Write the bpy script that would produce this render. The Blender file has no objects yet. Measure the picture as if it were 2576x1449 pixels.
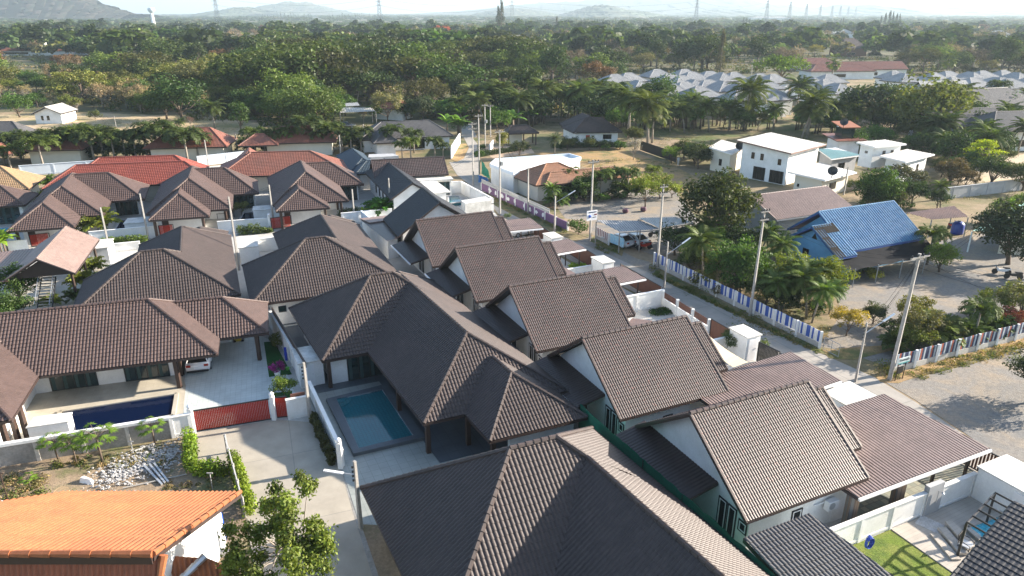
import bpy, bmesh, math, random
import numpy as np
from mathutils import Vector, Matrix
R = math.radians
sc = bpy.context.scene
COL = sc.collection
# ---------------------------------------------------------------- camera, sky, sun, exposure
CAMH, PITCH, FPX = 27.0, math.atan(692.5/1786), 1786.0
cam = bpy.data.objects.new('camera', bpy.data.cameras.new('camera'))
COL.objects.link(cam)
cam.location = (0, 0, CAMH); cam.rotation_euler = (math.pi/2 - PITCH, 0, 0)
cam.data.sensor_width = 36; cam.data.lens = 36*FPX/2576
cam.data.clip_start = .5; cam.data.clip_end = 60000
sc.camera = cam
SUN_EL, SUN_AZ = R(21.5), R(17)      # azimuth measured from +X towards +Y
world = bpy.data.worlds.new('World'); sc.world = world; world.use_nodes = True
wn = world.node_tree; bg = wn.nodes['Background']
sky = wn.nodes.new('ShaderNodeTexSky'); sky.sky_type = 'NISHITA'; sky.sun_disc = False
sky.sun_elevation = SUN_EL; sky.sun_rotation = math.pi/2 - SUN_AZ
sky.altitude = 0; sky.air_density = 1.0; sky.dust_density = 1.0; sky.ozone_density = 1.0
wn.links.new(sky.outputs[0], bg.inputs[0]); bg.inputs[1].default_value = .09
sl = bpy.data.lights.new('sun', 'SUN'); sl.energy = 5.0; sl.angle = R(.6); sl.color = (1, .89, .755)
so = bpy.data.objects.new('sun', sl); COL.objects.link(so)
sd = Vector((math.cos(SUN_AZ)*math.cos(SUN_EL), math.sin(SUN_AZ)*math.cos(SUN_EL), math.sin(SUN_EL)))
so.rotation_euler = sd.to_track_quat('Z', 'Y').to_euler(); so.location = (60, 30, 80)
sc.view_settings.view_transform = 'Standard'; sc.view_settings.look = 'None'
sc.view_settings.exposure = 1.98; sc.view_settings.gamma = 1
sc.cycles.max_bounces = 6; sc.cycles.diffuse_bounces = 3; sc.cycles.transmission_bounces = 3
sc.cycles.volume_bounces = 0; sc.cycles.transparent_max_bounces = 6; sc.cycles.caustics_reflective = False; sc.cycles.caustics_refractive = False

# ---------------------------------------------------------------- helpers
def at(x, y, z=0.):
    'point of the ground (or of height z) that the photograph (2576 px wide) shows at x, y'
    xn, yn = (x-1288)/FPX, (y-724.5)/FPX
    k = (CAMH-z)/(math.sin(PITCH)+yn*math.cos(PITCH))
    return Vector((k*xn, k*(math.cos(PITCH)-yn*math.sin(PITCH)), z))

class Fr:
    'a plan frame: origin, direction of u, direction of v (degrees)'
    def __init__(s, o, au, av=None):
        s.o = Vector((o[0], o[1], 0)); av = au+90 if av is None else av
        s.U = Vector((math.cos(R(au)), math.sin(R(au)), 0)); s.V = Vector((math.cos(R(av)), math.sin(R(av)), 0)); s.au = au
    def __call__(s, u, v, z=0.): return s.o + s.U*u + s.V*v + Vector((0, 0, z))
    def sub(s, u, v, da=0): return Fr(s(u, v), s.au+da)

ORG = {}
def props(o, label=None, cat=None, group=None, kind=None):
    for k, v in (('label', label), ('category', cat), ('group', group), ('kind', kind)):
        if v: o[k] = v
    return o
def thing(name, label, cat, loc, group=None, rz=0.):
    o = bpy.data.objects.new(name, None); COL.objects.link(o); o.empty_display_size = .3
    o.location = loc; o.rotation_euler.z = rz
    ORG[o.name] = Vector(loc)
    return props(o, label, cat, group)
def copy_tree(o, loc=None, rz=None, label=None, group=None, scale=None, color=None, parent=None):
    c = o.copy(); COL.objects.link(c)
    if parent is not None: c.parent = parent
    if loc is not None: c.location = loc
    if rz is not None: c.rotation_euler.z = rz
    if scale is not None: c.scale = scale if hasattr(scale, '__len__') else (scale,)*3
    if label: c['label'] = label
    if group: c['group'] = group
    if color is not None: c.color = (*color, 1)
    for ch in KIDS.get(o.name, []): copy_tree(ch, parent=c, color=color)
    return c
KIDS = {}

class MB:
    def __init__(s): s.V = []; s.F = []; s.n = 0; s.T = []; s.uv = None
    def add(s, V, F, tint=None):
        s.V.append(np.asarray(V, float).reshape(-1, 3)); n = s.n
        s.F.extend([[i+n for i in f] for f in F]); s.n += len(s.V[-1])
        s.T.append(tint)
    def poly(s, *p): s.add([tuple(q) for q in p], [list(range(len(p)))])
    def solid(s, lo, hi):
        'prism between two loops of the same length (lo below or behind hi)'
        n = len(lo); V = [tuple(q) for q in lo]+[tuple(q) for q in hi]
        s.add(V, [list(range(n))[::-1], [n+i for i in range(n)]]+[[i, (i+1) % n, n+(i+1) % n, n+i] for i in range(n)])
    def box(s, f, u0, u1, v0, v1, z0, z1):
        c = [(u0, v0), (u1, v0), (u1, v1), (u0, v1)]
        s.solid([f(u, v, z0) for u, v in c], [f(u, v, z1) for u, v in c])
    def prism(s, pts, z0, z1): s.solid([Vector((p[0], p[1], z0)) for p in pts], [Vector((p[0], p[1], z1)) for p in pts])
    def beam(s, a, b, w, h, up=Vector((0, 0, 1))):
        a, b = Vector(a), Vector(b); d = (b-a).normalized(); x = d.cross(up)
        x = x.normalized()*(w/2) if x.length > 1e-4 else Vector((w/2, 0, 0)); y = x.cross(d).normalized()*(h/2)
        s.solid([a-x-y, a+x-y, a+x+y, a-x+y], [b-x-y, b+x-y, b+x+y, b-x+y])
    def tube(s, path, rad, n=6, cap=True):
        path = [Vector(p) for p in path]; rad = rad if hasattr(rad, '__len__') else [rad]*len(path)
        V = []; F = []
        for i, p in enumerate(path):
            d = (path[min(i+1, len(path)-1)]-path[max(i-1, 0)])
            d = d.normalized() if d.length > 1e-6 else Vector((0, 0, 1))
            x = d.cross(Vector((.31, .17, .93)) if abs(d.z) < .9 else Vector((1, 0, 0))).normalized(); y = d.cross(x)
            for k in range(n):
                a = 2*math.pi*k/n; V.append(tuple(p+(x*math.cos(a)+y*math.sin(a))*rad[i]))
        for i in range(len(path)-1):
            for k in range(n): F.append([i*n+k, i*n+(k+1) % n, (i+1)*n+(k+1) % n, (i+1)*n+k])
        if cap: F += [list(range(n))[::-1], [(len(path)-1)*n+k for k in range(n)]]
        s.add(V, F)
    def lathe(s, c, prof, n=14):
        c = Vector(c); V = []; F = []
        for r, z in prof:
            for k in range(n):
                a = 2*math.pi*k/n; V.append((c.x+r*math.cos(a), c.y+r*math.sin(a), c.z+z))
        for i in range(len(prof)-1):
            for k in range(n): F.append([i*n+k, i*n+(k+1) % n, (i+1)*n+(k+1) % n, (i+1)*n+k])
        F += [list(range(n))[::-1], [(len(prof)-1)*n+k for k in range(n)]]
        s.add(V, F)
    def mesh(s, name, mat, off=Vector((0, 0, 0)), smooth=False):
        V = np.concatenate(s.V)-np.array(off)
        me = bpy.data.meshes.new(name); me.from_pydata(V.tolist(), [], s.F)
        if any(t is not None for t in s.T):
            ca = me.color_attributes.new('tint', 'FLOAT_COLOR', 'POINT')
            arr = np.concatenate([np.broadcast_to(np.array(t if t is not None else (1, 1, 1)), (len(v), 3)) for v, t in zip(s.V, s.T)])
            ca.data.foreach_set('color', np.concatenate([arr, np.ones((len(arr), 1))], 1).ravel())
        me.materials.append(mat)
        if smooth: me.polygons.foreach_set('use_smooth', [True]*len(me.polygons))
        me.update(); return me
    def build(s, name, mat, parent=None, label=None, smooth=False, kind=None, fix=True):
        if not s.V: return None
        top = parent
        while top is not None and top.parent is not None: top = top.parent
        off = ORG[top.name] if top is not None else Vector((0, 0, 0))
        if fix and s.n < 3000:
            me = s.mesh(name, mat, off, smooth); b = bmesh.new(); b.from_mesh(me)
            bmesh.ops.recalc_face_normals(b, faces=b.faces); b.to_mesh(me); b.free()
        else: me = s.mesh(name, mat, off, smooth)
        o = bpy.data.objects.new(name, me); COL.objects.link(o)
        if parent is not None: o.parent = parent; KIDS.setdefault(parent.name, []).append(o)
        else: ORG[o.name] = Vector((0, 0, 0))
        return props(o, label, None, None, kind)
    def solo(s, name, mat, label, cat, group=None, smooth=False, kind=None):
        'a thing that is one mesh: origin at its base'
        V = np.concatenate(s.V); off = Vector((V[:, 0].mean(), V[:, 1].mean(), V[:, 2].min()))
        me = s.mesh(name, mat, off, smooth)
        if s.n < 3000:
            b = bmesh.new(); b.from_mesh(me); bmesh.ops.recalc_face_normals(b, faces=b.faces); b.to_mesh(me); b.free()
        o = bpy.data.objects.new(name, me); COL.objects.link(o); o.location = off; ORG[o.name] = off
        return props(o, label, cat, group, kind)

# ---------------------------------------------------------------- materials
def newmat(name):
    m = bpy.data.materials.new(name); m.use_nodes = True
    nt = m.node_tree; return m, nt, nt.nodes['Principled BSDF']
def mx(nt, fac, a, b, mode='MIX'):
    n = nt.nodes.new('ShaderNodeMix'); n.data_type = 'RGBA'; n.blend_type = mode
    for i, v in ((0, fac), (6, a), (7, b)):
        if isinstance(v, bpy.types.NodeSocket): nt.links.new(v, n.inputs[i])
        else: n.inputs[i].default_value = v if i == 0 else ((*v, 1) if len(v) == 3 else v)
    return n.outputs[2]
def noise(nt, scale, detail=4, rough=.6, vec=None, dist=0):
    n = nt.nodes.new('ShaderNodeTexNoise'); n.inputs['Scale'].default_value = scale
    n.inputs['Detail'].default_value = detail; n.inputs['Roughness'].default_value = rough; n.inputs['Distortion'].default_value = dist
    nt.links.new(vec if vec is not None else coord(nt), n.inputs['Vector']); return n.outputs['Fac']
def coord(nt):
    for n in nt.nodes:
        if n.bl_idname == 'ShaderNodeNewGeometry': return n.outputs['Position']
    return nt.nodes.new('ShaderNodeNewGeometry').outputs['Position']
def ramp(nt, fac, *st):
    n = nt.nodes.new('ShaderNodeValToRGB'); e = n.color_ramp.elements
    e[0].position, e[1].position = st[0][0], st[-1][0]; 
    for p, c in st[1:-1]: e.new(p)
    for i, (p, c) in enumerate(st): e[i].color = (c, c, c, 1) if not hasattr(c, '__len__') else (*c, 1)
    nt.links.new(fac, n.inputs[0]); return n.outputs[0]
def bump(nt, bs, h, strength=.3, dist=.02):
    b = nt.nodes.new('ShaderNodeBump'); b.inputs['Strength'].default_value = strength; b.inputs['Distance'].default_value = dist
    nt.links.new(h, b.inputs['Height']); nt.links.new(b.outputs[0], bs.inputs['Normal'])
def plain(name, c, rough=.6, var=.25, scale=1.5, metal=0., spec=.5, dirt=None, fine=None, bmp=0.):
    m, nt, bs = newmat(name)
    f = ramp(nt, noise(nt, scale, 5), (.3, 0.), (.7, 1.))
    d = dirt or tuple(x*(1-var) for x in c)
    col = mx(nt, f, d, c)
    if fine:
        f2 = ramp(nt, noise(nt, fine, 3), (.35, 1-var*.8), (.65, 1.)); col = mx(nt, 1., col, f2, 'MULTIPLY')
    nt.links.new(col, bs.inputs['Base Color']); bs.inputs['Roughness'].default_value = rough
    bs.inputs['Metallic'].default_value = metal; bs.inputs['Specular IOR Level'].default_value = spec
    if bmp: bump(nt, bs, noise(nt, fine or 20, 4), bmp, .02)
    return m
def ground_mat(name, a, b, c=None, s=(.25, 2.5), rough=.95, lo=.42, hi=.58, bmp=.5):
    m, nt, bs = newmat(name)
    f = ramp(nt, noise(nt, s[0], 8, .65, dist=.6), (lo, 0.), (hi, 1.))
    col = mx(nt, f, a, b)
    if c: col = mx(nt, ramp(nt, noise(nt, s[0]*.37+.05, 6, .7), (.5, 0.), (.62, 1.)), col, c)
    col = mx(nt, 1., col, ramp(nt, noise(nt, s[1], 6, .75), (.25, .62), (.7, 1.12)), 'MULTIPLY')
    col = mx(nt, 1., col, ramp(nt, noise(nt, 14, 4, .8), (.25, .72), (.75, 1.15)), 'MULTIPLY')
    nt.links.new(col, bs.inputs['Base Color']); bs.inputs['Roughness'].default_value = rough
    bs.inputs['Specular IOR Level'].default_value = .2
    if bmp: bump(nt, bs, noise(nt, 9, 6, .7), bmp, .06)
    return m
def tiled(name, c, g, size, angle=25., rough=.35, gap=.03, c2=None, off=0.):
    m, nt, bs = newmat(name)
    mp = nt.nodes.new('ShaderNodeMapping'); mp.inputs['Rotation'].default_value = (0, 0, R(-angle)); nt.links.new(coord(nt), mp.inputs[0])
    b = nt.nodes.new('ShaderNodeTexBrick'); b.offset = off; b.inputs['Scale'].default_value = 1
    b.inputs['Brick Width'].default_value = size[0]; b.inputs['Row Height'].default_value = size[1]; b.inputs['Mortar Size'].default_value = gap*size[1]
    b.inputs['Color1'].default_value = (*c, 1); b.inputs['Color2'].default_value = (*(c2 or tuple(x*.93 for x in c)), 1); b.inputs['Mortar'].default_value = (*g, 1)
    nt.links.new(mp.outputs[0], b.inputs['Vector'])
    col = mx(nt, 1., b.outputs[0], ramp(nt, noise(nt, .8, 5), (.3, .82), (.7, 1.05)), 'MULTIPLY')
    nt.links.new(col, bs.inputs['Base Color']); bs.inputs['Roughness'].default_value = rough
    return m
def roofmat(name, c, c2, rough=.55, spots=None, blot=.35, spec=.35):
    m, nt, bs = newmat(name)
    col = mx(nt, ramp(nt, noise(nt, blot, 4), (.35, 0.), (.65, 1.)), c, c2)
    v = nt.nodes.new('ShaderNodeTexVoronoi'); v.inputs['Scale'].default_value = 3.2; nt.links.new(coord(nt), v.inputs['Vector'])
    col = mx(nt, 1., col, ramp(nt, v.outputs['Color'], (0., .84), (1., 1.1)), 'MULTIPLY')
    if spots: col = mx(nt, ramp(nt, noise(nt, 5.5, 2), (.6, 0.), (.68, .55)), col, spots)
    col = mx(nt, 1., col, ramp(nt, noise(nt, 24, 3), (.3, .85), (.7, 1.06)), 'MULTIPLY')
    nt.links.new(col, bs.inputs['Base Color']); bs.inputs['Roughness'].default_value = rough; bs.inputs['Specular IOR Level'].default_value = spec
    return m
def foliage(name, trans=.3):
    m, nt, bs = newmat(name); nt.nodes.remove(bs); out = nt.nodes['Material Output']
    oi = nt.nodes.new('ShaderNodeObjectInfo'); a = nt.nodes.new('ShaderNodeAttribute'); a.attribute_name = 'tint'
    col = mx(nt, 1., oi.outputs['Color'], a.outputs['Color'], 'MULTIPLY')
    col = mx(nt, 1., col, ramp(nt, noise(nt, .55, 3), (.3, .7), (.7, 1.25)), 'MULTIPLY')
    d = nt.nodes.new('ShaderNodeBsdfDiffuse'); t = nt.nodes.new('ShaderNodeBsdfTranslucent'); g = nt.nodes.new('ShaderNodeBsdfGlossy'); g.inputs['Roughness'].default_value = .55
    g.inputs['Color'].default_value = (.8, .8, .8, 1)
    nt.links.new(col, d.inputs[0])
    nt.links.new(mx(nt, 1., col, (1.3, 1.35, .5), 'MULTIPLY'), t.inputs[0])
    s = nt.nodes.new('ShaderNodeMixShader'); s.inputs[0].default_value = trans; nt.links.new(d.outputs[0], s.inputs[1]); nt.links.new(t.outputs[0], s.inputs[2])
    s2 = nt.nodes.new('ShaderNodeMixShader'); s2.inputs[0].default_value = .02; nt.links.new(s.outputs[0], s2.inputs[1]); nt.links.new(g.outputs[0], s2.inputs[2])
    nt.links.new(s2.outputs[0], out.inputs[0]); return m
M = {}
M['white'] = plain('white_render', (.84, .84, .83), .7, .10, .6, dirt=(.66, .66, .63), fine=9)
M['white_old'] = plain('weathered_white', (.72, .71, .68), .8, .2, .8, dirt=(.42, .41, .37), fine=5)
M['trim'] = plain('white_trim', (.8, .8, .8), .5, .08, 2)
M['cream'] = plain('cream_render', (.66, .62, .52), .8, .1, .7)
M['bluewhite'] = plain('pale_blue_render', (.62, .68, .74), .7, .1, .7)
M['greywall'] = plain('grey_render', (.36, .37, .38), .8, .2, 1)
M['conc'] = plain('bare_concrete', (.36, .35, .33), .85, .3, .9, dirt=(.22, .21, .19), fine=7)
M['conc_light'] = plain('light_concrete', (.48, .47, .45), .85, .2, .9, dirt=(.4, .39, .36), fine=7)
M['brownwood'] = plain('dark_brown_paint', (.05, .028, .02), .5, .3, 3)
M['gate_red'] = plain('red_brown_slats', (.36, .03, .016), .75, .15, 3, spec=.2)
M['gate_brown'] = plain('brown_slats', (.16, .06, .035), .5, .3, 3, fine=30)
M['black'] = plain('black_metal', (.015, .015, .017), .4, .2, 3)
M['steel'] = plain('galvanised_steel', (.5, .52, .54), .4, .2, 4, metal=.6)
M['glass'] = plain('tinted_glass', (.012, .03, .032), .06, .3, .6, spec=.8)
M['curtain'] = plain('teal_curtain', (.035, .075, .075), .8, .3, 6)
M['glass_dark'] = plain('dark_glass', (.008, .009, .01), .08, .3, .6, spec=.8)
M['pole'] = plain('pole_concrete', (.36, .345, .32), .8, .25, 2, fine=12)
M['wire'] = plain('black_wire', (.02, .02, .02), 1., .1, 2, spec=0.)
M['roof_brown'] = roofmat('brown_tile', (.08, .054, .047), (.094, .063, .055), .5)
M['roof_grey'] = roofmat('grey_brown_tile', (.076, .057, .052), (.062, .047, .044), .45, spots=(.19, .07, .055))
M['roof_big'] = roofmat('taupe_tile', (.07, .054, .05), (.058, .046, .043), .5, spec=.25)
M['roof_black'] = roofmat('charcoal_tile', (.022, .023, .027), (.028, .028, .032), .45)
M['roof_red'] = roofmat('red_tile', (.235, .062, .042), (.2, .056, .042), .5, spots=(.17, .06, .05))
M['roof_rust'] = roofmat('rust_tile', (.22, .085, .058), (.19, .085, .062), .5, spots=(.2, .1, .08))
M['roof_tan'] = roofmat('tan_tile', (.33, .22, .12), (.29, .19, .11), .5)
M['roof_orange'] = roofmat('orange_tile', (.315, .115, .045), (.26, .09, .038), .55, spots=(.22, .085, .04))
M['roof_copper'] = roofmat('copper_sheet', (.27, .135, .075), (.22, .115, .07), .5)
M['roof_gr'] = roofmat('grey_tile', (.10, .097, .097), (.08, .078, .082), .55)
M['roof_bl'] = roofmat('blue_grey_tile', (.03, .048, .066), (.036, .054, .072), .45)
M['roof_pale'] = roofmat('pale_grey_tile', (.33, .33, .33), (.27, .275, .28), .85)
M['sheet_brown'] = roofmat('brown_sheet', (.15, .095, .075), (.13, .08, .065), .4, spec=.5)
M['sheet_dark'] = roofmat('dark_brown_sheet', (.045, .03, .027), (.05, .034, .03), .4, spec=.5)
M['sheet_pink'] = roofmat('pinkish_sheet', (.25, .18, .155), (.215, .152, .13), .5, spec=.5)
M['sheet_white'] = roofmat('white_sheet', (.5, .48, .44), (.42, .4, .36), .5)
M['sheet_teal'] = roofmat('teal_sheet', (.10, .21, .22), (.13, .25, .26), .5)
M['sheet_green'] = roofmat('green_sheet', (.25, .45, .36), (.3, .5, .4), .5)
M['sheet_grey'] = roofmat('grey_sheet', (.33, .33, .33), (.25, .25, .25), .5)
M['sheet_rust'] = roofmat('rusty_sheet', (.24, .15, .12), (.17, .11, .095), .6, spots=(.3, .16, .1))
M['sheet_blue'] = roofmat('blue_sheet', (.035, .14, .27), (.075, .2, .33), .7, spots=(.10, .14, .2), blot=1.1)
M['fascia'] = plain('fascia_brown', (.04, .025, .022), .5, .2, 3)
M['bark'] = plain('bark', (.16, .12, .09), .9, .4, 3, fine=15)
M['bark_pale'] = plain('pale_bark', (.33, .29, .24), .9, .3, 2, fine=12)
M['leaf'] = foliage('leaves'); M['dry'] = foliage('dry_twigs', .1)
# ---------------------------------------------------------------- roofs
def tileface(mb, pts, L=.33, W=.232, amp=.04, step=.035, nu=5, prof=None):
    'tile courses over one flat convex face; the first edge is the eave'
    P = [Vector(p) for p in pts]; n = Vector((0, 0, 0))
    for i in range(len(P)): n += P[i].cross(P[(i+1) % len(P)])
    n.normalize()
    if n.z < 0: n = -n
    e = (P[1]-P[0]).normalized(); s = n.cross(e); c = sum(P, Vector())/len(P)
    if (c-P[0]).dot(s) < 0: e = -e; s = -s
    o = P[0]; loc = [((p-o).dot(e), (p-o).dot(s)) for p in P]
    us = [a for a, b in loc]; vs = [b for a, b in loc]; u0 = math.floor(min(us)/W)*W-W
    nu_t = int((max(us)-u0)/W)+2; nv = int(math.ceil((max(vs)-min(vs))/L))+1
    nu = 4 if nu == 6 else nu
    prof = prof or {5: [0, .75, 1, .75, 0], 3: [0, 1, .8], 4: [0, .9, 1, .3], 2: [0, 1]}[nu]
    nu = len(prof); U = u0+np.arange(nu_t*nu)*W/nu; H = np.tile(np.array(prof)*amp, nu_t)
    rows = []; v0 = min(vs)
    for r in range(nv):
        rows.append(np.stack([U, np.full_like(U, v0+r*L), H+step], 1)); rows.append(np.stack([U, np.full_like(U, v0+(r+1)*L+.0), H], 1))
    V = np.concatenate(rows); k = len(U); nr = len(rows)
    idx = np.arange(nr*k).reshape(nr, k)
    if step == 0:
        V = V[np.isin(np.arange(len(V))//k, [0, nr-1])]; idx = np.arange(2*k).reshape(2, k); nr = 2
    F = np.stack([idx[:-1, :-1], idx[:-1, 1:], idx[1:, 1:], idx[1:, :-1]], -1).reshape(-1, 4)
    me = bpy.data.meshes.new('t'); me.from_pydata(V.tolist(), [], F.tolist())
    b = bmesh.new(); b.from_mesh(me); bpy.data.meshes.remove(me)
    m = len(loc); area = sum(loc[i][0]*loc[(i+1) % m][1]-loc[(i+1) % m][0]*loc[i][1] for i in range(m)); sg = 1 if area > 0 else -1
    for i in range(m):
        a, q = loc[i], loc[(i+1) % m]; d = (q[0]-a[0], q[1]-a[1])
        if d[0]**2+d[1]**2 < 1e-6: continue
        no = (d[1]*sg, -d[0]*sg, 0)
        bmesh.ops.bisect_plane(b, geom=b.verts[:]+b.edges[:]+b.faces[:], plane_co=(a[0], a[1], 0), plane_no=no, clear_outer=True)
    b.verts.index_update()
    A = np.array([v.co[:] for v in b.verts]) if len(b.verts) else None
    if A is not None:
        Wd = np.array(o)[None]+A[:, :1]*np.array(e)[None]+A[:, 1:2]*np.array(s)[None]+A[:, 2:]*np.array(n)[None]
        mb.add(Wd, [[v.index for v in f.verts] for f in b.faces])
    b.free()
def sheetface(mb, pts, W=.24, amp=.06): tileface(mb, pts, L=50, W=W, amp=max(amp, .06), step=0, prof=[0, 1, 1, 1, 1, .5])
def corrface(mb, pts, W=.18, amp=.025): tileface(mb, pts, L=1.4, W=W, amp=amp, step=.012, prof=[0, .5, 1, .5])
def ridge(mb, a, b, r=.12, seg=.42, n=7):
    a, b = Vector(a), Vector(b); L = (b-a).length; k = max(1, int(L/seg)); up = Vector((0, 0, .03))
    for i in range(k):
        p, q = a.lerp(b, i/k)+up, a.lerp(b, min(1, (i+1.08)/k))+up
        mb.tube([p, q], [r*1.12, r*.86], n)
class Roof:
    'several hips or gables of one house; they run into each other and make the valleys'
    def __init__(s, mat, q=5, fmat=None, capr=.12, style='tile', capmat=None):
        s.t = MB(); s.c = MB(); s.f = MB(); s.mat = mat; s.q = q; s.k = 0; s.fm = fmat or M['fascia']; s.capr = capr; s.style = style; s.cm = capmat or mat
    def face(s, pts):
        if s.style == 'tile': tileface(s.t, pts, nu=s.q, **({} if s.q == 5 else (dict(L=.29, W=.175, amp=.03, step=.028) if s.q == 6 else dict(L=.35, W=.26))))
        elif s.style == 'corr': corrface(s.t, pts)
        elif s.style == 'corrwide': tileface(s.t, pts, L=1.5, W=.36, amp=.085, step=.03, prof=[0, .6, 1, .6])
        else: sheetface(s.t, pts)
    def hip(s, f, ax, x0, x1, y0, y1, p, q, m, ze=2.7, zr=5.5, gable=False, skip='', caps='r0123'):
        s.k += 1; z = ze
        c = [f(x0, y0, z), f(x1, y0, z), f(x1, y1, z), f(x0, y1, z)]
        if gable:
            if ax == 'x': p, q = x0, x1
            else: p, q = y0, y1
        a, b = (f(p, m, zr), f(q, m, zr)) if ax == 'x' else (f(m, p, zr), f(m, q, zr))
        if ax == 'x': fs = [[c[0], c[1], b, a], [c[2], c[3], a, b], [c[3], c[0], a], [c[1], c[2], b]]
        else: fs = [[c[3], c[0], a, b], [c[1], c[2], b, a], [c[0], c[1], a], [c[2], c[3], b]]
        for i, g in enumerate(fs):
            if (gable and i > 1) or str(i) in skip: continue
            s.face(g)
        if s.capr: 
            if (a-b).length > .3 and 'r' in caps: ridge(s.c, a, b, s.capr)
            if not gable:
                for kk, (e, t) in enumerate(((c[0], a), (c[1], b if ax == 'x' else a), (c[2], b), (c[3], a if ax == 'x' else b))):
                    if str(kk) in caps: ridge(s.c, e, t, s.capr)
            else:
                rk = ((c[0], a), (c[3], a), (c[1], b), (c[2], b)) if ax == 'x' else ((c[0], a), (c[1], a), (c[3], b), (c[2], b))
                for e, t in rk: s.c.beam(e+Vector((0, 0, .03)), t+Vector((0, 0, .03)), .12, .1)
        # fascia and soffit
        dz = .003*s.k
        if not gable:
            for i in range(4):
                a1, b1 = c[i], c[(i+1) % 4]; s.f.beam(a1-Vector((0, 0, .1+dz)), b1-Vector((0, 0, .1+dz)), .05, .18)
            lo = [v-Vector((0, 0, .19+dz)) for v in c]; s.f.poly(*lo)
        else:
            rk = [(c[0], a), (c[3], a), (c[1], b), (c[2], b)] if ax == 'x' else [(c[0], a), (c[1], a), (c[3], b), (c[2], b)]
            for e, t in rk: s.f.beam(e-Vector((0, 0, .09)), t-Vector((0, 0, .09)), .05, .2)
            ev = [(c[0], c[1]), (c[2], c[3])] if ax == 'x' else [(c[0], c[3]), (c[1], c[2])]
            for e, t in ev: s.f.beam(e-Vector((0, 0, .09+dz)), t-Vector((0, 0, .09+dz)), .05, .17)
            d = Vector((0, 0, -.12)); un = ([c[0], c[1], b, a], [c[2], c[3], a, b]) if ax == 'x' else ([c[3], c[0], a, b], [c[1], c[2], b, a])
            for g in un: s.f.poly(*[v+d for v in g])
        return c, a, b
    def build(s, parent, name='roof', label=None):
        r = s.t.build(name, s.mat, parent, label)
        if s.c.V: s.c.build('ridge_cap', s.cm, r)
        if s.f.V: s.f.build('fascia', s.fm, r)
        return r
def gable_wall(mb, f, ax, x0, x1, y0, y1, m, ze, zr, z0=0, t=None):
    'walls of a gabled block, up to the underside of its roof'
    if ax == 'x': mb.solid([f(x0, y0, z0), f(x0, y1, z0), f(x0, y1, ze), f(x0, m, zr), f(x0, y0, ze)], [f(x1, y0, z0), f(x1, y1, z0), f(x1, y1, ze), f(x1, m, zr), f(x1, y0, ze)])
    else: mb.solid([f(x0, y0, z0), f(x1, y0, z0), f(x1, y0, ze), f(m, y0, zr), f(x0, y0, ze)], [f(x0, y1, z0), f(x1, y1, z0), f(x1, y1, ze), f(m, y1, zr), f(x0, y1, ze)])
def window(parent, a, b, z0, z1, n, panes=2, frame='black', glass='glass', curtain=False, name='window', fw=.06, surround=None):
    'a, b: plan points along the wall; n: outward direction'
    a, b = Vector((a[0], a[1], 0)), Vector((b[0], b[1], 0)); n = Vector((n[0], n[1], 0)).normalized(); d = (b-a).normalized(); L = (b-a).length
    fr = MB(); Z = Vector((0, 0, 1)); o = n*.03
    def bar(u0, u1, w0, w1, mb=fr, dep=.05, off=.0):
        p = [a+d*u0+n*off, a+d*u1+n*off]; q = [a+d*u0+n*(off+dep), a+d*u1+n*(off+dep)]
        mb.solid([p[0]+Z*w0, p[1]+Z*w0, q[1]+Z*w0, q[0]+Z*w0], [p[0]+Z*w1, p[1]+Z*w1, q[1]+Z*w1, q[0]+Z*w1])
    bar(0, L, z0, z0+fw); bar(0, L, z1-fw, z1)
    for k in range(panes+1):
        u = (L-fw)*k/panes; bar(u, u+fw, z0+fw, z1-fw)
    w = fr.build(name, M[frame], parent)
    g = MB(); bar(fw, L-fw, z0+fw, z1-fw, g, .02, .005); g.build('pane', M[glass], w)
    if curtain:
        c = MB()
        for k in range(panes):
            u = fw+(L-fw)*k/panes; cw = (L/panes)*.36
            bar(u+.05, u+cw, z0+.08, z1-.1, c, .012, .022)
        c.build('curtain', M['curtain'], w)
    if surround:
        s2 = MB(); q = .09; bar(-q, L+q, z0-q, z0-.002, s2, .04); bar(-q, L+q, z1+.002, z1+q, s2, .04); bar(-q, -.002, z0-.002, z1+.002, s2, .04); bar(L+.002, L+q, z0-.002, z1+.002, s2, .04)
        s2.build('surround', M[surround], w)
    return w
def door(parent, a, b, z1, n, mat='gate_brown', z0=.05):
    a, b = Vector((a[0], a[1], 0)), Vector((b[0], b[1], 0)); n = Vector((n[0], n[1], 0)).normalized(); m = MB(); Z = Vector((0, 0, 1))
    m.solid([a+Z*z0, b+Z*z0, b+n*.05+Z*z0, a+n*.05+Z*z0], [a+Z*z1, b+Z*z1, b+n*.05+Z*z1, a+n*.05+Z*z1])
    dd = m.build('door', M[mat], parent); h = MB(); p = a.lerp(b, .85)+Z*(z0+1.0)+n*.08; h.tube([p, p+Z*.15], .02, 5); h.build('handle', M['steel'], dd); return dd
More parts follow.
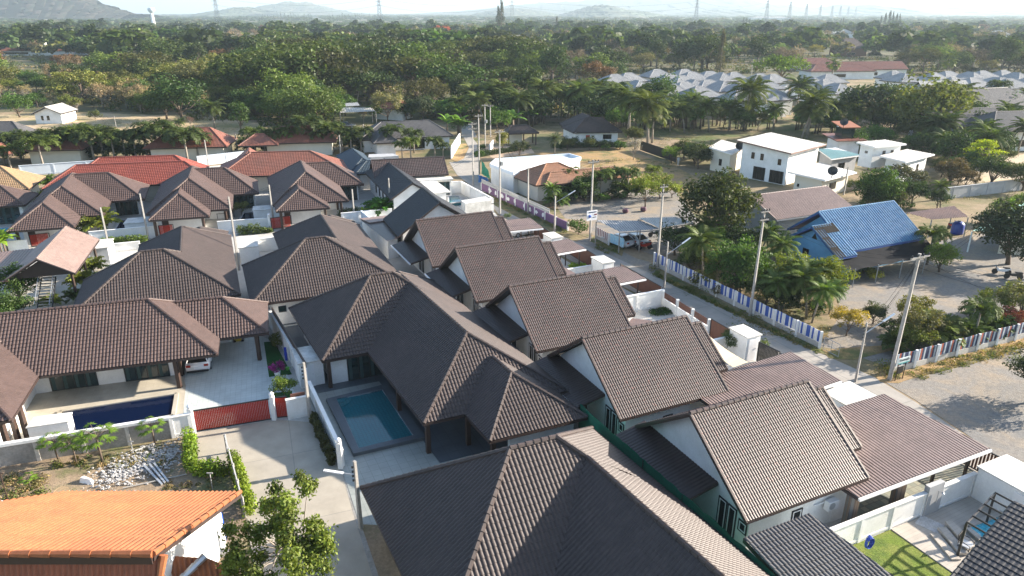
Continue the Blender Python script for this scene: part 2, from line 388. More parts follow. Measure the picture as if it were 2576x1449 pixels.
def wall_run(name, label, a, b, h=1.8, mat='white', t=.12, post=2.5, parts=True, group=None, z0=0., cop=True, postmat=None):
    'a free-standing wall between two plan points: recessed panels, posts, coping'
    a, b = Vector((a[0], a[1], z0)), Vector((b[0], b[1], z0)); d = b-a; L = d.length; d.normalize(); x = Vector((d.y, -d.x, 0)); Z = Vector((0, 0, 1))
    T = thing(name, label, 'wall', a.lerp(b, .5), group)
    def bx(mb, u0, u1, w, z0, z1):
        p = [a+d*u0-x*w, a+d*u1-x*w, a+d*u1+x*w, a+d*u0+x*w]; mb.solid([q+Z*z0 for q in p], [q+Z*z1 for q in p])
    p = MB(); bx(p, 0, L, t/2, -.1, h); p.build('panel', M[mat], T)
    k = max(1, round(L/post))
    for i in range(k+1):
        q = MB(); u = L*i/k; bx(q, u-.11, u+.11, t/2+.05, -.1, h+.02); q.build('post', M[postmat or mat], T)
    if cop:
        c = MB(); bx(c, -.14, L+.14, t/2+.07, h+.022, h+.09); bx(c, .12, L-.12, t/2+.03, .15, .3); c.build('coping', M[mat], T)
    return T
def slat_panel(mb, a, b, z0, z1, w=.09, gap=.04, t=.03, vertical=True):
    a, b = Vector((a[0], a[1], 0)), Vector((b[0], b[1], 0)); d = (b-a).normalized(); L = (b-a).length; x = Vector((d.y, -d.x, 0))*t/2; Z = Vector((0, 0, 1))
    if vertical:
        n = int(L/(w+gap))
        for i in range(n):
            u = i*(w+gap)+gap/2; p = [a+d*u-x, a+d*(u+w)-x, a+d*(u+w)+x, a+d*u+x]; mb.solid([q+Z*z0 for q in p], [q+Z*z1 for q in p])
    else:
        n = int((z1-z0)/(w+gap))
        for i in range(n):
            z = z0+i*(w+gap); p = [a-x, b-x, b+x, a+x]; mb.solid([q+Z*z for q in p], [q+Z*(z+w) for q in p])
def gate(name, label, a, b, h=1.5, mat='gate_brown', z0=.1, group=None, gap=.03, w=.1):
    a, b = Vector((a[0], a[1], 0)), Vector((b[0], b[1], 0)); Z = Vector((0, 0, 1))
    T = thing(name, label, 'gate', a.lerp(b, .5), group)
    s = MB(); slat_panel(s, a.lerp(b, .02), a.lerp(b, .98), z0+.05, z0+h-.05, w, gap); s.build('slat_panel', M[mat], T)
    f = MB()
    for z in (z0, z0+h): f.beam(a+Z*z, b+Z*z, .06, .08)
    for p in (a, b): f.beam(p+Z*z0, p+Z*(z0+h), .07, .07)
    f.build('frame', M['black'], T); return T
def tin_cube(name, label, f, u0, u1, v0, v1, h=2.2, mat='white', doorside=None, group=None, cat='utility box'):
    'white rendered utility cubicle with a projecting slab top and a panelled door'
    T = thing(name, label, cat, f((u0+u1)/2, (v0+v1)/2), group)
    w = MB(); w.box(f, u0, u1, v0, v1, 0, h-.1); w.build('wall', M[mat], T)
    s = MB(); s.box(f, u0-.1, u1+.1, v0-.1, v1+.1, h-.098, h); s.build('slab', M['white_old'], T)
    if doorside == 'v': door(T, f(u0+.2, v0), f(min(u1-.15, u0+1.1), v0), h-.3, -f.V, 'trim')
    elif doorside == 'u': door(T, f(u1, v0+.15), f(u1, min(v1-.15, v0+1.1)), h-.3, f.U, 'trim')
    elif doorside == '-u': door(T, f(u0, v0+.15), f(u0, min(v1-.15, v0+1.1)), h-.3, -f.U, 'trim')
    return T
def slab_poly(name, pts, mat, z=.01, kind='structure', th=.12, label=None, cat=None):
    m = MB(); m.prism([(p[0], p[1]) for p in pts], z-th, z); o = m.build(name, M[mat] if isinstance(mat, str) else mat); props(o, label, cat, None, kind); return o
# ---------------------------------------------------------------- ground, paving, roads
M['ground'] = ground_mat('dry_ground', (.30, .225, .145), (.20, .165, .085), (.10, .115, .045), s=(.09, 1.6))
M['gravel'] = ground_mat('grey_gravel', (.235, .22, .2), (.31, .255, .19), (.2, .195, .185), s=(.22, 3.), lo=.44, hi=.62, bmp=.8)
M['road'] = tiled('concrete_road', (.31, .285, .25), (.2, .19, .17), (5, 4.2), 25, .85, .008, (.28, .262, .235), 0)
M['lane'] = tiled('concrete_lane', (.35, .315, .255), (.25, .23, .2), (9, 7), 20, .85, .004, (.33, .30, .25), 0)
M['verge'] = ground_mat('weedy_verge', (.10, .12, .045), (.20, .17, .08), (.30, .21, .10), s=(.8, 5.))
M['verge_dry'] = ground_mat('dry_verge', (.38, .25, .11), (.32, .22, .12), (.13, .14, .05), s=(.5, 5.))
M['dirt'] = ground_mat('bare_dirt', (.33, .25, .17), (.25, .19, .13), (.13, .14, .06), s=(.5, 4.))
M['lawn'] = ground_mat('lawn', (.14, .20, .03), (.19, .22, .05), (.10, .15, .03), s=(1.2, 14.), bmp=1.)
M['turf'] = ground_mat('artificial_turf', (.015, .085, .018), (.02, .10, .022), s=(1., 20.))
M['greentile'] = tiled('grey_green_tile', (.29, .31, .29), (.20, .22, .20), (.6, .6), 25, .4, .025)
M['darktile'] = tiled('slate_tile', (.085, .10, .115), (.06, .07, .08), (.8, .8), 25, .45, .02)
M['court'] = tiled('pale_court_tile', (.52, .56, .54), (.36, .40, .38), (.38, .38), 18, .3, .03)
M['court_beige'] = tiled('beige_tile', (.46, .42, .34), (.38, .34, .28), (.6, .6), 18, .25, .015)
M['plank'] = tiled('plank_tile', (.42, .38, .33), (.30, .27, .23), (1.6, .22), 27, .5, .04, (.38, .345, .30))
M['carpaver'] = tiled('checker_paver', (.36, .34, .24), (.14, .13, .1), (.42, .42), 25, .7, .05, (.17, .19, .16))
M['stone'] = tiled('stacked_stone', (.30, .19, .12), (.08, .07, .06), (.3, .1), 25, .8, .06, (.22, .21, .2), .5)
def poolmat(name, a, b, sz=.12):
    m, nt, bs = newmat(name); mp = nt.nodes.new('ShaderNodeMapping'); mp.inputs['Rotation'].default_value = (0, 0, R(-25)); nt.links.new(coord(nt), mp.inputs[0])
    v = nt.nodes.new('ShaderNodeTexBrick'); v.offset = 0; v.inputs['Scale'].default_value = 1; v.inputs['Brick Width'].default_value = sz*2; v.inputs['Row Height'].default_value = sz*2; v.inputs['Mortar Size'].default_value = .02
    v.inputs['Color1'].default_value = (*a, 1); v.inputs['Color2'].default_value = (*b, 1); v.inputs['Mortar'].default_value = (*tuple(x*.6 for x in a), 1)
    w = nt.nodes.new('ShaderNodeVectorMath'); w.operation = 'ADD'; n = nt.nodes.new('ShaderNodeTexNoise'); n.inputs['Scale'].default_value = 1.4; nt.links.new(coord(nt), n.inputs['Vector'])
    s = nt.nodes.new('ShaderNodeVectorMath'); s.operation = 'SCALE'; s.inputs['Scale'].default_value = .25; nt.links.new(n.outputs['Color'], s.inputs[0]); nt.links.new(mp.outputs[0], w.inputs[0]); nt.links.new(s.outputs[0], w.inputs[1]); nt.links.new(w.outputs[0], v.inputs['Vector'])
    nt.links.new(v.outputs[0], bs.inputs['Base Color']); bs.inputs['Roughness'].default_value = .04; bs.inputs['Specular IOR Level'].default_value = .5
    bump(nt, bs, noise(nt, 2.2, 3), .12, .03); return m
M['pool_teal'] = poolmat('teal_pool_water', (.018, .13, .155), (.014, .11, .14))
M['pool_navy'] = poolmat('navy_pool_water', (.0025, .009, .036), (.002, .007, .03), .07)
M['pool_blue'] = poolmat('bright_pool_water', (.05, .42, .55), (.05, .38, .5))
M['mosaic'] = tiled('pool_mosaic', (.02, .07, .10), (.3, .33, .34), (.12, .12), 25, .3, .1)

g = MB(); g.poly((-30000, -300, 0), (30000, -300, 0), (30000, 40000, 0), (-30000, 40000, 0)); props(g.build('ground', M['ground']), kind='structure')
def patch(name, px, mat, z): return slab_poly(name, [at(*p) for p in px], mat, z, th=.3)
patch('estate_paving', [(-60, 560), (-60, 1240), (488, 1092), (690, 1058), (775, 1068), (862, 1185), (905, 1330), (1000, 1449), (1150, 1600), (2200, 1700), (2640, 1330), (2450, 1200), (2130, 1000), (1900, 892), (1668, 778), (1520, 700), (1440, 665), (1330, 600), (1262, 555), (1215, 500), (1150, 472), (900, 410), (560, 415), (300, 440)], 'conc_light', .012)
patch('road', [(1172, 330), (1200, 360), (1206, 400), (1205, 430), (1216, 470), (1232, 505), (1300, 540), (1375, 578), (1440, 605), (1530, 640), (1640, 690), (1700, 715), (1880, 800), (2055, 885), (2200, 950), (2300, 1010), (2420, 1090), (2620, 1230), (2700, 1420), (2560, 1420), (2380, 1180), (2130, 992), (1900, 886), (1668, 772), (1520, 696), (1440, 658), (1330, 594), (1262, 548), (1215, 492), (1150, 440), (1130, 408), (1150, 407), (1167, 399), (1180, 371), (1166, 345)], 'road', .02)
patch('gravel_lane', [(1440, 610), (1490, 596), (1600, 650), (1665, 668), (1640, 690), (1530, 645)], 'gravel', .016)
patch('gravel_junction', [(2640, 855), (2450, 915), (2250, 965), (2130, 915), (2060, 885), (2190, 940), (2300, 1005), (2420, 1085), (2640, 1240)], 'gravel', .016)
patch('gravel_yard', [(2110, 700), (2240, 640), (2390, 600), (2640, 560), (2640, 830), (2240, 925), (2110, 880), (2060, 872), (2110, 800)], 'gravel', .008)
patch('gravel_forecourt', [(1440, 470), (1700, 480), (1760, 560), (1720, 640), (1640, 640), (1490, 590), (1430, 560), (1400, 520)], 'gravel', .0085)
patch('earth_verge', [(1330, 520), (1425, 550), (1490, 560), (1485, 600), (1430, 580), (1330, 540)], 'dirt', .024)
patch('roadside_verge', [(1640, 690), (1658, 676), (1890, 798), (2068, 878), (2110, 898), (2055, 888), (1880, 806), (1700, 722)], 'verge', .028)
patch('grass_verge', [(1505, 588), (1570, 625), (1565, 645), (1480, 605)], 'verge', .028)
patch('wall_verge', [(1225, 495), (1260, 515), (1430, 577), (1415, 590), (1375, 580), (1300, 546), (1235, 512)], 'verge', .028)
patch('dry_verge', [(2200, 945), (2225, 935), (2400, 885), (2640, 820), (2640, 850), (2480, 895), (2330, 935), (2260, 965), (2215, 962)], 'verge_dry', .03)
patch('corner_verge', [(2068, 880), (2240, 868), (2250, 880), (2150, 905), (2085, 902)], 'verge_dry', .03)
patch('lane', [(488, 1090), (690, 1056), (778, 1062), (815, 1130), (862, 1190), (895, 1310), (940, 1460), (990, 1560), (660, 1560), (618, 1290), (590, 1195), (500, 1160)], 'lane', .03)
patch('lane_gutter', [(778, 1062), (790, 1062), (870, 1185), (908, 1310), (960, 1460), (940, 1460), (895, 1312), (860, 1190)], 'conc', .036)
patch('vacant_lot', [(-60, 1180), (488, 1094), (500, 1165), (578, 1195), (620, 1300), (625, 1500), (-60, 1500)], 'dirt', .02)
patch('bare_strip', [(905, 1310), (1010, 1310), (1100, 1560), (990, 1560)], 'dirt', .04)
patch('grassy_field', [(1340, 385), (1560, 372), (1700, 420), (1760, 450), (1740, 480), (1600, 470), (1470, 420)], 'verge_dry', .01)
patch('cleared_land', [(-60, 290), (250, 285), (480, 292), (620, 305), (760, 330), (560, 345), (300, 345), (-60, 355)], ground_mat('sandy_ground', (.50, .38, .25), (.40, .32, .18), (.24, .22, .10), s=(.12, 2.)), .012)
patch('farm_track', [(1540, 352), (1640, 345), (1760, 360), (1790, 372), (1640, 368), (1560, 365)], 'dirt', .014)
patch('far_lane', [(1160, 345), (1200, 345), (1178, 300), (1165, 300)], 'road', .022)
patch('east_yard', [(2380, 470), (2640, 440), (2640, 380), (2480, 400), (2440, 430)], ground_mat('pale_yard', (.52, .42, .30), (.42, .36, .28), s=(.2, 2.)), .012)
patch('straw_bank', [(1133, 401), (1148, 407), (1166, 398), (1179, 371), (1172, 362), (1158, 362)], 'verge_dry', .034)
patch('verandah_garden', [(1195, 370), (1330, 365), (1345, 385), (1240, 398)], ground_mat('sandy_yard', (.5, .38, .28), (.44, .33, .24), s=(.3, 2.)), .015)

M['scrub'] = ground_mat('forest_floor', (.085, .09, .04), (.15, .125, .075), (.05, .065, .025), s=(.035, .5))
slab_poly('forest_floor', [at(-300, 282), at(480, 282), at(640, 300), at(870, 318), at(1160, 298), at(1560, 296), at(1570, 200), at(2900, 200), Vector((28000, 38000, 0)), Vector((-28000, 38000, 0))], 'scrub', .006)
patch('pasture', [(1570, 345), (1600, 300), (2140, 298), (2200, 330), (2150, 365), (2000, 350), (1900, 340), (1800, 350), (1760, 358), (1640, 343)], ground_mat('pasture_grass', (.10, .125, .04), (.17, .15, .07), (.22, .17, .10), s=(.15, 1.5)), .0095)
# ---------------------------------------------------------------- the row of gabled houses
S = Fr((11.91, 29.31), 25, 115)
ROWG = 'gabled row houses along the road'
def row_house():
    f = S
    T = thing('row_house', 'nearest gabled row house with an air conditioner on its sunlit side wall', 'house', f(0, 0), ROWG)
    r = Roof(M['roof_grey'], q=6); r.hip(f, 'x', 0, 8.75, 0, 9.9, 0, 0, 5.05, 2.9, 6.45, gable=True)
    r.build(T)
    r2 = Roof(M['roof_grey'], q=6); r2.hip(f, 'x', 7.6, 10.1, 1.75, 8.35, 0, 0, 5.05, 3.45, 5.72, gable=True); r2.build(T, 'porch_roof')
    w = MB(); gable_wall(w, f, 'x', .8, 8.2, .55, 9.35, 5.05, 3.1, 6.2); w.build('wall', M['white'], T)
    w = MB(); gable_wall(w, f, 'x', 8.0, 9.7, 2.1, 8.0, 5.05, 3.5, 5.45); w.build('porch_wall', M['white'], T)
    L = MB(); sheetface(L, [f(-1.4, 3.1, 2.45), f(-1.4, 10.1, 2.45), f(.8, 10.1, 2.95), f(.8, 3.1, 2.95)], W=.25, amp=.035)
    lr = L.build('lean_to_roof', M['sheet_dark'], T); g = MB()
    g.box(f, -1.52, -1.4, 3.05, 10.15, 2.33, 2.46); g.build('gutter', M['trim'], lr)
    h = MB(); h.beam(f(-1.4, 3.1, 2.38), f(.8, 3.1, 2.88), .05, .16); h.beam(f(-1.4, 10.1, 2.38), f(.8, 10.1, 2.88), .05, .16)
    h.poly(f(-1.38, 3.12, 2.36), f(.78, 3.12, 2.86), f(.78, 10.08, 2.86), f(-1.38, 10.08, 2.36)); h.build('fascia', M['fascia'], lr)
    n = -f.U
    for v0 in (1.55, 2.3): window(T, f(.8, v0), f(.8, v0+.52), .35, 2.2, n, 1, 'trim', 'glass_dark', surround='black')
    window(T, f(.8, .72), f(.8, 1.2), 1.3, 1.85, n, 1, 'trim', 'glass_dark', surround='black')
    window(T, f(.8, 5.2), f(.8, 7.2), .2, 2.1, n, 2, 'trim', 'glass_dark')
    window(T, f(3.9, .55), f(4.5, .55), 1.1, 1.8, -f.V, 1, 'trim', 'glass_dark', surround='black')
    window(T, f(9.7, 3.4), f(9.7, 6.2), .1, 2.2, f.U, 3, 'black', 'glass')
    return T
rh = row_house()
rows = [((6.87, 39.01), 'second gabled row house, beside the tan shade sail'), ((1.89, 48.72), 'middle gabled row house, behind the small walled garden'),
        ((-3.17, 58.70), 'fourth gabled row house, beside the leafy planter bed'), ((-8.06, 68.11), 'farthest tile gabled row house, next to the charcoal roof')]
for o, lb in rows: copy_tree(rh, loc=(o[0], o[1], 0), label=lb, group=ROWG)
# air conditioner on the nearest house
T = thing('air_conditioner', 'white air conditioner unit on a wall bracket under the nearest row house eave', 'air conditioner', S(6.45, .3, 1.35))
m = MB(); m.box(S, 6.1, 6.85, .1, .42, 1.4, 1.95); b = m.build('casing', M['trim'], T)
m = MB(); c = S(6.35, .095, 1.68); m.tube([c, c-S.V*.02], .22, 14); m.build('fan_grille', M['steel'], T)
m = MB(); m.box(S, 6.15, 6.2, .1, .54, 1.32, 1.38); m.box(S, 6.75, 6.8, .1, .54, 1.32, 1.38); m.tube([S(6.9, .5, 1.3), S(6.9, .5, .1)], .025, 5); m.tube([S(5.4, .5, 1.75), S(6.1, .42, 1.8)], .04, 5); m.build('bracket', M['trim'], T)
# carport canopies in front of the row
def canopy(lb, A, B, C, zt, zb, posts, ext=0, label_extra=None):
    A, B, Cc = at(*A, zt), at(*B, zb), at(*C, zb); D = A+(Cc-B); d = (B-Cc).normalized(); Cc = Cc-d*ext; D = D-d*ext
    T = thing('carport_canopy', lb, 'canopy', ((A+Cc)/2).to_2d().to_3d(), 'metal carport canopies by the road')
    m = MB(); sheetface(m, [Cc, B, A, D], W=.24, amp=.045); m.build('metal_sheet', M['sheet_pink'], T)
    e = (A-B).normalized(); m = MB(); Z = Vector((0, 0, 1))
    m.beam(Cc-Z*.08-e*.06, B-Z*.08-e*.06, .14, .15); m.build('gutter', M['trim'], T)
    m = MB(); m.beam(B-Z*.08, A-Z*.08, .05, .17); m.beam(D-Z*.08, A-Z*.05, .1, .2); m.beam(Cc-Z*.08, D-Z*.08, .05, .17)
    z = Vector((0, 0, -.16)); m.poly(Cc+z, B+z, A+z, D+z); m.build('frame', M['fascia'], T)
    for t, s, kind in posts:
        p = Cc.lerp(B, t).lerp(D.lerp(A, t), s); z1 = p.z-.15; q = MB()
        if kind == 's': q.prism([(p.x-.25, p.y-.25), (p.x+.25, p.y-.25), (p.x+.25, p.y+.25), (p.x-.25, p.y+.25)], 0, z1); q.build('stone_pillar', M['stone'], T)
        else: q.prism([(p.x-.07, p.y-.07), (p.x+.07, p.y-.07), (p.x+.07, p.y+.07), (p.x-.07, p.y+.07)], 0, z1); q.build('post', M['brownwood'], T)
    return T
canopy('largest corrugated carport canopy on stone pillars, over checkered paving', (2224, 993), (2491, 1129), (2179, 1246), 3.05, 2.6, [(.02, .06, 's'), (.36, .06, 's'), (.62, .06, 'p'), (.9, .06, 'p'), (.95, .9, 'p')], .6)
canopy('corrugated canopy with a broad ridge cap, behind the nearest row house', (1989, 886), (2115, 958), (1960, 1010), 3.05, 2.6, [(.95, .1, 'p'), (.95, .9, 'p')], 4.6)
canopy('corrugated carport canopy left of the white walled garden', (1565, 670), (1624, 701), (1545, 716), 3.0, 2.6, [(.9, .12, 'p'), (.9, .9, 'p')], 1.5)
canopy('corrugated carport canopy above the brown folding gate and dark porch', (1429, 602), (1473, 626), (1395, 640), 3.0, 2.6, [(.9, .12, 'p'), (.4, .12, 'p'), (.9, .9, 'p')], 1.)
canopy('farthest corrugated carport canopy sheltering a white car', (1334, 549), (1366, 574), (1282, 582), 3.0, 2.6, [(.92, .12, 'p'), (.5, .12, 'p'), (.92, .9, 'p')], 1.)
# lower brown canopy strips beside the second and third houses
for lb, P in (('narrow metal roof strip beside the middle row house gable', [(1590, 800), (1640, 806), (1605, 838), (1572, 822)]), ('narrow metal roof strip beside the fourth row house gable', [(1420, 672), (1452, 690), (1440, 705), (1416, 696)])):
    m = MB(); q = [at(x, y, 2.7) for x, y in P]; m.solid([v-Vector((0, 0, .12)) for v in q], q); m.solo('metal_awning', M['sheet_brown'], lb, 'awning')
# paving under the canopies
slab_poly('carport_paving', [S(8.4, -1.1), S(19.2, -1.1), S(18.6, 9.2), S(8.4, 9.2)], 'carpaver', .03)
slab_poly('garden_deck', [S(9.6, -1.35), S(17.5, -1.35), S(17.5, -9), S(9.6, -9)], 'plank', .1)
slab_poly('lawn', [S(3.5, -1.35), S(9.55, -1.35), S(9.55, -9), S(3.5, -9)], 'lawn', .06)
# boundary walls near the road
wall_run('boundary_wall', 'panelled white boundary wall with a sandy coping above the small lawn', S(4.6, -1.25), S(12.1, -1.25), 1.6, post=2.6)
wall_run('boundary_wall', 'white boundary wall between the grey shower slab and the utility cubicle', S(13.5, -1.25), S(16.4, -1.25), 1.6, post=2.9)
m = MB(); m.box(S, 12.15, 13.45, -1.42, -1.12, 0, 2.1); m2 = thing('outdoor_shower', 'grey tiled outdoor shower slab standing in the white wall', 'shower', S(12.8, -1.3))
m.build('slab', M['greywall'], m2); m = MB(); m.tube([S(12.9, -1.5, .9), S(12.9, -1.5, 1.7), S(12.9, -1.75, 1.75)], .025, 6); m.lathe(S(12.9, -1.75, 1.7), [(.09, 0), (.02, .05)], 8); m.build('shower_pipe', M['steel'], m2)
tin_cube('utility_cubicle', 'largest white utility cubicle with a panelled door by the wooden deck', S, 16.4, 19.0, -4.6, -1.4, 2.25, 'white', '-u', 'white utility cubicles')
tin_cube('utility_cubicle', 'long white utility cubicle beside the slatted gate at the bend', S, 15.2, 18.0, 7.0, 9.2, 2.2, 'bluewhite', 'u', 'white utility cubicles')
tin_cube('utility_cubicle', 'tall white utility cubicle behind the tan shade sail', S, 16.5, 17.9, 18.0, 20.1, 2.3, 'white', 'v', 'white utility cubicles')
tin_cube('utility_cubicle', 'white utility cubicle at the end of the leafy planter bed', S, 15.7, 17.1, 39.0, 41.3, 2.2, 'white', 'v', 'white utility cubicles')
tin_cube('utility_cubicle', 'small white utility cubicle beside the farthest carport canopy', S, 15.0, 16.4, 49.2, 51.4, 2.2, 'white', 'v', 'white utility cubicles')
wall_run('boundary_wall', 'white cross wall with shadows of the slats, above the walled garden', S(11.5, 30.8), S(17.5, 30.8), 1.7, post=3)
def slat_wall(lb, a, b, n, z0=.95, h=1.7):
    T = thing('slatted_wall', lb, 'wall', (a+b)/2); m = MB(); m.beam(a+Vector((0, 0, z0/2)), b+Vector((0, 0, z0/2)), .14, z0); m.build('panel', M['white'], T)
    for k in range(n+1):
        p = a.lerp(b, k/n); q = MB(); q.prism([(p.x-.12, p.y-.12), (p.x+.12, p.y-.12), (p.x+.12, p.y+.12), (p.x-.12, p.y+.12)], 0, h); q.build('post', M['white'], T)
        if k < n:
            e = a.lerp(b, (k+1)/n); s = MB(); slat_panel(s, p.lerp(e, .08), p.lerp(e, .92), z0+.05, h-.08, .11, .05); s.build('slat_panel', M['gate_brown'], T)
    return T
slat_wall('white wall with three brown slatted bays beside the road', S(17.5, 30.7), S(17.05, 23.3), 3)
gate('sliding_gate', 'longest brown slatted sliding gate, between the slatted wall and a white cubicle', S(17.05, 23.1), S(17.0, 20.2), 1.7)
gate('sliding_gate', 'black sheet gate beside the tall white cubicle', S(17.5, 17.7), S(17.7, 15.6), 1.7, 'black')
gate('sliding_gate', 'short brown slatted gate next to the black sheet gate', S(17.7, 15.5), S(17.9, 13.6), 1.6)
gate('sliding_gate', 'brown slatted gate seen past the corner of the nearest row house ridge', S(18.2, 12.6), S(18.3, 9.4), 1.6)
gate('sliding_gate', 'dark red slatted gate under the largest canopy, next to the biggest cubicle', S(19.2, 4.5), S(19.3, -1.2), 1.6, gap=.07, w=.12)
gate('sliding_gate', 'brown panel gate under the third canopy by the blue barrel', S(17.9, 38.9), S(17.7, 31.2), 1.75, gap=.008)
gate('sliding_gate', 'brown panel gate beside the white cubicle and dark porch', S(17.2, 49), S(16.9, 41.6), 1.75, gap=.008)
gate('sliding_gate', 'small brown panel gate by the farthest canopy', S(17.0, 60), S(16.6, 51.6), 1.7, gap=.008)
wall_run('boundary_wall', 'low white wall in front of the leafy planter bed', S(11.5, 41.2), S(15.6, 41.2), 1.2, post=2)
wall_run('boundary_wall', 'white side wall beside the tall cubicle and cactus', S(12.8, 20.3), S(16.4, 20.3), 1.3, post=2)
wall_run('boundary_wall', 'low white wall between cubicle and canopy at the gate bend', S(13.2, 9.3), S(15.1, 9.3), 1.1, post=2)
wall_run('boundary_wall', 'white wall between the fourth and fifth row houses near the road', S(11, 51.5), S(14.9, 51.5), 1.3, post=2)
# shade sail
T = thing('shade_sail', 'tan shade sail stretched beside the second row house', 'shade sail', S(11, 16.5))
V = []; F = []; a, b, c, d = at(1772, 834, 3.2), at(1882, 911, 3.2), at(1845, 924, 3.2), at(1782, 872, 3.2); n = 8
for i in range(n+1):
    for j in range(n+1):
        s, t = i/n, j/n; p = a.lerp(b, s).lerp(d.lerp(c, s), t); p.z -= .2*math.sin(math.pi*s)*(1-.5*t); V.append(tuple(p))
for i in range(n):
    for j in range(n): k = i*(n+1)+j; F.append([k, k+1, k+n+2, k+n+1])
m = MB(); m.add(V, F); m.build('fabric', plain('tan_canvas', (.62, .50, .34), .8, .08, 2), T, smooth=True)
m = MB(); m.tube([a-Vector((0, 0, 2.9)), a+Vector((0, 0, .1))], .05); m.build('post', M['black'], T)
# green shade net between the big house and the row
T = thing('shade_net', 'long bright green shade net fence behind the big taupe roof', 'net fence', S(-1.6, 4))
m = MB(); pts = [S(-2.0, 13.4), S(-1.9, 10), S(-1.8, 6.5), S(-1.7, 3), S(-1.62, 0), S(-1.55, -3.5), S(-1.5, -8)]
V = []; F = []; rr = random.Random(4); N = 60
for i in range(N):
    t = i/(N-1)*(len(pts)-1); k = min(int(t), len(pts)-2); p = pts[k].lerp(pts[k+1], t-k)
    for j, z in enumerate((0, 1., 2., 3.12)): V.append((p.x+rr.uniform(-.04, .04), p.y+rr.uniform(-.04, .04), z+(rr.uniform(-.04, .04) if j == 3 else 0)))
for i in range(N-1):
    for j in range(3): k = i*4+j; F.append([k, k+4, k+5, k+1])
m.add(V, F); m.build('netting', plain('green_netting', (.01, .18, .10), .7, .25, 1.2, fine=8), T, smooth=True)
for p in pts: m = MB(); m.tube([p, p+Vector((0, 0, 3.05))], .03, 5); m.build('post', M['black'], T)

# ---------------------------------------------------------------- house with the teal pool
f = Fr((-5.29, 39.24), 24, 118.2)
T = thing('pool_house', 'brown tiled house wrapped around the teal swimming pool', 'house', f(5, 8))
r = Roof(M['roof_big']); r.hip(f, 'y', -.46, 9.92, -.22, 24.15, 4.68, 18.95, 4.75, 2.7, 6.05)
r.hip(f, 'x', -3.93, 9.38, 11.24, 22.71, 1.81, 3.65, 16.99, 2.7, 6.8)
r.hip(f, 'y', 2.35, 9.16, -3.77, 5.98, -.02, 2.57, 5.72, 2.7, 4.9)
r.build(T)
w = MB(); w.box(f, 4.2, 9.0, 5.2, 23, 0, 2.55); w.box(f, -3.1, 4.2, 12.3, 22, 0, 2.55); w.box(f, 8.3, 8.6, -3.1, 5.2, 0, 2.5); w.box(f, 4.0, 8.3, -3.1, -2.9, 0, 2.5); w.build('wall', M['white'], T)
for u, v in ((0, .4), (2.7, .2), (0, 6), (2.85, -3.2), (-3.4, 11.8)):
    m = MB(); m.box(f, u-.14, u+.14, v-.14, v+.14, 0, 2.5); m.build('column', M['brownwood'], T)
window(T, f(-1.9, 12.3), f(1.6, 12.3), .05, 2.3, -f.V, 4, 'black', 'glass', curtain=True)
window(T, f(4.2, 6.2), f(4.2, 11.4), .05, 2.3, -f.U, 5, 'black', 'glass')
slab_poly('pool_terrace', [f(-.6, 26), f(9, 26), f(9, -3.5), f(2.4, -3.5), f(2.4, -1.0), f(.2, -1.0), f(.2, 11.3), f(-4.5, 11.3), f(-4.5, 26)], 'darktile', .07)
slab_poly('tiled_court', [at(775, 1000), at(862, 1185), at(905, 1320), at(1010, 1325), at(1240, 1250), at(1480, 1100), at(1300, 1040), at(1070, 900), at(860, 880), at(760, 960)], 'greentile', .05)
T = thing('swimming_pool', 'teal tiled swimming pool with corner steps and slate coping', 'swimming pool', at(950, 1060))
o1, o2, o3, o4 = at(820, 1003, .3), at(972, 965, .3), at(1072, 1098, .3), at(889, 1141, .3)
i1, i2, i3, i4 = at(846, 1003, .3), at(962, 979, .3), at(1040, 1094, .3), at(902, 1127, .3); Z = Vector((0, 0, 1))
m = MB(); 
for a, b, c, d in ((o1, o2, i2, i1), (o2, o3, i3, i2), (o3, o4, i4, i3), (o4, o1, i1, i4)): m.solid([v-Z*.5 for v in (a, b, c, d)], [a, b, c, d])
m.build('coping', M['darktile'], T)
m = MB(); q = [v-Z*.1+((i1+i3)/2-v)*.004 for v in (i1, i2, i3, i4)]; m.poly(*q); m.build('water', M['pool_teal'], T)
m = MB()
for a, b in ((i1, i2), (i2, i3), (i3, i4), (i4, i1)): m.beam(a-Z*.06, b-Z*.06, .05, .09)
m.build('waterline_tiles', M['mosaic'], T)
e1, e2 = (i2-i1).normalized(), (i4-i1).normalized()
for k, rr in enumerate((1.6, 1.15, .7)):
    m = MB(); a0 = [i1+e1*(rr*math.cos(t))+e2*(rr*math.sin(t)) for t in np.linspace(0, math.pi/2, 9)]; P = [i1]+a0
    m.solid([p-Z*.3 for p in P], [p-Z*(.096-.03*k) for p in P]); m.build('step', M['pool_teal'], T)
tin_cube('pump_shed', 'white pump shed with a stained slab roof beside the teal pool court', Fr(at(768, 975), 25), -.3, 1.5, -.1, 2.6, 2.2, 'white', 'v', None, 'shed')
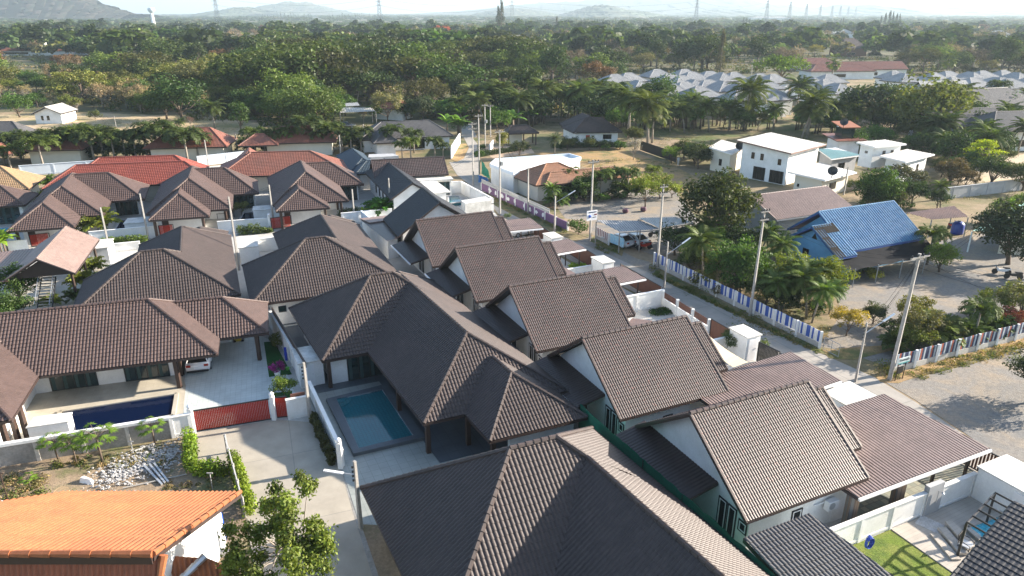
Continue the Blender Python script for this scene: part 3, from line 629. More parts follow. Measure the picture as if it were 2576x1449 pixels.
# lane side walls
wall_run('boundary_wall', 'white wall from the lane corner pole down beside the clipped bed', at(782, 998), at(862, 1172), 1.2, post=2.2)
wall_run('boundary_wall', 'tall white wall topped by brown fence, right of the turf garden', at(690, 838), at(775, 985), 1.9, post=2.4)
m = MB(); a, b = at(688, 836), at(772, 984); m.beam(Vector((a.x+.15, a.y, 2.2)), Vector((b.x+.15, b.y, 2.2)), .08, .55); m.solo('fence_board', M['brownwood'], 'dark brown fence board on top of the tall white wall by the turf garden', 'fence')
wall_run('entrance_wall', 'short white entrance wall with a plaque beside the small red gate', at(729, 1055), at(779, 1045), 1.55, post=1.9)
m = MB(); a, b = at(731, 1003, 1.5), at(768, 996, 1.5); m.beam(a, b, .1, .7); m.solo('wood_screen', M['gate_brown'], 'orange brown plank screen beside the entrance wall', 'screen')
gate('sliding_gate', 'long bright red slatted sliding gate at the head of the lane', at(492, 1088), at(686, 1056), 1.6, 'gate_red', gap=.01)
gate('entrance_gate', 'small bright red pedestrian gate beside the entrance wall', at(697, 1053), at(727, 1050), 1.6, 'gate_red', gap=.01)
def gatepost(p, lb, h=1.9):
    T = thing('gate_post', lb, 'gate post', p, 'white gate posts with globe lamps'); m = MB(); m.prism([(p.x-.15, p.y-.15), (p.x+.15, p.y-.15), (p.x+.15, p.y+.15), (p.x-.15, p.y+.15)], 0, h); m.build('pillar', M['white'], T)
    m = MB(); c = p+Vector((0, 0, h+.17)); m.lathe(c, [(.03, -.17), (.1, -.15), (.17, -.06), (.18, .02), (.13, .12), (.04, .18)], 10); m.build('globe_lamp', M['trim'], T, smooth=True); return T
for p, lb in ((at(488, 1089), 'white gate post with globe at the left end of the long red gate'), (at(691, 1056), 'white gate post with globe between the two red gates'), (at(858, 1178), 'white gate post with globe at the lower end of the lane wall'),
    (at(400, 597), 'white gate post with globe at the end of the hedge wall'), (at(52, 625), 'white gate post with globe beside the banana plant'), (at(680, 578), 'white gate post with globe beside the flowered pillar')): gatepost(p, lb)
# ---------------------------------------------------------------- big taupe house in the foreground
f = Fr((-7.42, 32.45), 24.4, 116.4)
T = thing('hip_roof_house', 'largest foreground house with taupe hip roof and dark valley', 'house', f(6, -5))
r = Roof(M['roof_big'], capr=.14); r.hip(f, 'x', -.81, 13.78, -11.74, .21, 5.24, 7.8, -5.72, 2.7, 7.13, skip='3', caps='r023')
f3 = Fr((-7.42, 32.45), 24.4, 119.1); r.hip(f3, 'y', 3.4, 13.75, -30, -6.9, -25, -6.9, 8.57, 2.7, 6.33, skip='13', caps='r0')
r.face([f(13.78, .21, 2.7), f3(13.75, -6.9, 2.7), f3(8.57, -6.9, 6.33), f(7.8, -5.72, 7.13)]); r.face([f3(13.75, -6.9, 2.7), f3(13.75, -30, 2.7), f3(8.57, -27, 6.33), f3(8.57, -6.9, 6.33)]); ridge(r.c, f(7.8, -5.72, 7.13), f3(8.57, -6.9, 6.33), .14)
r.build(T); w = MB(); w.box(f, .1, 12.9, -10.8, -.7, 0, 2.5); w.box(f, 5.2, 12.7, -29, -10.8, 0, 2.5); w.build('wall', M['cream'], T)
# dark low roof at the bottom and dark roof in the corner
T = thing('garden_shed', 'low shed with grey ribbed tile roof beside the small lawn', 'shed', S(1.5, -3))
r = Roof(M['roof_gr'], capr=.1); r.hip(S, 'x', -1.6, 3.9, -7.5, -.95, 0, 0, -.95, 2.2, 3.3, gable=True, skip='1') if False else None
m = MB(); tileface(m, [S(-1.1, -5.6, 2.35), S(4.1, -5.6, 2.35), S(3.2, -1.0, 3.05), S(-1.1, -1.0, 3.05)]); rf = m.build('roof', M['roof_gr'], T)
m = MB(); ridge(m, S(-1.1, -5.6, 2.4), S(4.1, -5.6, 2.4), .12); m.build('ridge_cap', M['roof_gr'], rf)
m = MB(); m.beam(S(-1.1, -5.6, 2.2), S(-1.1, -1, 2.9), .08, .2); m.beam(S(-1.1, -1, 2.93), S(3.2, -1, 2.93), .08, .18); m.beam(S(4.1, -5.6, 2.2), S(3.2, -1, 2.9), .06, .2); m.build('fascia', M['fascia'], rf)
m = MB(); m.prism([S(-.9, -5.3), S(3.6, -5.3), S(3.0, -1.2), S(-.9, -1.2)], 0, 2.1); m.build('wall', M['bluewhite'], T)
T = thing('corner_house', 'house corner with charcoal tile roof beyond the lawn and pergola', 'house', S(9, -9))
m = MB(); A, B = S(14.6, -5.0, 3.9), S(5.6, -10.8, 2.3)
ap = at(2549, 1268, 4.6); m = MB(); p1 = at(2395, 1449, 3.6); p2 = at(2700, 1700, 3.6); p3 = at(2760, 1330, 4.6); tileface(m, [at(2330, 1530, 3.0), at(2600, 1700, 3.0), at(2800, 1370, 5.0), ap], amp=.012, step=.03); rf = m.build('roof', M['roof_black'], T)
m = MB(); ridge(m, at(2330, 1530, 3.0), ap, .1); ridge(m, ap, at(2800, 1370, 5.), .14); m.build('ridge_cap', M['roof_black'], rf)
m = MB(); m.box(S, 11.5, 18, -14, -8.5, 0, 3.1); m.build('wall', M['white'], T)
# pergola, pool and chair on the deck
T = thing('pergola', 'black pergola beams over the wooden deck by the bright pool', 'pergola', at(2407, 1404))
for p in (at(2407, 1404), at(2478, 1326)): m = MB(); m.tube([p, p+Z*2.3], .08, 4); m.build('post', M['black'], T)
m = MB(); a, b = at(2407, 1404)+Z*2.3, at(2478, 1326)+Z*2.3; m.beam(a, b, .07, .14); d = (S(1, -.55)-S(0, 0)).normalized()
for k in range(6): p = a.lerp(b, k/5-.02); m.beam(p+Z*.1, p+Z*.1+S.U*.2-S.V*3.4, .05, .1)
m.build('rafters', M['black'], T)
T = thing('garden_pool', 'bright blue pool at the right edge beside the black pergola', 'swimming pool', at(2510, 1305))
m = MB(); q = [at(2430, 1325, .25), at(2600, 1262, .25), at(2640, 1290, .25), at(2470, 1360, .25)]; m.solid([v-Z*.3 for v in q], q); m.build('water', M['pool_blue'], T)
m = MB()
for a, b in zip(q, q[1:]+q[:1]): m.beam(a+Z*.02, b+Z*.02, .3, .1)
m.build('coping', M['plank'], T)
for k in range(3): m = MB(); a, b = at(2385-18*k, 1325+12*k), at(2440-18*k, 1390+12*k); m.beam(a+Z*(.32-.1*k), b+Z*(.32-.1*k), .5, .16); m.build('step', M['plank'], T)
def chair(p, rz, lb, mat='black'):
    T = thing('garden_chair', lb, 'chair', p); f = Fr(p, rz); seat = MB(); seat.box(f, -.3, .3, -.28, .28, .4, .47); seat.build('seat', M['steel'], T)
    b = MB()
    for k in range(7): b.beam(f(-.28+k*.093, .27, .45), f(-.3+k*.1, .36, .95), .03, .03)
    b.tube([f(-.32, .36, .95), f(.32, .36, .95)], .03, 5); b.build('backrest', M[mat], T)
    for sx in (-1, 1):
        a = MB(); a.tube([f(.3*sx, .3, .7), f(.34*sx, 0, .68), f(.32*sx, -.28, .6), f(.3*sx, -.28, 0)], .025, 5); a.build('armrest', M[mat], T)
        a = MB(); a.tube([f(.28*sx, .26, .45), f(.28*sx, .28, 0)], .025, 5); a.build('leg', M[mat], T)
    return T
chair(at(2425, 1385)+Z*.1, 40, 'dark wicker armchair with a grey cushion on the plank deck')
slab_poly('pebble_bed', [at(2318, 1300), at(2375, 1325), at(2365, 1350), at(2300, 1320)], ground_mat('white_pebbles', (.6, .6, .6), (.5, .49, .47), s=(3, 20.)), .115)
m = MB(); c = at(2183, 1362, .9)
for k in range(7): 
    a = [c+S.U*(math.cos(t)*(.2+.012*k))+Z*math.sin(t)*(.42-.015*k)-S.V*(.03*k) for t in np.linspace(0, 6.283, 14)]; m.tube(a, .02, 5, cap=False)
m.solo('garden_hose', plain('blue_hose', (.01, .05, .35), .4), 'coil of blue garden hose hanging on the white panelled wall', 'hose')
# ---------------------------------------------------------------- houses west and north of the lane
def post_at(T, p, h=2.5, w=.28, mat='brownwood'):
    m = MB(); m.prism([(p.x-w/2, p.y-w/2), (p.x+w/2, p.y-w/2), (p.x+w/2, p.y+w/2), (p.x-w/2, p.y+w/2)], 0, h); m.build('column', M[mat], T)
# long veranda house
f = Fr((-26.38, 48.23), 17.3, 108.3)
T = thing('veranda_house', 'long brown tiled house with a veranda beside the navy blue pool', 'house', f(-8, 4))
r = Roof(M['roof_brown']); r.hip(f, 'x', -20.81, 3.85, -.72, 9.05, -15.95, -1.1, 4.17, 2.7, 5.93)
r.hip(f, 'x', -10.06, 7.57, 2.22, 8.95, -6.69, 4.18, 5.58, 2.7, 4.91)
r.hip(Fr((-32.88, 42.59), 18, 108), 'y', -7.78, -.22, -3.4, 8.33, 1.2, 4.54, -4.0, 2.7, 5.19)
r.build(T)
w = MB(); w.box(f, -20, .2, 2.1, 8.0, 0, 2.55); w.box(f, 2.7, 4.3, 7.3, 8.3, 0, 2.5); g2 = Fr((-32.88, 42.59), 18, 108); w.box(g2, -7.2, -1.6, -2.2, 8, 0, 2.55); w.build('wall', M['white'], T)
for p in (f(.75, -.2), f(.7, 2.0), f(6.6, 2.9), f(6.6, 8.2), g2(-.5, -1.0), g2(-1.0, -2.9), g2(-1.0, -1.2)): post_at(T, p)
for u in (-1.75, -6.85): window(T, f(u-1.6, 2.1), f(u+1.6, 2.1), .05, 2.2, -f.V, 4, 'black', 'glass', curtain=True)
slab_poly('veranda_terrace', [at(-60, 1020), at(450, 930), at(468, 972), at(460, 1050), at(150, 1110), at(-60, 1135)], 'court_beige', .06)
slab_poly('tile_court', [at(468, 912), at(545, 868), at(655, 845), at(690, 862), at(742, 990), at(690, 1042), at(492, 1078), at(462, 1040)], 'court', .05)
slab_poly('artificial_turf', [at(664, 862), at(690, 860), at(734, 942), at(677, 950)], 'turf', .06)
slab_poly('artificial_turf', [at(686, 990), at(735, 985), at(735, 1012), at(686, 1018)], 'turf', .06)
T = thing('swimming_pool', 'navy blue rectangular pool in front of the long veranda', 'swimming pool', at(320, 1035))
q = [at(150, 1036, .12), at(445, 990, .12), at(436, 1047, .12), at(150, 1098, .12)]; m = MB(); m.solid([v-Z*.2 for v in q], q); m.build('water', M['pool_navy'], T)
m = MB()
for a, b in zip(q, q[1:]+q[:1]): m.beam(a+Z*.02, b+Z*.02, .28, .14)
m.build('coping', M['court_beige'], T)
T = thing('pump_shed', 'low white pump shed with a flat slab beside the navy pool', 'shed', at(125, 1090)); m = MB(); q = [at(68, 1078, 1.1), at(170, 1063, 1.1), at(180, 1040, 1.1), at(88, 1051, 1.1)]
m.solid([Vector((v.x, v.y, 0)) for v in q], q); m.build('wall', M['white'], T); m = MB(); c = sum(q, Vector())/4; q2 = [v+(v-c)*.05 for v in q]; m.solid([v+Z*.002 for v in q2], [v+Z*.09 for v in q2]); m.build('slab', M['white_old'], T)
wall_run('boundary_wall', 'grey concrete wall with white coping along the vacant lot behind the papaya plants', at(-20, 1178), at(436, 1101), 1.45, 'conc', post=2.9, postmat='conc_light', cop=False)
a, b = at(-20, 1178), at(436, 1101); m = MB(); m.beam(a+Z*1.56, b+Z*1.56, .3, .2); m.solo('wall_coping', M['white'], 'thick white coping on top of the grey concrete wall', 'coping')
wall_run('boundary_wall', 'short white panelled wall section next to the long red gate', at(438, 1101), at(484, 1092), 1.55, post=2)
# hip houses of the next street
def comp_house(lb, o, au, av, blocks, walls, mat='roof_brown', wm='white', q=4, ze=2.7, name='hip_roof_house', extra=None, cols=(), group=None, capr=.12, gable=False, style='tile', cat='house', capmat=None):
    f = Fr(o, au, av); T = thing(name, lb, cat, f(4, 5), group)
    r = Roof(M[mat], q=q, capr=capr, style=style, capmat=M[capmat] if capmat else None)
    for b in blocks: r.hip(f, *b[:8], b[8] if len(b) > 9 else ze, b[-1] if not isinstance(b[-1], bool) else b[-2], gable=gable)
    r.build(T); w = MB()
    for i, b in enumerate(walls): w.box(f, b[0], b[1], b[2], b[3], 0, (b[4] if len(b) > 4 else ze-.18)-.004*i)
    w.build('wall', M[wm], T)
    for c in cols: post_at(T, f(*c), ze-.2)
    return T, f
HG = 'brown hip roofed houses with pools'
def brown3(lb, o, au, av, B0, B1, B2):
    T, f = comp_house(lb, o, au, av, [B0, B1, B2], [(1.9, 7.2, B0[3]+3.2, 12, 2.5), (1.7, 10.1, 7, 18.5), (3, 14, 12, 17.4)], group=HG, cols=[(1.9, B0[3]+.7), (7.6, B0[3]+.7), (10.2, 2.4), (10.2, 6.9)])
    window(T, f(11, 12), f(13.8, 12), .05, 2.3, -f.V, 3, 'black', 'glass', curtain=True)
    window(T, f(10.1, 8), f(10.1, 11.5), .05, 2.3, f.U, 4, 'black', 'glass', curtain=True)
    door(T, f(2.4, B0[3]+3.2), f(3.2, B0[3]+3.2), 2.1, -f.V, 'brownwood'); return f
h1 = brown3('brown three part hip roof house behind the leftmost utility pole', (-62.3, 83.75), 16.6, 111.7, ('y', 1.05, 8.28, -3.1, 11.96, .6, 8.34, 4.68, 5.05), ('y', .99, 10.9, 1.89, 20.23, 6.62, 15.29, 5.92, 5.8), ('x', 1.73, 15.14, 9.52, 18.6, 6.27, 10.63, 14.06, 5.82))
h2 = brown3('brown three part hip roof house with a dark car in its porch', (-47.51, 87.49), 15.7, 109.3, ('y', 1.35, 8.48, -1.94, 11.93, 1.63, 8.37, 4.91, 5.1), ('y', .75, 11.2, 1.28, 20.21, 6.41, 14.99, 5.97, 6.07), ('x', 1.92, 14.65, 9.55, 17.86, 6.08, 10.28, 13.71, 5.86))
h3 = brown3('brown three part hip roof house nearest the white flowering hedge', (-33., 92.23), 15.6, 110.2, ('y', 1.29, 8.18, -2.37, 11.87, 1.03, 8.43, 4.65, 4.71), ('y', 1.11, 11.11, .99, 19.26, 5.99, 14.27, 6.11, 6.02), ('x', 1.87, 14.7, 10.59, 19.1, 6.13, 10.46, 14.84, 5.53))
T, f = comp_house('brown hip roof house cut by the left edge with tall teal windows', (-65.11, 92.84), 16.3, 108.8, [('x', -13.47, -.54, 1.07, 7.94, -10.03, -3.96, 4.5, 4.9)], [(-12.5, -1.2, 1.9, 7.2)])
window(T, f(-9, 1.9), f(-1.6, 1.9), .05, 2.4, -f.V, 7, 'black', 'glass', curtain=True)
comp_house('tan tiled hip roof house at the left edge', (-71.31, 102.97), 12.4, 107.7, [('x', -13.9, -.01, .2, 8.8, -9.6, -4.49, 4.5, 5.44)], [(-13, -1, 1.2, 7.8)], 'roof_tan', 'cream')
comp_house('bright red tiled hip roof house behind the brown roofs', (-72.63, 102.38), 10.6, 109, [('x', 3.25, 27.32, .19, 8.47, 7.61, 23.18, 4.33, 5.3), ('x', 5.77, 26, 2.5, 13.2, 10.4, 21.5, 7.67, 5.7)], [(4.4, 26, 1.2, 12)], 'roof_red', 'cream', q=3)
comp_house('rust red tiled hip roof house right of the bright red one', (-50.16, 109.81), 8.2, 107.3, [('x', 3.73, 24.51, .94, 11.07, 9.17, 18.58, 5.99, 5.57), ('y', 5.5, 12, 4, 13.5, 7.2, 10.2, 8.7, 5.6)], [(4.8, 23.4, 2, 10)], 'roof_rust', 'cream', q=3)
comp_house('faded pink tiled hip roof house behind the foxtail palms', (-70.36, 136.92), 9.2, 98, [('x', -.37, 14.99, -.56, 8.56, 4.19, 11.18, 4.01, 5.76)], [(.6, 14, .4, 7.6)], 'roof_rust', 'cream', q=3)
comp_house('dull red tiled hip roof house behind the right end of the palm row', (-49.82, 141.49), 9.1, 100, [('x', -.03, 14.59, .38, 7.61, 3.59, 11.86, 4.01, 5.45), ('x', -4, 3.5, -1.5, 4.5, -1, .5, 1.5, 4.5)], [(.9, 13.6, 1.3, 6.7)], 'roof_rust', 'cream', q=3)
comp_house('red tiled house mostly hidden by palms at the far left', (-94.47, 133.84), 7.1, 98.3, [('x', 1.89, 12.76, .13, 7.86, 5.76, 9.59, 4.01, 5.42), ('x', -7, 1.5, -4, 2, -4, -1.5, -1, 4.6)], [(2.8, 11.8, 1, 7)], 'roof_rust', 'cream', q=3)
comp_house('grey tiled hip roof house at the far left edge', (-102.51, 150.94), 7.5, 100.5, [('x', -11.85, -.38, .3, 7.7, -8.15, -3.62, 4.01, 5.3)], [(-11, -1.2, 1, 7)], 'roof_gr', 'white', q=3)
# the two taupe hip houses behind the veranda house
def long_house(lb, o, au, av, w0, w1, y0, y1, wa, wb, wy, wz, bx0, bm, by, by1, rx, rm, ry, ry1, walls):
    'front wing with a body behind; both share one wide right hand slope'
    f = Fr(o, au, av); T = thing('hip_roof_house', lb, 'house', f(6, 8)); r = Roof(M['roof_big']); sl = (wz-2.7)/(w1-wb); bz = 2.7+sl*(w1-bm)
    r.hip(f, 'x', w0, w1, y0, y1, wa, wb, wy, 2.7, wz, skip='3', caps='r03')
    r.hip(f, 'y', bx0, w1, wy+1.2, by1, wy+1.2, by, bm, 2.7, bz, skip='12', caps='r23')
    r.face([f(w1, y0, 2.7), f(w1, wy+1.2, 2.7), f(bm, wy+1.2, bz), f(wb, wy, wz)]); r.face([f(w1, wy+1.2, 2.7), f(w1, by1, 2.7), f(bm, by, bz), f(bm, wy+1.2, bz)]); ridge(r.c, f(w1, y0, 2.7), f(wb, wy, wz)); ridge(r.c, f(wb, wy, wz), f(bm, wy+1.2, bz))
    r.hip(f, 'y', rx, w1-.25, by-1, ry1, by+.5, ry, rm, 2.62, 2.62+sl*(w1-.1-rm), skip='2', caps='r23'); r.build(T)
    w = MB()
    for i, b in enumerate(walls): w.box(f, *b, 0, 2.52-.004*i)
    w.build('wall', M['white'], T); return T, f
T, f = long_house('taupe hip roof house directly behind the teal pool house', (-22.82, 58.43), 21.9, 113, -.42, 13.75, .15, 11.6, 5.5, 7.35, 6.0, 6.5, 3.65, 8.65, 17.3, 22.2, 6.5, 10.1, 20.5, 24.2, [(.6, 12.8, 1., 10.6), (4.6, 12.8, 10.7, 21)])
window(T, f(1.9, 1.0), f(2.6, 1.0), 1.3, 1.9, -f.V, 1, 'black', 'glass')
long_house('taupe hip roof house behind the veranda house with a smooth sunlit slope', (-38.51, 56.91), 22.6, 112.7, .1, 13.95, -1.4, 8.3, 5.95, 7.85, 3.55, 6.35, 4.35, 9.2, 14.2, 18.7, 7.6, 10.9, 17.5, 20.9, [(1.1, 12.9, -.3, 7.4), (5.3, 12.9, 7.5, 17.6)])
# pink gabled car shelter
T = thing('car_shelter', 'open gabled car shelter with a smooth pinkish roof', 'car shelter', at(130, 690)); f = Fr((-48.97, 64.57), 19.7, 108.2)
r = Roof(M['sheet_pink'], q=3, capr=.1); r.hip(f, 'y', .2, 6.1, -1.31, 10.31, 0, 0, 3.2, 3.2, 5.0, gable=True); r.build(T)
m = MB(); m.solid([f(.6, -1.0, 3.1), f(5.7, -1.0, 3.1), f(3.2, -1.0, 4.7)], [f(.6, -.9, 3.1), f(5.7, -.9, 3.1), f(3.2, -.9, 4.7)]); m.build('gable_board', M['brownwood'], T)
for u, v in ((.8, -.6), (5.6, -.6), (5.6, 9.6), (.8, 9.6), (5.6, 4.5)): post_at(T, f(u, v), 3.1, .2)
slab_poly('shelter_floor', [f(.2, -7), f(7.5, -6), f(7.5, 10), f(-6, 10), f(-6, -2)], 'court_beige', .04)
T = thing('lean_to_shelter', 'flat brown metal shelter roof attached left of the pinkish gable', 'canopy', f(-3, 5)); m = MB(); sheetface(m, [f(-7, -1.5, 2.9), f(.5, -1.5, 3.1), f(.5, 9.5, 3.1), f(-7, 9.5, 2.9)], W=.3); m.build('metal_sheet', M['sheet_brown'], T)
for u, v in ((-6.5, -1), (-6.5, 9), (-2.5, -1), (-2.5, 9)): post_at(T, f(u, v), 2.85, .15)
tin_cube('utility_cubicle', 'white utility cubicle with a broad stained slab right of the pinkish shelter', Fr(at(232, 668), 19), 0, 1.9, 0, 3.6, 2.0, 'white', 'u', 'white utility cubicles')
tin_cube('utility_cubicle', 'white utility cubicle between the two taupe hip roofs', Fr(at(607, 665), 20), 0, 2.0, 0, 4.4, 2.0, 'white', 'u', 'white utility cubicles')
tin_cube('utility_cubicle', 'low white cubicle with a ribbed cover by the dark blue pool', Fr(at(318, 592), 16), 0, 4.6, 0, 2.6, 1.6, 'white', None, 'white utility cubicles')
tin_cube('utility_cubicle', 'low white cubicle with a slab beside the second dark blue pool', Fr(at(640, 557), 16), 0, 3.4, 0, 2.2, 1.6, 'white', None, 'white utility cubicles')
for lb, px, mt in (('dark blue pool behind the hedge and white panelled wall', [(285, 584), (302, 554), (372, 548), (330, 590)], 'pool_navy'), ('small dark blue pool between the two right brown houses', [(598, 562), (612, 535), (655, 532), (650, 556)], 'pool_navy'), ('turquoise pool corner at the left edge by the teal windows', [(-30, 590), (-20, 575), (25, 572), (20, 588)], 'pool_blue')):
    T = thing('swimming_pool', lb, 'swimming pool', at(*px[0])); q = [at(x, y, .08) for x, y in px]; m = MB(); m.solid([v-Z*.2 for v in q], q); m.build('water', M[mt], T); m = MB()
    for a, b in zip(q, q[1:]+q[:1]): m.beam(a+Z*.02, b+Z*.02, .3, .12)
    m.build('coping', M['greywall'], T)
slab_poly('pool_deck', [h1(11, 2), h1(16, 2), h1(16, 10), h1(11, 10)], 'greentile', .03); slab_poly('pool_deck', [h2(11, 2), h2(16, 2), h2(16, 10), h2(11, 10)], 'greentile', .03)
for lb, a, b, h, g2 in (('white panelled wall with a hedge in front, between two utility poles', (232, 613), (398, 597), 1.5, 0), ('plain white wall below the leftmost hedge', (232, 640), (352, 628), 1.0, 0), ('white panelled wall behind the middle hedge', (553, 586), (676, 577), 1.5, 0),
    ('white low wall with finials below the white flowering bushes', (862, 562), (985, 550), 1.4, 0), ('white wall with posts beside the banana plant', (-20, 640), (72, 632), 1.4, 0), ('white wall between the taupe roofs, behind the cubicle', (652, 634), (700, 628), 1.6, 0), ('white wall linking the taupe house and the gated yard', (672, 812), (692, 838), 1.8, 0)):
    wall_run('boundary_wall', lb, at(*a), at(*b), h, post=2.4)
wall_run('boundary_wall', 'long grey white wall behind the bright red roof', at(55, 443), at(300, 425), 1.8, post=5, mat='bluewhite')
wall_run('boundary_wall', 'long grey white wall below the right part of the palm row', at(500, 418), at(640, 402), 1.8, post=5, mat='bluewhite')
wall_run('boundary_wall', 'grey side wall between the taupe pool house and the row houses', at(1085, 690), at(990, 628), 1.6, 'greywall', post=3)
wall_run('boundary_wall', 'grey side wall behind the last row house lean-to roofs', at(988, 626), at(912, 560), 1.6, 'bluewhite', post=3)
for lb, a, b in (('dark red slatted gate left of the banana plant wall', (80, 622), (130, 617)), ('dark red slatted gate beside the middle hedge wall', (684, 578), (735, 571)), ('orange red slatted gate behind the smooth taupe slope', (404, 598), (440, 594))): gate('sliding_gate', lb, at(*a), at(*b), 1.5, 'gate_red')
# ---------------------------------------------------------------- white walled houses round the charcoal gables
T = thing('gable_house', 'white house with a charcoal gable roof next to the last row house', 'house', (-9, 81, 0)); f = Fr((-12.57, 77.7), 25, 111.6)
r = Roof(M['roof_black'], q=4); r.hip(f, 'y', -.24, 10.24, 1.01, 9, 0, 0, 5, 2.9, 6.38, gable=True); r.build(T); w = MB(); gable_wall(w, f, 'y', .5, 9.5, 1.6, 8.4, 5, 2.95, 5.95); w.build('wall', M['white'], T)
T = thing('shingled_annex', 'white walled annex with flat brown and pink shingles left of the charcoal gable', 'annex', at(960, 620))
m = MB(); q = [at(947, 549, 2.6), at(975, 543, 2.6), at(998, 596, 2.6), at(972, 604, 2.6), at(905, 551, 2.6), at(938, 545, 2.6)]
m.solid([at(x, y, 2.3) for x, y in ((949, 550), (977, 546), (1003, 598), (975, 607), (908, 554))], [at(x, y, 2.6) for x, y in ((949, 550), (977, 546), (1003, 598), (975, 607), (908, 554))]); m.build('roof', M['sheet_dark'], T)
m = MB(); q = [at(905, 549, 2.75), at(980, 541, 2.75), at(976, 553, 2.75), at(930, 560, 2.75)]; m.solid([v-Z*.14 for v in q], q); m.build('shingle_roof', M['sheet_pink'], T)
m = MB(); q = [at(x, y, 2.28) for x, y in ((911, 556), (950, 553), (1000, 600), (975, 606))]; m.prism(q, 0, 2.28); m.build('wall', M['white'], T)
T = thing('terrace_house', 'white house with charcoal gable, tiled wing and flat white terrace slabs', 'house', (-12, 104, 0)); f = Fr((-18.29, 96.43), 23.8, 111.6)
r = Roof(M['roof_black'], q=4); r.hip(f, 'y', 1.29, 7.7, -.91, 17.91, 0, 0, 4.51, 2.9, 4.9, gable=True); r.build(T)
w = MB(); gable_wall(w, f, 'y', 1.8, 7.2, -.4, 17.2, 4.5, 2.95, 4.6); w.build('wall', M['white'], T)
f2 = Fr((-14.69, 109.13), 13.8, 106.8); r = Roof(M['roof_grey'], q=3); r.hip(f2, 'x', -6.5, 5, .67, 7.33, 0, 0, 4, 3.2, 5.33, gable=True); r.build(T, 'wing_roof'); w = MB(); gable_wall(w, f2, 'x', -6, 4.6, 1.2, 6.9, 4, 3.2, 5.0); w.build('wing_wall', M['white'], T)
w = MB(); w.box(f2, -4.5, 5.4, -1.1, .9, 2.6, 2.85); w.box(f, 7.3, 10.6, 1, 11.5, 2.5, 2.7); w.build('terrace_slab', M['white_old'], T); w = MB(); w.box(f, 7.4, 10.0, 1.3, 11, 0, 2.49); w.box(f2, -4, 5.2, -.4, .9, 0, 2.59); w.build('terrace_wall', M['white'], T)
for v in (4, 6.5, 9, 11.5): window(T, f(1.8, v), f(1.8, v+.9), .9, 2.2, -f.U, 1, 'black', 'glass_dark')
window(T, f2(2.2, -.4), f2(4.9, -.4), .2, 2.3, -f2.V, 3, 'black', 'glass', curtain=True)
for lb, a, b, h in (('white walled court front wall with a number plate at its corner', (1180, 537), (1240, 532), 1.9), ('blue white panelled court wall facing the road', (1240, 532), (1160, 486), 1.9), ('white court wall behind the small pool', (1160, 486), (1132, 488), 1.9)): wall_run('boundary_wall', lb, at(*a), at(*b), h, post=2.2)
m = MB(); q = [at(1170, 512, 1.95), at(1236, 504, 1.95), at(1222, 494, 1.95), at(1160, 504, 1.95)]; m.solid([v-Z*1.9 for v in q], q); m.solo('white_plinth', M['white_old'], 'broad white plinth behind the walled court front', 'plinth')
T = thing('plunge_pool', 'small teal plunge pool inside the white walled court', 'swimming pool', at(1145, 505)); q = [at(1128, 512, .5), at(1128, 494, .5), at(1155, 493, .5), at(1163, 508, .5)]; m = MB(); m.solid([v-Z*.5 for v in q], q); m.build('water', M['pool_teal'], T)
m = MB(); 
for a, b in zip(q, q[1:]+q[:1]): m.beam(a+Z*.02, b+Z*.02, .25, .12)
m.build('coping', M['greywall'], T)
T, f = comp_house('house with a dark blue grey sheet roof and grey tiled wing', (-27.11, 114.71), 21.7, 112.1, [('y', .89, 5.92, .51, 15.17, 2.97, 12.55, 3.41, 4.3), ('x', 1.21, 10.19, -1.98, 2.84, 3.61, 7.77, .43, 4.27)], [(1.6, 5.3, 1.2, 14), (2, 9.4, -1.4, 2.2)], 'roof_bl', q=3)
window(T, f(4.5, -1.4), f(8, -1.4), .9, 2.2, -f.V, 3, 'black', 'glass_dark')
m = MB(); q = [at(928, 388, 3), at(988, 386, 3), at(1003, 392, 3), at(926, 396, 3)]; m.solid([v-Z*3 for v in q], q); m.solo('flat_roof_block', M['greywall'], 'low flat roofed grey block with rain water on top, behind the blue grey roof', 'building')
T, f = comp_house('large grey tiled hip roof house left of the far lane', (-32.17, 144.73), 16.9, 108.2, [('x', 1.39, 21.07, 1.17, 10.33, 6.61, 16.85, 5.74, 5.48), ('y', 3.59, 8.76, -3.57, 5.54, -1.17, 2.96, 6.24, 4.54)], [(2.3, 20.3, 2, 9.6), (4.3, 8, -2.8, 3)], 'roof_gr', q=3)
window(T, f(11.5, 2), f(15, 2), .2, 2.3, -f.V, 3, 'black', 'glass_dark'); window(T, f(17, 2), f(18.8, 2), .8, 2.1, -f.V, 2, 'black', 'glass_dark')
wall_run('boundary_wall', 'tall white wall running up beside the far lane', at(1135, 400), at(1157, 362), 2.2, post=3)
# ---------------------------------------------------------------- east of the road
f = Fr(at(1236, 488), 19.5, 113)
T = thing('white_shell_building', 'unfinished white flat roofed building with pale blue parapet', 'building', f(8, 6)); Zz = Z
pA, pB, pC, pD = at(1232, 414, 3.4), at(1461, 396, 3.4), at(1432, 386, 3.4), at(1247, 400, 3.4)
m = MB(); q = [at(1233, 418, 3.1), at(1290, 440, 3.1), at(1461, 401, 3.1), at(1432, 392, 3.1), at(1247, 405, 3.1)]; m.solid([v-Z*.25 for v in q], q); m.build('roof_slab', M['white'], T)
m = MB()
for a, b in zip(q, q[1:]+q[:1]): m.beam(a+Z*.2, b+Z*.2, .18, .5)
m.build('parapet', M['bluewhite'], T)
m = MB(); c = sum(q, Vector())/5
for i, (a, b) in enumerate(zip(q, q[1:]+q[:1])):
    if i == 2: continue
    a2, b2 = a+(c-a)*.03, b+(c-b)*.03; m.beam(Vector((a2.x, a2.y, 1.42)), Vector((b2.x, b2.y, 1.42)), .16, 2.84)
m.build('wall', M['white'], T)
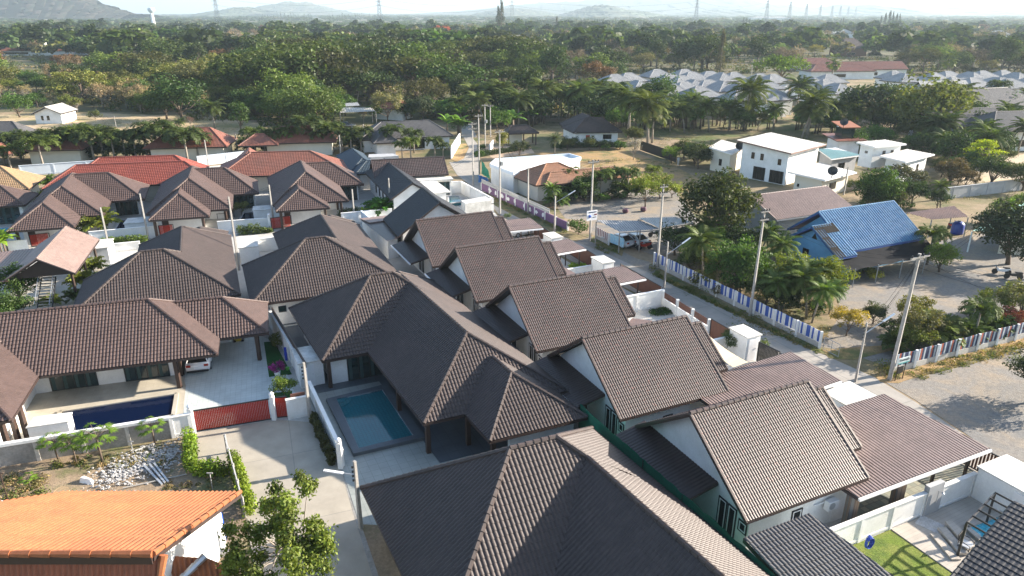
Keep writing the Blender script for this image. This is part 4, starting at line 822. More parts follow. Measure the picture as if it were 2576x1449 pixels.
for t in (.1, .9): p = q[2].lerp(q[3], t)-Z*.3; mm = MB(); mm.prism([(p.x-.15, p.y-.15), (p.x+.15, p.y-.15), (p.x+.15, p.y+.15), (p.x-.15, p.y+.15)], 0, 2.84); mm.build('column', M['white'], T)
T, f = comp_house('orange brown metal hip roof house behind the purple wall', (3.55, 103.1), 23.7, 118.1, [('x', 1.07, 11.53, 2.06, 10.45, 5.19, 7.34, 6.24, 4.93), ('x', 2.45, 17.98, 1.64, 5.85, 4.55, 15.89, 3.75, 4.08)], [(1.9, 10.8, 2.9, 9.6), (9, 17.3, 2.3, 5.2, 2.4)], 'roof_copper', 'cream', style='corr')
window(T, f(8, 2.9), f(10, 2.9), .1, 2.2, -f.V, 2, 'black', 'glass_dark')
T, f = comp_house('small open pavilion with a taupe hip roof beside the far lane', (-1.51, 152.94), 10, 101.2, [('x', .69, 7.78, 1.46, 5.53, 2.06, 5.47, 3.51, 4.12)], [(1.4, 4.6, 3.8, 5, 2.5)], 'roof_big', 'cream', q=3, name='pavilion', cat='pavilion', cols=[(1.2, 2), (4.5, 2), (7.2, 2), (7.2, 5)])
T, f = comp_house('white two part house with taupe hip roof and red door', (13.17, 154.11), 4.9, 104.7, [('x', .64, 11.46, 1.94, 10.12, 4.74, 8.4, 6.01, 5.24), ('y', 1.8, 9.01, 2.6, 15.43, 6.21, 11., 5.59, 5.62)], [(1.4, 10.8, 2.7, 9.4), (2.6, 8.2, 9, 14.6, 2.5)], 'roof_big', 'white', q=3)
window(T, f(7.5, 2.7), f(9.4, 2.7), 1.1, 2.1, -f.V, 3, 'black', 'glass_dark'); window(T, f(5.0, 2.7), f(5.5, 2.7), 1.5, 1.9, -f.V, 1, 'black', 'glass_dark'); door(T, f(3.7, 2.7), f(4.6, 2.7), 2., -f.V, 'gate_red')
# flat roofed white cluster
def mono(lb, R4, zt, walls, wm='white', rm='sheet_white', zb=0., th=.22, name='flat_roof_building', cat='building', W=.5, ins=.5, fm=None):
    'mono pitch building: roof corners from the photo with their heights; walls inset'
    q = [at(x, y, z) for (x, y), z in zip(R4, zt)]; c = sum(q, Vector())/4
    T = thing(name, lb, cat, Vector((c.x, c.y, zb)))
    m = MB(); tileface(m, q, L=50, W=W, amp=.04, step=0, prof=[0, 1, 0, 0]); r = m.build('roof', M[rm], T)
    m = MB(); m.solid([v-Z*th for v in q], [v-Z*.01 for v in q]); m.build('fascia', M[fm or 'trim'], r)
    L = [(q[(i+1) % 4]-q[i]).length for i in range(4)]; u = (q[1]-q[0]).normalized(); 
    def insp(k):
        a, b, d = q[k], q[(k+1) % 4], q[(k-1) % 4]; return a+(b-a).normalized()*ins+(d-a).normalized()*ins
    w = [insp(k) for k in range(4)]; m = MB(); m.solid([Vector((v.x, v.y, zb)) for v in w], [v-Z*(th+.01) for v in w]); m.build('wall', M[wm], T)
    for (k, t0, t1, z0, z1, n) in walls:
        a, b = w[k], w[(k+1) % 4]; d = (b-a).normalized(); nn = Vector((d.y, -d.x, 0)); mid = (a+b)/2
        if (mid-c).dot(nn) < 0: nn = -nn
        window(T, a.lerp(b, t0), a.lerp(b, t1), z0, z1, nn, n, 'black', 'glass_dark')
    return T, w
mono('large two storey white building with a pale mono pitch roof and red edge', [(1852, 352), (1991, 386), (2079, 363), (1939, 333)], (6.4, 5.6, 5.6, 6.4), [(0, .22, .29, 3.5, 4.6, 2), (0, .42, .49, 3.5, 4.6, 2), (0, .8, .87, 3.2, 4.2, 2), (0, .3, .56, .1, 2.3, 3), (0, .66, .95, .1, 2.2, 4)], ins=.9, fm='sheet_rust')
mono('small white building with a grey white roof left of the two storey building', [(1784, 370), (1841, 387), (1880, 368), (1815, 352)], (4.2, 3.8, 3.9, 4.3), [(0, .45, .6, 1.2, 2.4, 2)], 'cream', 'sheet_white')
mono('low white building in front with a satellite dish on its roof', [(1981, 432), (2076, 453), (2156, 433), (2061, 409)], (3.5, 3.1, 3.1, 3.5), [(1, .3, .55, .9, 2., 2), (0, .12, .2, 1.2, 1.7, 1)], 'cream', 'sheet_white', ins=.9)
mono('small grey building with a turquoise sheet roof', [(2057, 375), (2092, 400), (2166, 390), (2102, 371)], (3.6, 3.1, 3.1, 3.6), [(1, .3, .55, .8, 2., 2)], 'greywall', 'sheet_teal')
mono('raised white hut on brown stilts with a pale roof', [(2154, 357), (2201, 370), (2281, 362), (2227, 351)], (6.6, 6.2, 6.2, 6.6), [(1, .35, .45, 4, 5.3, 1), (1, .65, .75, 4, 5.3, 1), (0, .4, .6, 4.9, 5.3, 1)], 'white', 'sheet_white', zb=2.6, name='stilt_hut')
T = thing('timber_trestle', 'brown timber stilts and brace under the raised white hut', 'timber frame', at(2220, 420))
for x, y in ((2183, 428), (2200, 436), (2235, 430), (2260, 424), (2190, 410), (2225, 405), (2250, 412)): m = MB(); m.tube([at(x, y), at(x, y)+Z*2.6], .12, 5); m.build('stilt', M['brownwood'], T)
m = MB(); a, b = at(2183, 428), at(2260, 424); m.beam(a+Z*.5, b+Z*2.4, .08, .1); m.beam(a+Z*2.4, b+Z*.5, .08, .1); m.build('brace', M['brownwood'], T)
mono('tall square white building with a striped pale roof beside the brown shrub', [(2212, 392), (2279, 407), (2352, 388), (2281, 375)], (4.9, 4.5, 4.5, 4.9), [(1, .12, .2, 1.5, 3., 1), (1, .62, .7, 1.5, 3.2, 1), (0, .3, .5, 2.9, 3.4, 3)], 'white', 'sheet_white', ins=.8)
T = thing('tree_house', 'small tower hut with two orange roofs behind the green creeper', 'hut', at(2120, 395)); m = MB(); f = Fr(at(2115, 395), 8); m.box(f, -2.2, 2.2, -2, 2, 0, 3.5); m.build('wall', M['white'], T); m = MB(); m.solid([f(-3.2, -2.8, 3.6), f(3.2, -2.8, 3.6), f(3.2, 2.8, 4.2), f(-3.2, 2.8, 4.2)], [f(-3.2, -2.8, 3.75), f(3.2, -2.8, 3.75), f(3.2, 2.8, 4.35), f(-3.2, 2.8, 4.35)]); m.build('lower_roof', M['roof_rust'], T)
m = MB(); m.box(f, -1.3, 1.3, -1.2, 1.2, 3.9, 6); m.build('upper_room', M['glass'], T); m = MB(); m.solid([f(-2, -2, 6.0), f(2, -2, 6.), f(2, 2, 6.7), f(-2, 2, 6.7)], [f(-2, -2, 6.15), f(2, -2, 6.15), f(2, 2, 6.85), f(-2, 2, 6.85)]); m.build('upper_roof', M['roof_orange'], T)
def dish(p, lb, r=.75):
    T = thing('satellite_dish', lb, 'satellite dish', p); m = MB(); c = p+Z*(1.0); d = Vector((-.35, -.75, .55)).normalized(); x = d.cross(Z).normalized(); y = d.cross(x); V = [tuple(c)]; F = []
    for j in (1, 2, 3):
        for k in range(14): a = k*math.tau/14; rr = r*j/3; V.append(tuple(c+x*math.cos(a)*rr+y*math.sin(a)*rr+d*(.35*(j/3)**2)))
    for k in range(14): F.append([0, 1+k, 1+(k+1) % 14])
    for j in range(2):
        for k in range(14): F.append([1+j*14+k, 1+j*14+(k+1) % 14, 15+j*14+(k+1) % 14, 15+j*14+k])
    m.add(V, F); m.build('reflector', M['black'], T, smooth=True); m = MB(); m.tube([p, c], .05, 5); m.tube([c, c+d*.8], .02, 4); m.build('mast', M['black'], T)
dish(at(1860, 383, 4.0), 'black satellite dish beside the small left white building'); dish(at(2092, 448, 3.2), 'black satellite dish on the front edge of the low white building'); dish(at(2121, 322, 6.3), 'black satellite dish on the orange hut roof')
# ribbed pink gable house and the blue house
T = thing('gable_house', 'gabled house with a pinkish ribbed metal roof behind the blue house', 'house', (38, 92, 0)); f = Fr((32.27, 84.12), 24.1, 115.9)
r = Roof(M['sheet_pink'], style='sheet', capr=.08, fmat=M['steel']); r.hip(f, 'x', 1.3, 14.6, 1.0, 10.17, 0, 0, 6.02, 2.9, 4.9, gable=True); r.build(T); w = MB(); gable_wall(w, f, 'x', 2.6, 13.8, 1.9, 9.4, 6, 2.9, 4.6); w.build('wall', M['greywall'], T)
window(T, f(2.6, 3), f(2.6, 5), .4, 2.1, -f.U, 2, 'trim', 'glass_dark')
T = thing('blue_house', 'blue walled house with a bright blue corrugated roof', 'house', (42, 78, 0)); f = Fr((35.56, 71.75), 24.2, 112.3)
r = Roof(M['sheet_blue'], style='corrwide', capr=.09, fmat=plain('blue_fascia', (.03, .09, .3), .5)); r.hip(f, 'x', 1.49, 13.5, 1.0, 10.32, 0, 0, 5.99, 2.8, 6.02, gable=True); r.build(T)
w = MB(); bw = plain('blue_wall', (.14, .36, .58), .7, .2, .8); gable_wall(w, f, 'x', 2.4, 12.8, 1.7, 9.6, 6, 2.8, 5.6); w.build('wall', bw, T)
r = Roof(M['sheet_blue'], style='corrwide', capr=.08, fmat=plain('blue_fascia_b', (.03, .09, .3), .5)); r.hip(f, 'x', -.9, 1.9, .2, 8.2, 0, 0, 4.4, 2.6, 5.0, gable=True); r.build(T, 'front_roof')
m = MB(); corrface(m, [f(-.95, .15, 2.66), f(.25, .15, 2.66), f(.25, 4.4, 5.08), f(-.95, 4.4, 5.08)]); corrface(m, [f(.25, 3.2, 4.42), f(2.2, 3.2, 4.42), f(2.2, 4.4, 5.09), f(.25, 4.4, 5.09)]); m.build('black_roof_strip', plain('black_sheet', (.014, .013, .012), .85, .3, 3, spec=.15), T)
w = MB(); gable_wall(w, f, 'x', -.2, 2.3, .9, 7.7, 4.4, 2.6, 4.65); w.build('front_wall', bw, T); window(T, f(-.2, 4.9), f(-.2, 5.8), 1.2, 2.1, -f.U, 2, 'black', 'glass_dark')
m = MB(); m.solid([f(-.24, 4.0, 3.5), f(-.24, 4.8, 3.5), f(-.24, 4.4, 4.2)], [f(-.19, 4.0, 3.5), f(-.19, 4.8, 3.5), f(-.19, 4.4, 4.2)]); m.build('vent', M['black'], T)
T = thing('awning_cloth', 'sagging black cloth awning below the blue roof eave', 'awning', f(7, -.5)); m = MB(); V = []; F = []; n1, n2 = 26, 8; rr = random.Random(8)
for i in range(n1):
    for j in range(n2):
        s, t = i/(n1-1), j/(n2-1); V.append(tuple(f(-.8+14.6*s, 1.0-3.0*t, 2.62-.55*t-.35*math.sin(math.pi*t)-.12*abs(math.sin(s*17+1.3*t))*t+rr.uniform(-.05, .05))))
for i in range(n1-1):
    for j in range(n2-1): k = i*n2+j; F.append([k, k+1, k+n2+1, k+n2])
m.add(V, F); m.build('cloth', plain('black_shade_cloth', (.014, .015, .018), .95, .4, 1.5, spec=.1), T, smooth=True)
for s in (.02, .25, .5, .75, .98): p = f(-.8+14.6*s, -1.95, 0); m = MB(); m.tube([p, p+Z*2.1], .05, 5); m.build('post', M['steel'], T)
m = MB(); q = [at(2280, 534, 2.7), at(2399, 520, 2.9), at(2436, 546, 2.6), at(2344, 553, 2.4)]
T = thing('carport', 'open carport with a rusty brown sheet roof right of the blue house', 'carport', sum(q, Vector())/4*Vector((1, 1, 0)) if False else Vector(((q[0].x+q[2].x)/2, (q[0].y+q[2].y)/2, 0)))
sheetface(m, [q[3], q[2], q[1], q[0]], W=.3); m.build('metal_sheet', M['sheet_rust'], T)
for i in range(4): m = MB(); m.tube([Vector((q[i].x, q[i].y, 0)), q[i]-Z*.03], .07, 5); m.build('post', M['conc'], T)
q = [at(2446, 582, 2.6), at(2534, 526, 3.8), at(2640, 500, 3.8), at(2600, 590, 2.6)]; T = thing('green_roof_shed', 'shed with a pale green sheet roof at the right edge', 'shed', Vector(((q[0].x+q[2].x)/2, (q[0].y+q[2].y)/2, 0))); m = MB(); sheetface(m, [q[0], q[3], q[2], q[1]], W=.4); m.build('metal_sheet', M['sheet_green'], T)
for i in (0, 1, 2, 3): m = MB(); m.tube([Vector((q[i].x, q[i].y, 0)), q[i]-Z*.03], .09, 5); m.build('post', M['white'], T)
m = MB(); m.prism([q[1]+(q[2]-q[1])*.4, q[2], q[3], q[0]+(q[3]-q[0])*.5], 0, 2.5); m.build('wall', M['cream'], T)
for lb, px, zz, mt, pw in (('open carport with a dark corrugated roof over two silver cars', [(1500, 556), (1612, 555), (1662, 577), (1559, 584)], (3, 3, 2.6, 2.6), 'sheet_grey', 5), ('open shed with a pale sheet roof behind the carport', [(1606, 551), (1700, 545), (1745, 560), (1659, 575)], (3.2, 3.2, 2.8, 2.8), 'sheet_white', 5)):
    q = [at(x, y, z) for (x, y), z in zip(px, zz)]; T = thing('carport', lb, 'carport', Vector(((q[0].x+q[2].x)/2, (q[0].y+q[2].y)/2, 0))); m = MB(); sheetface(m, [q[3], q[2], q[1], q[0]], W=.3, amp=.05); m.build('metal_sheet', M[mt], T)
    for a in (q[0], q[1], q[2], q[3], (q[2]+q[3])/2): m = MB(); m.tube([Vector((a.x, a.y, 0)), a-Z*.03], .08, 5); m.build('post', M['conc'], T)
    m = MB()
    for a, b in ((q[0], q[1]), (q[2], q[3])): m.beam(a-Z*.12, b-Z*.12, .06, .12)
    m.build('beam', M['steel'], T)
# painted fences along the road
FB = [plain('fence_blue', (.035, .10, .38), .6, .2, 4), plain('fence_white', (.72, .72, .70), .7, .15, 4), plain('fence_navy', (.03, .05, .12), .6, .2, 4), plain('fence_rust', (.42, .11, .06), .7, .2, 4), plain('fence_maroon', (.20, .05, .06), .6, .2, 4), plain('fence_paleblue', (.42, .5, .56), .7, .15, 4)]
def picket(lb, a, b, pat, h=1.55, base=.5, w=.17, gap=.035, post=2.6):
    'board fence on a concrete plinth; boards of each colour are one part'
    T = thing('picket_fence', lb, 'fence', (a+b)/2); L = (b-a).length; d = (b-a).normalized(); x = Vector((d.y, -d.x, 0))
    m = MB(); m.beam(a+Z*(base/2-.05), b+Z*(base/2-.05), .12, base+.1); m.build('plinth', M['conc_light'], T)
    mbs = {k: MB() for k in set(pat)}; n = int(L/(w+gap))
    for i in range(n):
        p = a+d*(i*(w+gap)+.02); q = p+d*w; t = x*.02; dz = .03*math.sin(i*12.9898)
        mbs[pat[i % len(pat)]].solid([p-t+Z*(base+.02), q-t+Z*(base+.02), q+t+Z*(base+.02), p+t+Z*(base+.02)], [p-t+Z*(h+dz), q-t+Z*(h+dz), q+t+Z*(h+dz), p+t+Z*(h+dz)])
    for k, mb in mbs.items(): mb.build('boards', FB[k], T)
    m = MB(); m.beam(a+Z*(base+.25)-x*.05, b+Z*(base+.25)-x*.05, .04, .07); m.beam(a+Z*(h-.25)-x*.05, b+Z*(h-.25)-x*.05, .04, .07); m.build('rail', M['conc'], T)
    k = max(1, round(L/post))
    for i in range(k+1): m = MB(); p = a.lerp(b, i/k)+x*.07; m.prism([(p.x-.09, p.y-.09), (p.x+.09, p.y-.09), (p.x+.09, p.y+.09), (p.x-.09, p.y+.09)], 0, h+.05); m.build('post', M['white'], T)
picket('long blue and white striped board fence on the far side of the road', at(1646, 668), at(2062, 876), [0, 0, 1, 0, 1, 1], post=2.6)
picket('navy, pale blue and rust striped board fence at the junction', at(2240, 940), at(2640, 833), [2, 2, 5, 3, 2, 5], h=1.6, base=.55)
picket('red and white striped board fence in front of the carport', at(1500, 600), at(1532, 617), [4, 1], h=1.5)
m = MB(); a, b = at(1534, 618), at(1568, 632); m.solid([a+Z*.45, b+Z*.45, b+Z*.45+S.V*.04, a+Z*.45+S.V*.04], [a+Z*1.6, b+Z*1.6, b+Z*1.6+S.V*.04, a+Z*1.6+S.V*.04]); m.solo('banner', plain('blue_banner', (.12, .42, .62), .6, .5, 3, dirt=(.5, .65, .7)), 'light blue vinyl banner fixed to the fence by the carport', 'banner')
wall_run('boundary_wall', 'long purple roadside wall with white figures and a block parapet', at(1212, 478), at(1428, 580), 1.3, plain and 'purple' if 'purple' in M else 'conc', post=2.8) if False else None
M['purple'] = plain('purple_paint', (.19, .10, .20), .8, .2, .8)
wall_run('boundary_wall', 'long purple painted roadside wall below the metal hip roof house', at(1212, 478), at(1428, 580), 1.15, 'purple', post=2.8, postmat='white', cop=False)
m = MB(); a, b = at(1212, 478), at(1385, 560); slat_panel(m, a+S.U*.0, b, 1.2, 1.55, .5, .04, .1); slat_panel(m, a, b, 1.6, 1.85, .5, .04, .08); m.solo('block_parapet', M['conc_light'], 'grey hollow block parapet along the top of the purple wall', 'parapet')
m = MB(); rr = random.Random(2)
for k in range(9):
    p = at(1212, 478).lerp(at(1428, 580), .12+.08*k if k < 5 else .55+.07*(k-5)); q = p-S.U*.1; d = (at(1428, 580)-at(1212, 478)).normalized(); n = 9; r0 = rr.uniform(.35, .6)
    P = [q+d*math.cos(t)*r0*rr.uniform(.5, 1.3)+Z*(.62+math.sin(t)*.38*rr.uniform(.5, 1.1)) for t in np.linspace(0, 6.28*(1-1/n), n)]; m.solid(P, [v-S.U*.02 for v in P])
m.solo('painted_figures', M['white'], 'white painted figures flaking on the purple roadside wall', 'wall painting')
m = MB(); slat_panel(m, at(1700, 410), at(1610, 378), .1, 2.0, .3, .01, .05); m.solo('sheet_fence', M['black'], 'tall black sheet fence at the far side of the grassy field', 'fence')
wall_run('boundary_wall', 'grey block wall at the right edge beyond the yard trees', at(2350, 505), at(2640, 470), 1.8, 'greywall', post=4)
wall_run('boundary_wall', 'low white wall of the garden by the far lane', at(1232, 386), at(1240, 372), 1.6, post=2)
T = thing('metal_gate', 'open grey metal tube gate at the fence corner', 'gate', at(2090, 890)); m = MB(); a, b = at(2070, 880), at(2108, 900)
for z in (.1, .6, 1.2): m.tube([a+Z*z, b+Z*z], .025, 5)
for t in (0, .5, 1): m.tube([a.lerp(b, t)+Z*.05, a.lerp(b, t)+Z*1.2], .025, 5)
m.build('frame', M['steel'], T)
# ---------------------------------------------------------------- orange corrugated house at lower left
T = thing('orange_roof_house', 'house with a bright orange corrugated roof and white gable wall', 'house', (-20, 27, 0)); m = MB()
e = [at(605, 1238, 3), at(385, 1393, 6.45)]; x1 = e[0].x; y0 = e[0].y; y1 = 22.95
rp = [Vector((x1, y0, 3)), Vector((-24, y0, 3)), Vector((-27, y0-2.3, 3.93)), Vector((-40, y0-2.3, 3.93)), Vector((-40, y1, 6.5)), Vector((x1, y1, 6.5))]
corr = lambda mb, p: tileface(mb, p, L=2.4, W=.235, amp=.07, step=.025, prof=[0, .7, 1, .7, 0])
corr(m, [rp[0], rp[1], Vector((-24, y1, 6.5)), rp[5]]); sl_ = (6.5-3)/(y0-y1)
corr(m, [Vector((-24, y0-2.3, 3+2.3*sl_)), Vector((-40, y0-2.3, 3+2.3*sl_)), Vector((-40, y1, 6.5)), Vector((-24, y1, 6.5))]); corr(m, [Vector((-24, y0, 3)), Vector((-24.02, y0, 3)), Vector((-27, y0-2.3, 3+2.3*sl_)), Vector((-24, y0-2.3, 3+2.3*sl_))]); rf = m.build('roof', M['roof_orange'], T)
m = MB(); ridge(m, Vector((x1, y1, 6.5)), Vector((-40, y1, 6.5)), .16, .8); ridge(m, rp[5], rp[0], .13, .8); m.build('ridge_cap', M['roof_orange'], rf)
m = MB(); m.beam(Vector((x1, y1-.12, 6.3)), Vector((-40, y1-.12, 6.3)), .06, .35); m.beam(rp[5]-Z*.18, rp[0]-Z*.18, .06, .25); m.beam(rp[0]-Z*.1, rp[1]-Z*.1, .08, .12); m.build('fascia', M['fascia'], rf)
m = MB(); a, b = Vector((x1-.9, y0-.7, 0)), Vector((x1-.9, y1+.4, 0)); m.solid([Vector((-39, a.y, 0)), a, a+Z*3.0, Vector((-39, a.y, 3.0))], [Vector((-39, b.y, 0)), b, b+Z*6.0, Vector((-39, b.y, 6.0))]); m.build('wall', M['white'], T)
T = thing('rust_roof_annex', 'lower annex with dark rust corrugated roof in front of the orange roof', 'annex', (-20, 20, 0)); m = MB(); K = 6.15
corr(m, [at(400, 1500, K-1.6), at(-40, 1500, K-1.6), at(-40, 1400, K), at(412, 1398, K)]); rf = m.build('roof', roofmat('dark_rust_tile', (.30, .10, .055), (.24, .085, .05), .6), T)
m = MB(); corr(m, [at(610, 1440, 2.9), at(450, 1500, 2.6), at(420, 1400, 3.6), at(520, 1402, 3.6)]); m.build('side_roof', M['roof_orange'], T); m = MB(); ridge(m, at(412, 1398, K), at(395, 1500, K-1.4), .16, .8); m.build('ridge_cap', M['roof_orange'], rf)
m = MB(); ridge(m, at(515, 1400, 3.7), at(440, 1475, 3.2), .17, .5); m.build('ridge_patch', M['steel'], rf); m = MB(); m.prism([at(380, 1500, 0), at(-20, 1500, 0), at(-20, 1440, 0), at(395, 1440, 0)], 0, 2.6); m.build('wall', M['cream'], T)
# ---------------------------------------------------------------- vegetation
def leafcloud(rng, C, RR, per, size, aspect=.55, shell=.6, hang=0., jit=.35, tspread=.28, ctint=None):
    'leaf sized quads scattered through the outer volume of clumps'
    C = np.asarray(C, float); RR = np.asarray(RR, float); n = len(C)*per
    ci = np.repeat(np.arange(len(C)), per)
    d = rng.normal(size=(n, 3)); d /= np.linalg.norm(d, axis=1)[:, None]
    r = shell+(1-shell)*rng.random(n)**.7; r *= 1+jit*(rng.random(n)-.5)
    P = C[ci]+d*RR[ci]*r[:, None]
    N = d*.7+rng.normal(size=(n, 3))*.55+np.array([0, 0, .25]); N /= np.linalg.norm(N, axis=1)[:, None]
    A = np.cross(N, rng.normal(size=(n, 3))); A[:, 2] -= hang; A /= np.linalg.norm(A, axis=1)[:, None]; B = np.cross(N, A)
    s = size*(.65+.7*rng.random(n))[:, None]
    V = np.stack([P-A*s*.5, P+B*s*aspect*.5, P+A*s*.5, P-B*s*aspect*.5], 1).reshape(-1, 3)
    F = np.arange(4*n).reshape(-1, 4)
    ct = (rng.random((len(C), 1))*.5+.75)*np.ones((1, 3)) if ctint is None else ctint
    T = ct[ci]*(1+tspread*(rng.random((n, 1))-.5)*2)*np.stack([1+.25*(rng.random(n)-.3), np.ones(n), 1-.2*rng.random(n)], 1)
    return V, F.tolist(), np.repeat(T, 4, axis=0)
def clumps(rng, n, rx, rz, zc, cr, flat=0., shell=.55):
    C = []; 
    for _ in range(n):
        d = rng.normal(size=3); d /= np.linalg.norm(d); r = shell+(1-shell)*rng.random(); 
        if d[2] < -.35: d[2] *= -.6
        C.append((d[0]*rx*r, d[1]*rx*r, zc+d[2]*rz*r*(1-flat)))
    k = cr*(.7+.6*rng.random(n)); return np.array(C), np.stack([k, k, k*(.8-.35*flat)], 1)
def limbs(rng, C, h0, r0, k=7, fork=.35):
    m = MB(); top = Vector((rng.normal()*.15, rng.normal()*.15, h0)); m.tube([(0, 0, -.1), (top.x*.4, top.y*.4, h0*.5), top], [r0, r0*.8, r0*.65], 7)
    for i in rng.permutation(len(C))[:k]:
        c = Vector(C[i]); s = Vector((top.x, top.y, h0*(fork+(1-fork)*rng.random()))) ; mid = s.lerp(c, .55)+Vector((0, 0, -.12*(c-s).length)); m.tube([s, mid, c], [r0*.45, r0*.28, r0*.1], 5)
    return m
PROTO = {}
def tree_proto(kind, seed, single=False):
    rng = np.random.default_rng(seed); m = MB(); mt = M['bark']; lm = M['leaf']
    if kind == 'broad':
        C, RR = clumps(rng, 40, 2.9, 2.5, 3.6, 1.0); m.add(*leafcloud(rng, C, RR, 85, .33, shell=.4)); t = limbs(rng, C, 2.4, .17)
    elif kind == 'fine':
        C, RR = clumps(rng, 44, 2.9, 2.5, 3.5, .85); m.add(*leafcloud(rng, C, RR, 75, .28, shell=.3)); t = limbs(rng, C, 2.2, .14, 10)
    elif kind == 'rain':
        C, RR = clumps(rng, 46, 6.6, 2.1, 5.9, 1.75, flat=.4, shell=.3); C[:, 2] += 1.2-.03*(C[:, 0]**2+C[:, 1]**2); m.add(*leafcloud(rng, C, RR, 66, .55, aspect=.6)); t = limbs(rng, C, 4.0, .35, 10)
    elif kind == 'dense':
        C, RR = clumps(rng, 38, 3.7, 3.4, 4.2, 1.35); m.add(*leafcloud(rng, C, RR, 88, .42, shell=.5)); t = limbs(rng, C, 2.6, .26)
    elif kind == 'mango':
        C, RR = clumps(rng, 66, 3.3, 3.1, 3.6, 1.0, shell=.35); m.add(*leafcloud(rng, C, RR, 105, .3, shell=.55)); t = limbs(rng, C, 1.9, .24, 9)
    elif kind == 'tall':
        C, RR = clumps(rng, 34, 2.7, 4.8, 6.0, 1.4); m.add(*leafcloud(rng, C, RR, 66, .5)); t = limbs(rng, C, 4.5, .28)
    elif kind == 'bush':
        C, RR = clumps(rng, 14, 1.6, 1.1, 1.3, .75); m.add(*leafcloud(rng, C, RR, 60, .3)); t = limbs(rng, C, .9, .08, 5)
    elif kind == 'bare':
        C, RR = clumps(rng, 26, 2.6, 2.6, 4.8, 1.1); m.add(*leafcloud(rng, C, RR, 34, .95, aspect=.07, shell=.1, hang=-.5)); m.add(*leafcloud(rng, C, RR, 12, .4, shell=.3)); t = limbs(rng, C, 3.4, .16, 20); lm = M['dry']; mt = M['bark_pale']
    elif kind == 'casuarina':
        C = []; RR = []
        for i in range(34):
            z = 2+11*(i/33); w = 2.4*(1-z/14.5)**.7; a = rng.random()*6.28; C.append((math.cos(a)*w*.5, math.sin(a)*w*.5, z)); RR.append((w*.55, w*.55, 1.3))
        C = np.array(C); m.add(*leafcloud(rng, C, np.array(RR), 40, .75, aspect=.22, shell=.3, hang=.8)); t = MB(); t.tube([(0, 0, 0), (0, 0, 12)], [.25, .05], 6)
    elif kind == 'layered':
        C = []; RR = []
        for z, w in ((2.4, 2.6), (3.2, 2.4), (4.0, 1.9), (4.7, 1.2), (5.2, .5)):
            for k in range(9): a = k*.7+z; q = w*(.45+.55*rng.random()); C.append((math.cos(a)*q, math.sin(a)*q, z)); RR.append((.85, .85, .22))
        C = np.array(C); m.add(*leafcloud(rng, C, np.array(RR), 52, .26)); t = limbs(rng, C, 4.8, .12, 14, .4)
    elif kind == 'papaya':
        t = MB(); t.tube([(0, 0, 0), (.05, 0, 1.2), (0, 0, 1.9)], [.07, .06, .05], 6)
        for k in range(15):
            a = k*2.4; e = .9-1.1*(k/15); L = .75; p0 = Vector((0, 0, 1.7+.2*rng.random())); p1 = p0+Vector((math.cos(a)*math.cos(e), math.sin(a)*math.cos(e), math.sin(e)))*L; t.tube([p0, p1], [.02, .012], 4, cap=False); V = []; F = []
            for j in range(9):
                b = a+(j-4)*.42; l = .5-.04*abs(j-4); q = p1+Vector((math.cos(b)*l, math.sin(b)*l, -.12-.1*rng.random())); s = Vector((-math.sin(b), math.cos(b), 0))*.05; mid = p1.lerp(q, .55)
                n = len(V); V += [tuple(p1), tuple(mid+s), tuple(q), tuple(mid-s)]; F.append([n, n+1, n+2, n+3])
            m.add(V, F, (.8+.5*rng.random())*np.array([1, 1, .9]))
    elif kind in ('coconut', 'foxtail', 'areca', 'fan'):
        H = {'coconut': 7.5, 'foxtail': 4.0, 'areca': .8, 'fan': 5.5}[kind]; nf = {'coconut': 28, 'foxtail': 17, 'areca': 18, 'fan': 44}[kind]; FL = {'coconut': 4.1, 'foxtail': 2.7, 'areca': 1.9, 'fan': 1.7}[kind]
        bx, by = (rng.normal()*.5, rng.normal()*.5) if kind == 'coconut' else (0, 0); t = MB(); rb = {'coconut': .17, 'foxtail': .12, 'areca': .06, 'fan': .2}[kind]
        t.tube([(0, 0, -.1), (bx*.3, by*.3, H*.4), (bx, by, H)], [rb*1.3, rb, rb*.8], 7); top = Vector((bx, by, H)); mt = M['bark_pale']
        if kind == 'foxtail': m.add(*[x for x in leafcloud(rng, [(0, 0, H+.3)], [(.16, .16, .5)], 20, .3)])
        for k in range(nf):
            a = k*2.399+rng.normal()*.1; e = {'coconut': 1.25-1.75*(k/nf), 'foxtail': 1.2-.9*(k/nf), 'areca': 1.4-1.1*(k/nf), 'fan': 1.4-2.3*(k/nf)}[kind]; L = FL*(.85+.3*rng.random())
            pos = top.copy(); pts = []; K = 13 if kind != 'fan' else 5; bend = {'coconut': 1.5, 'foxtail': 2.5, 'areca': 1.7, 'fan': .8}[kind]
            for j in range(K+1):
                pts.append(pos.copy()); ee = e-bend*(j/K)**1.5; pos = pos+Vector((math.cos(a)*math.cos(ee), math.sin(a)*math.cos(ee), math.sin(ee)))*(L/K)
            V = []; F = []; br = (.65+.6*rng.random())*np.array([1.1 if k > nf*.75 and rng.random() < .5 else 1, 1, .8])
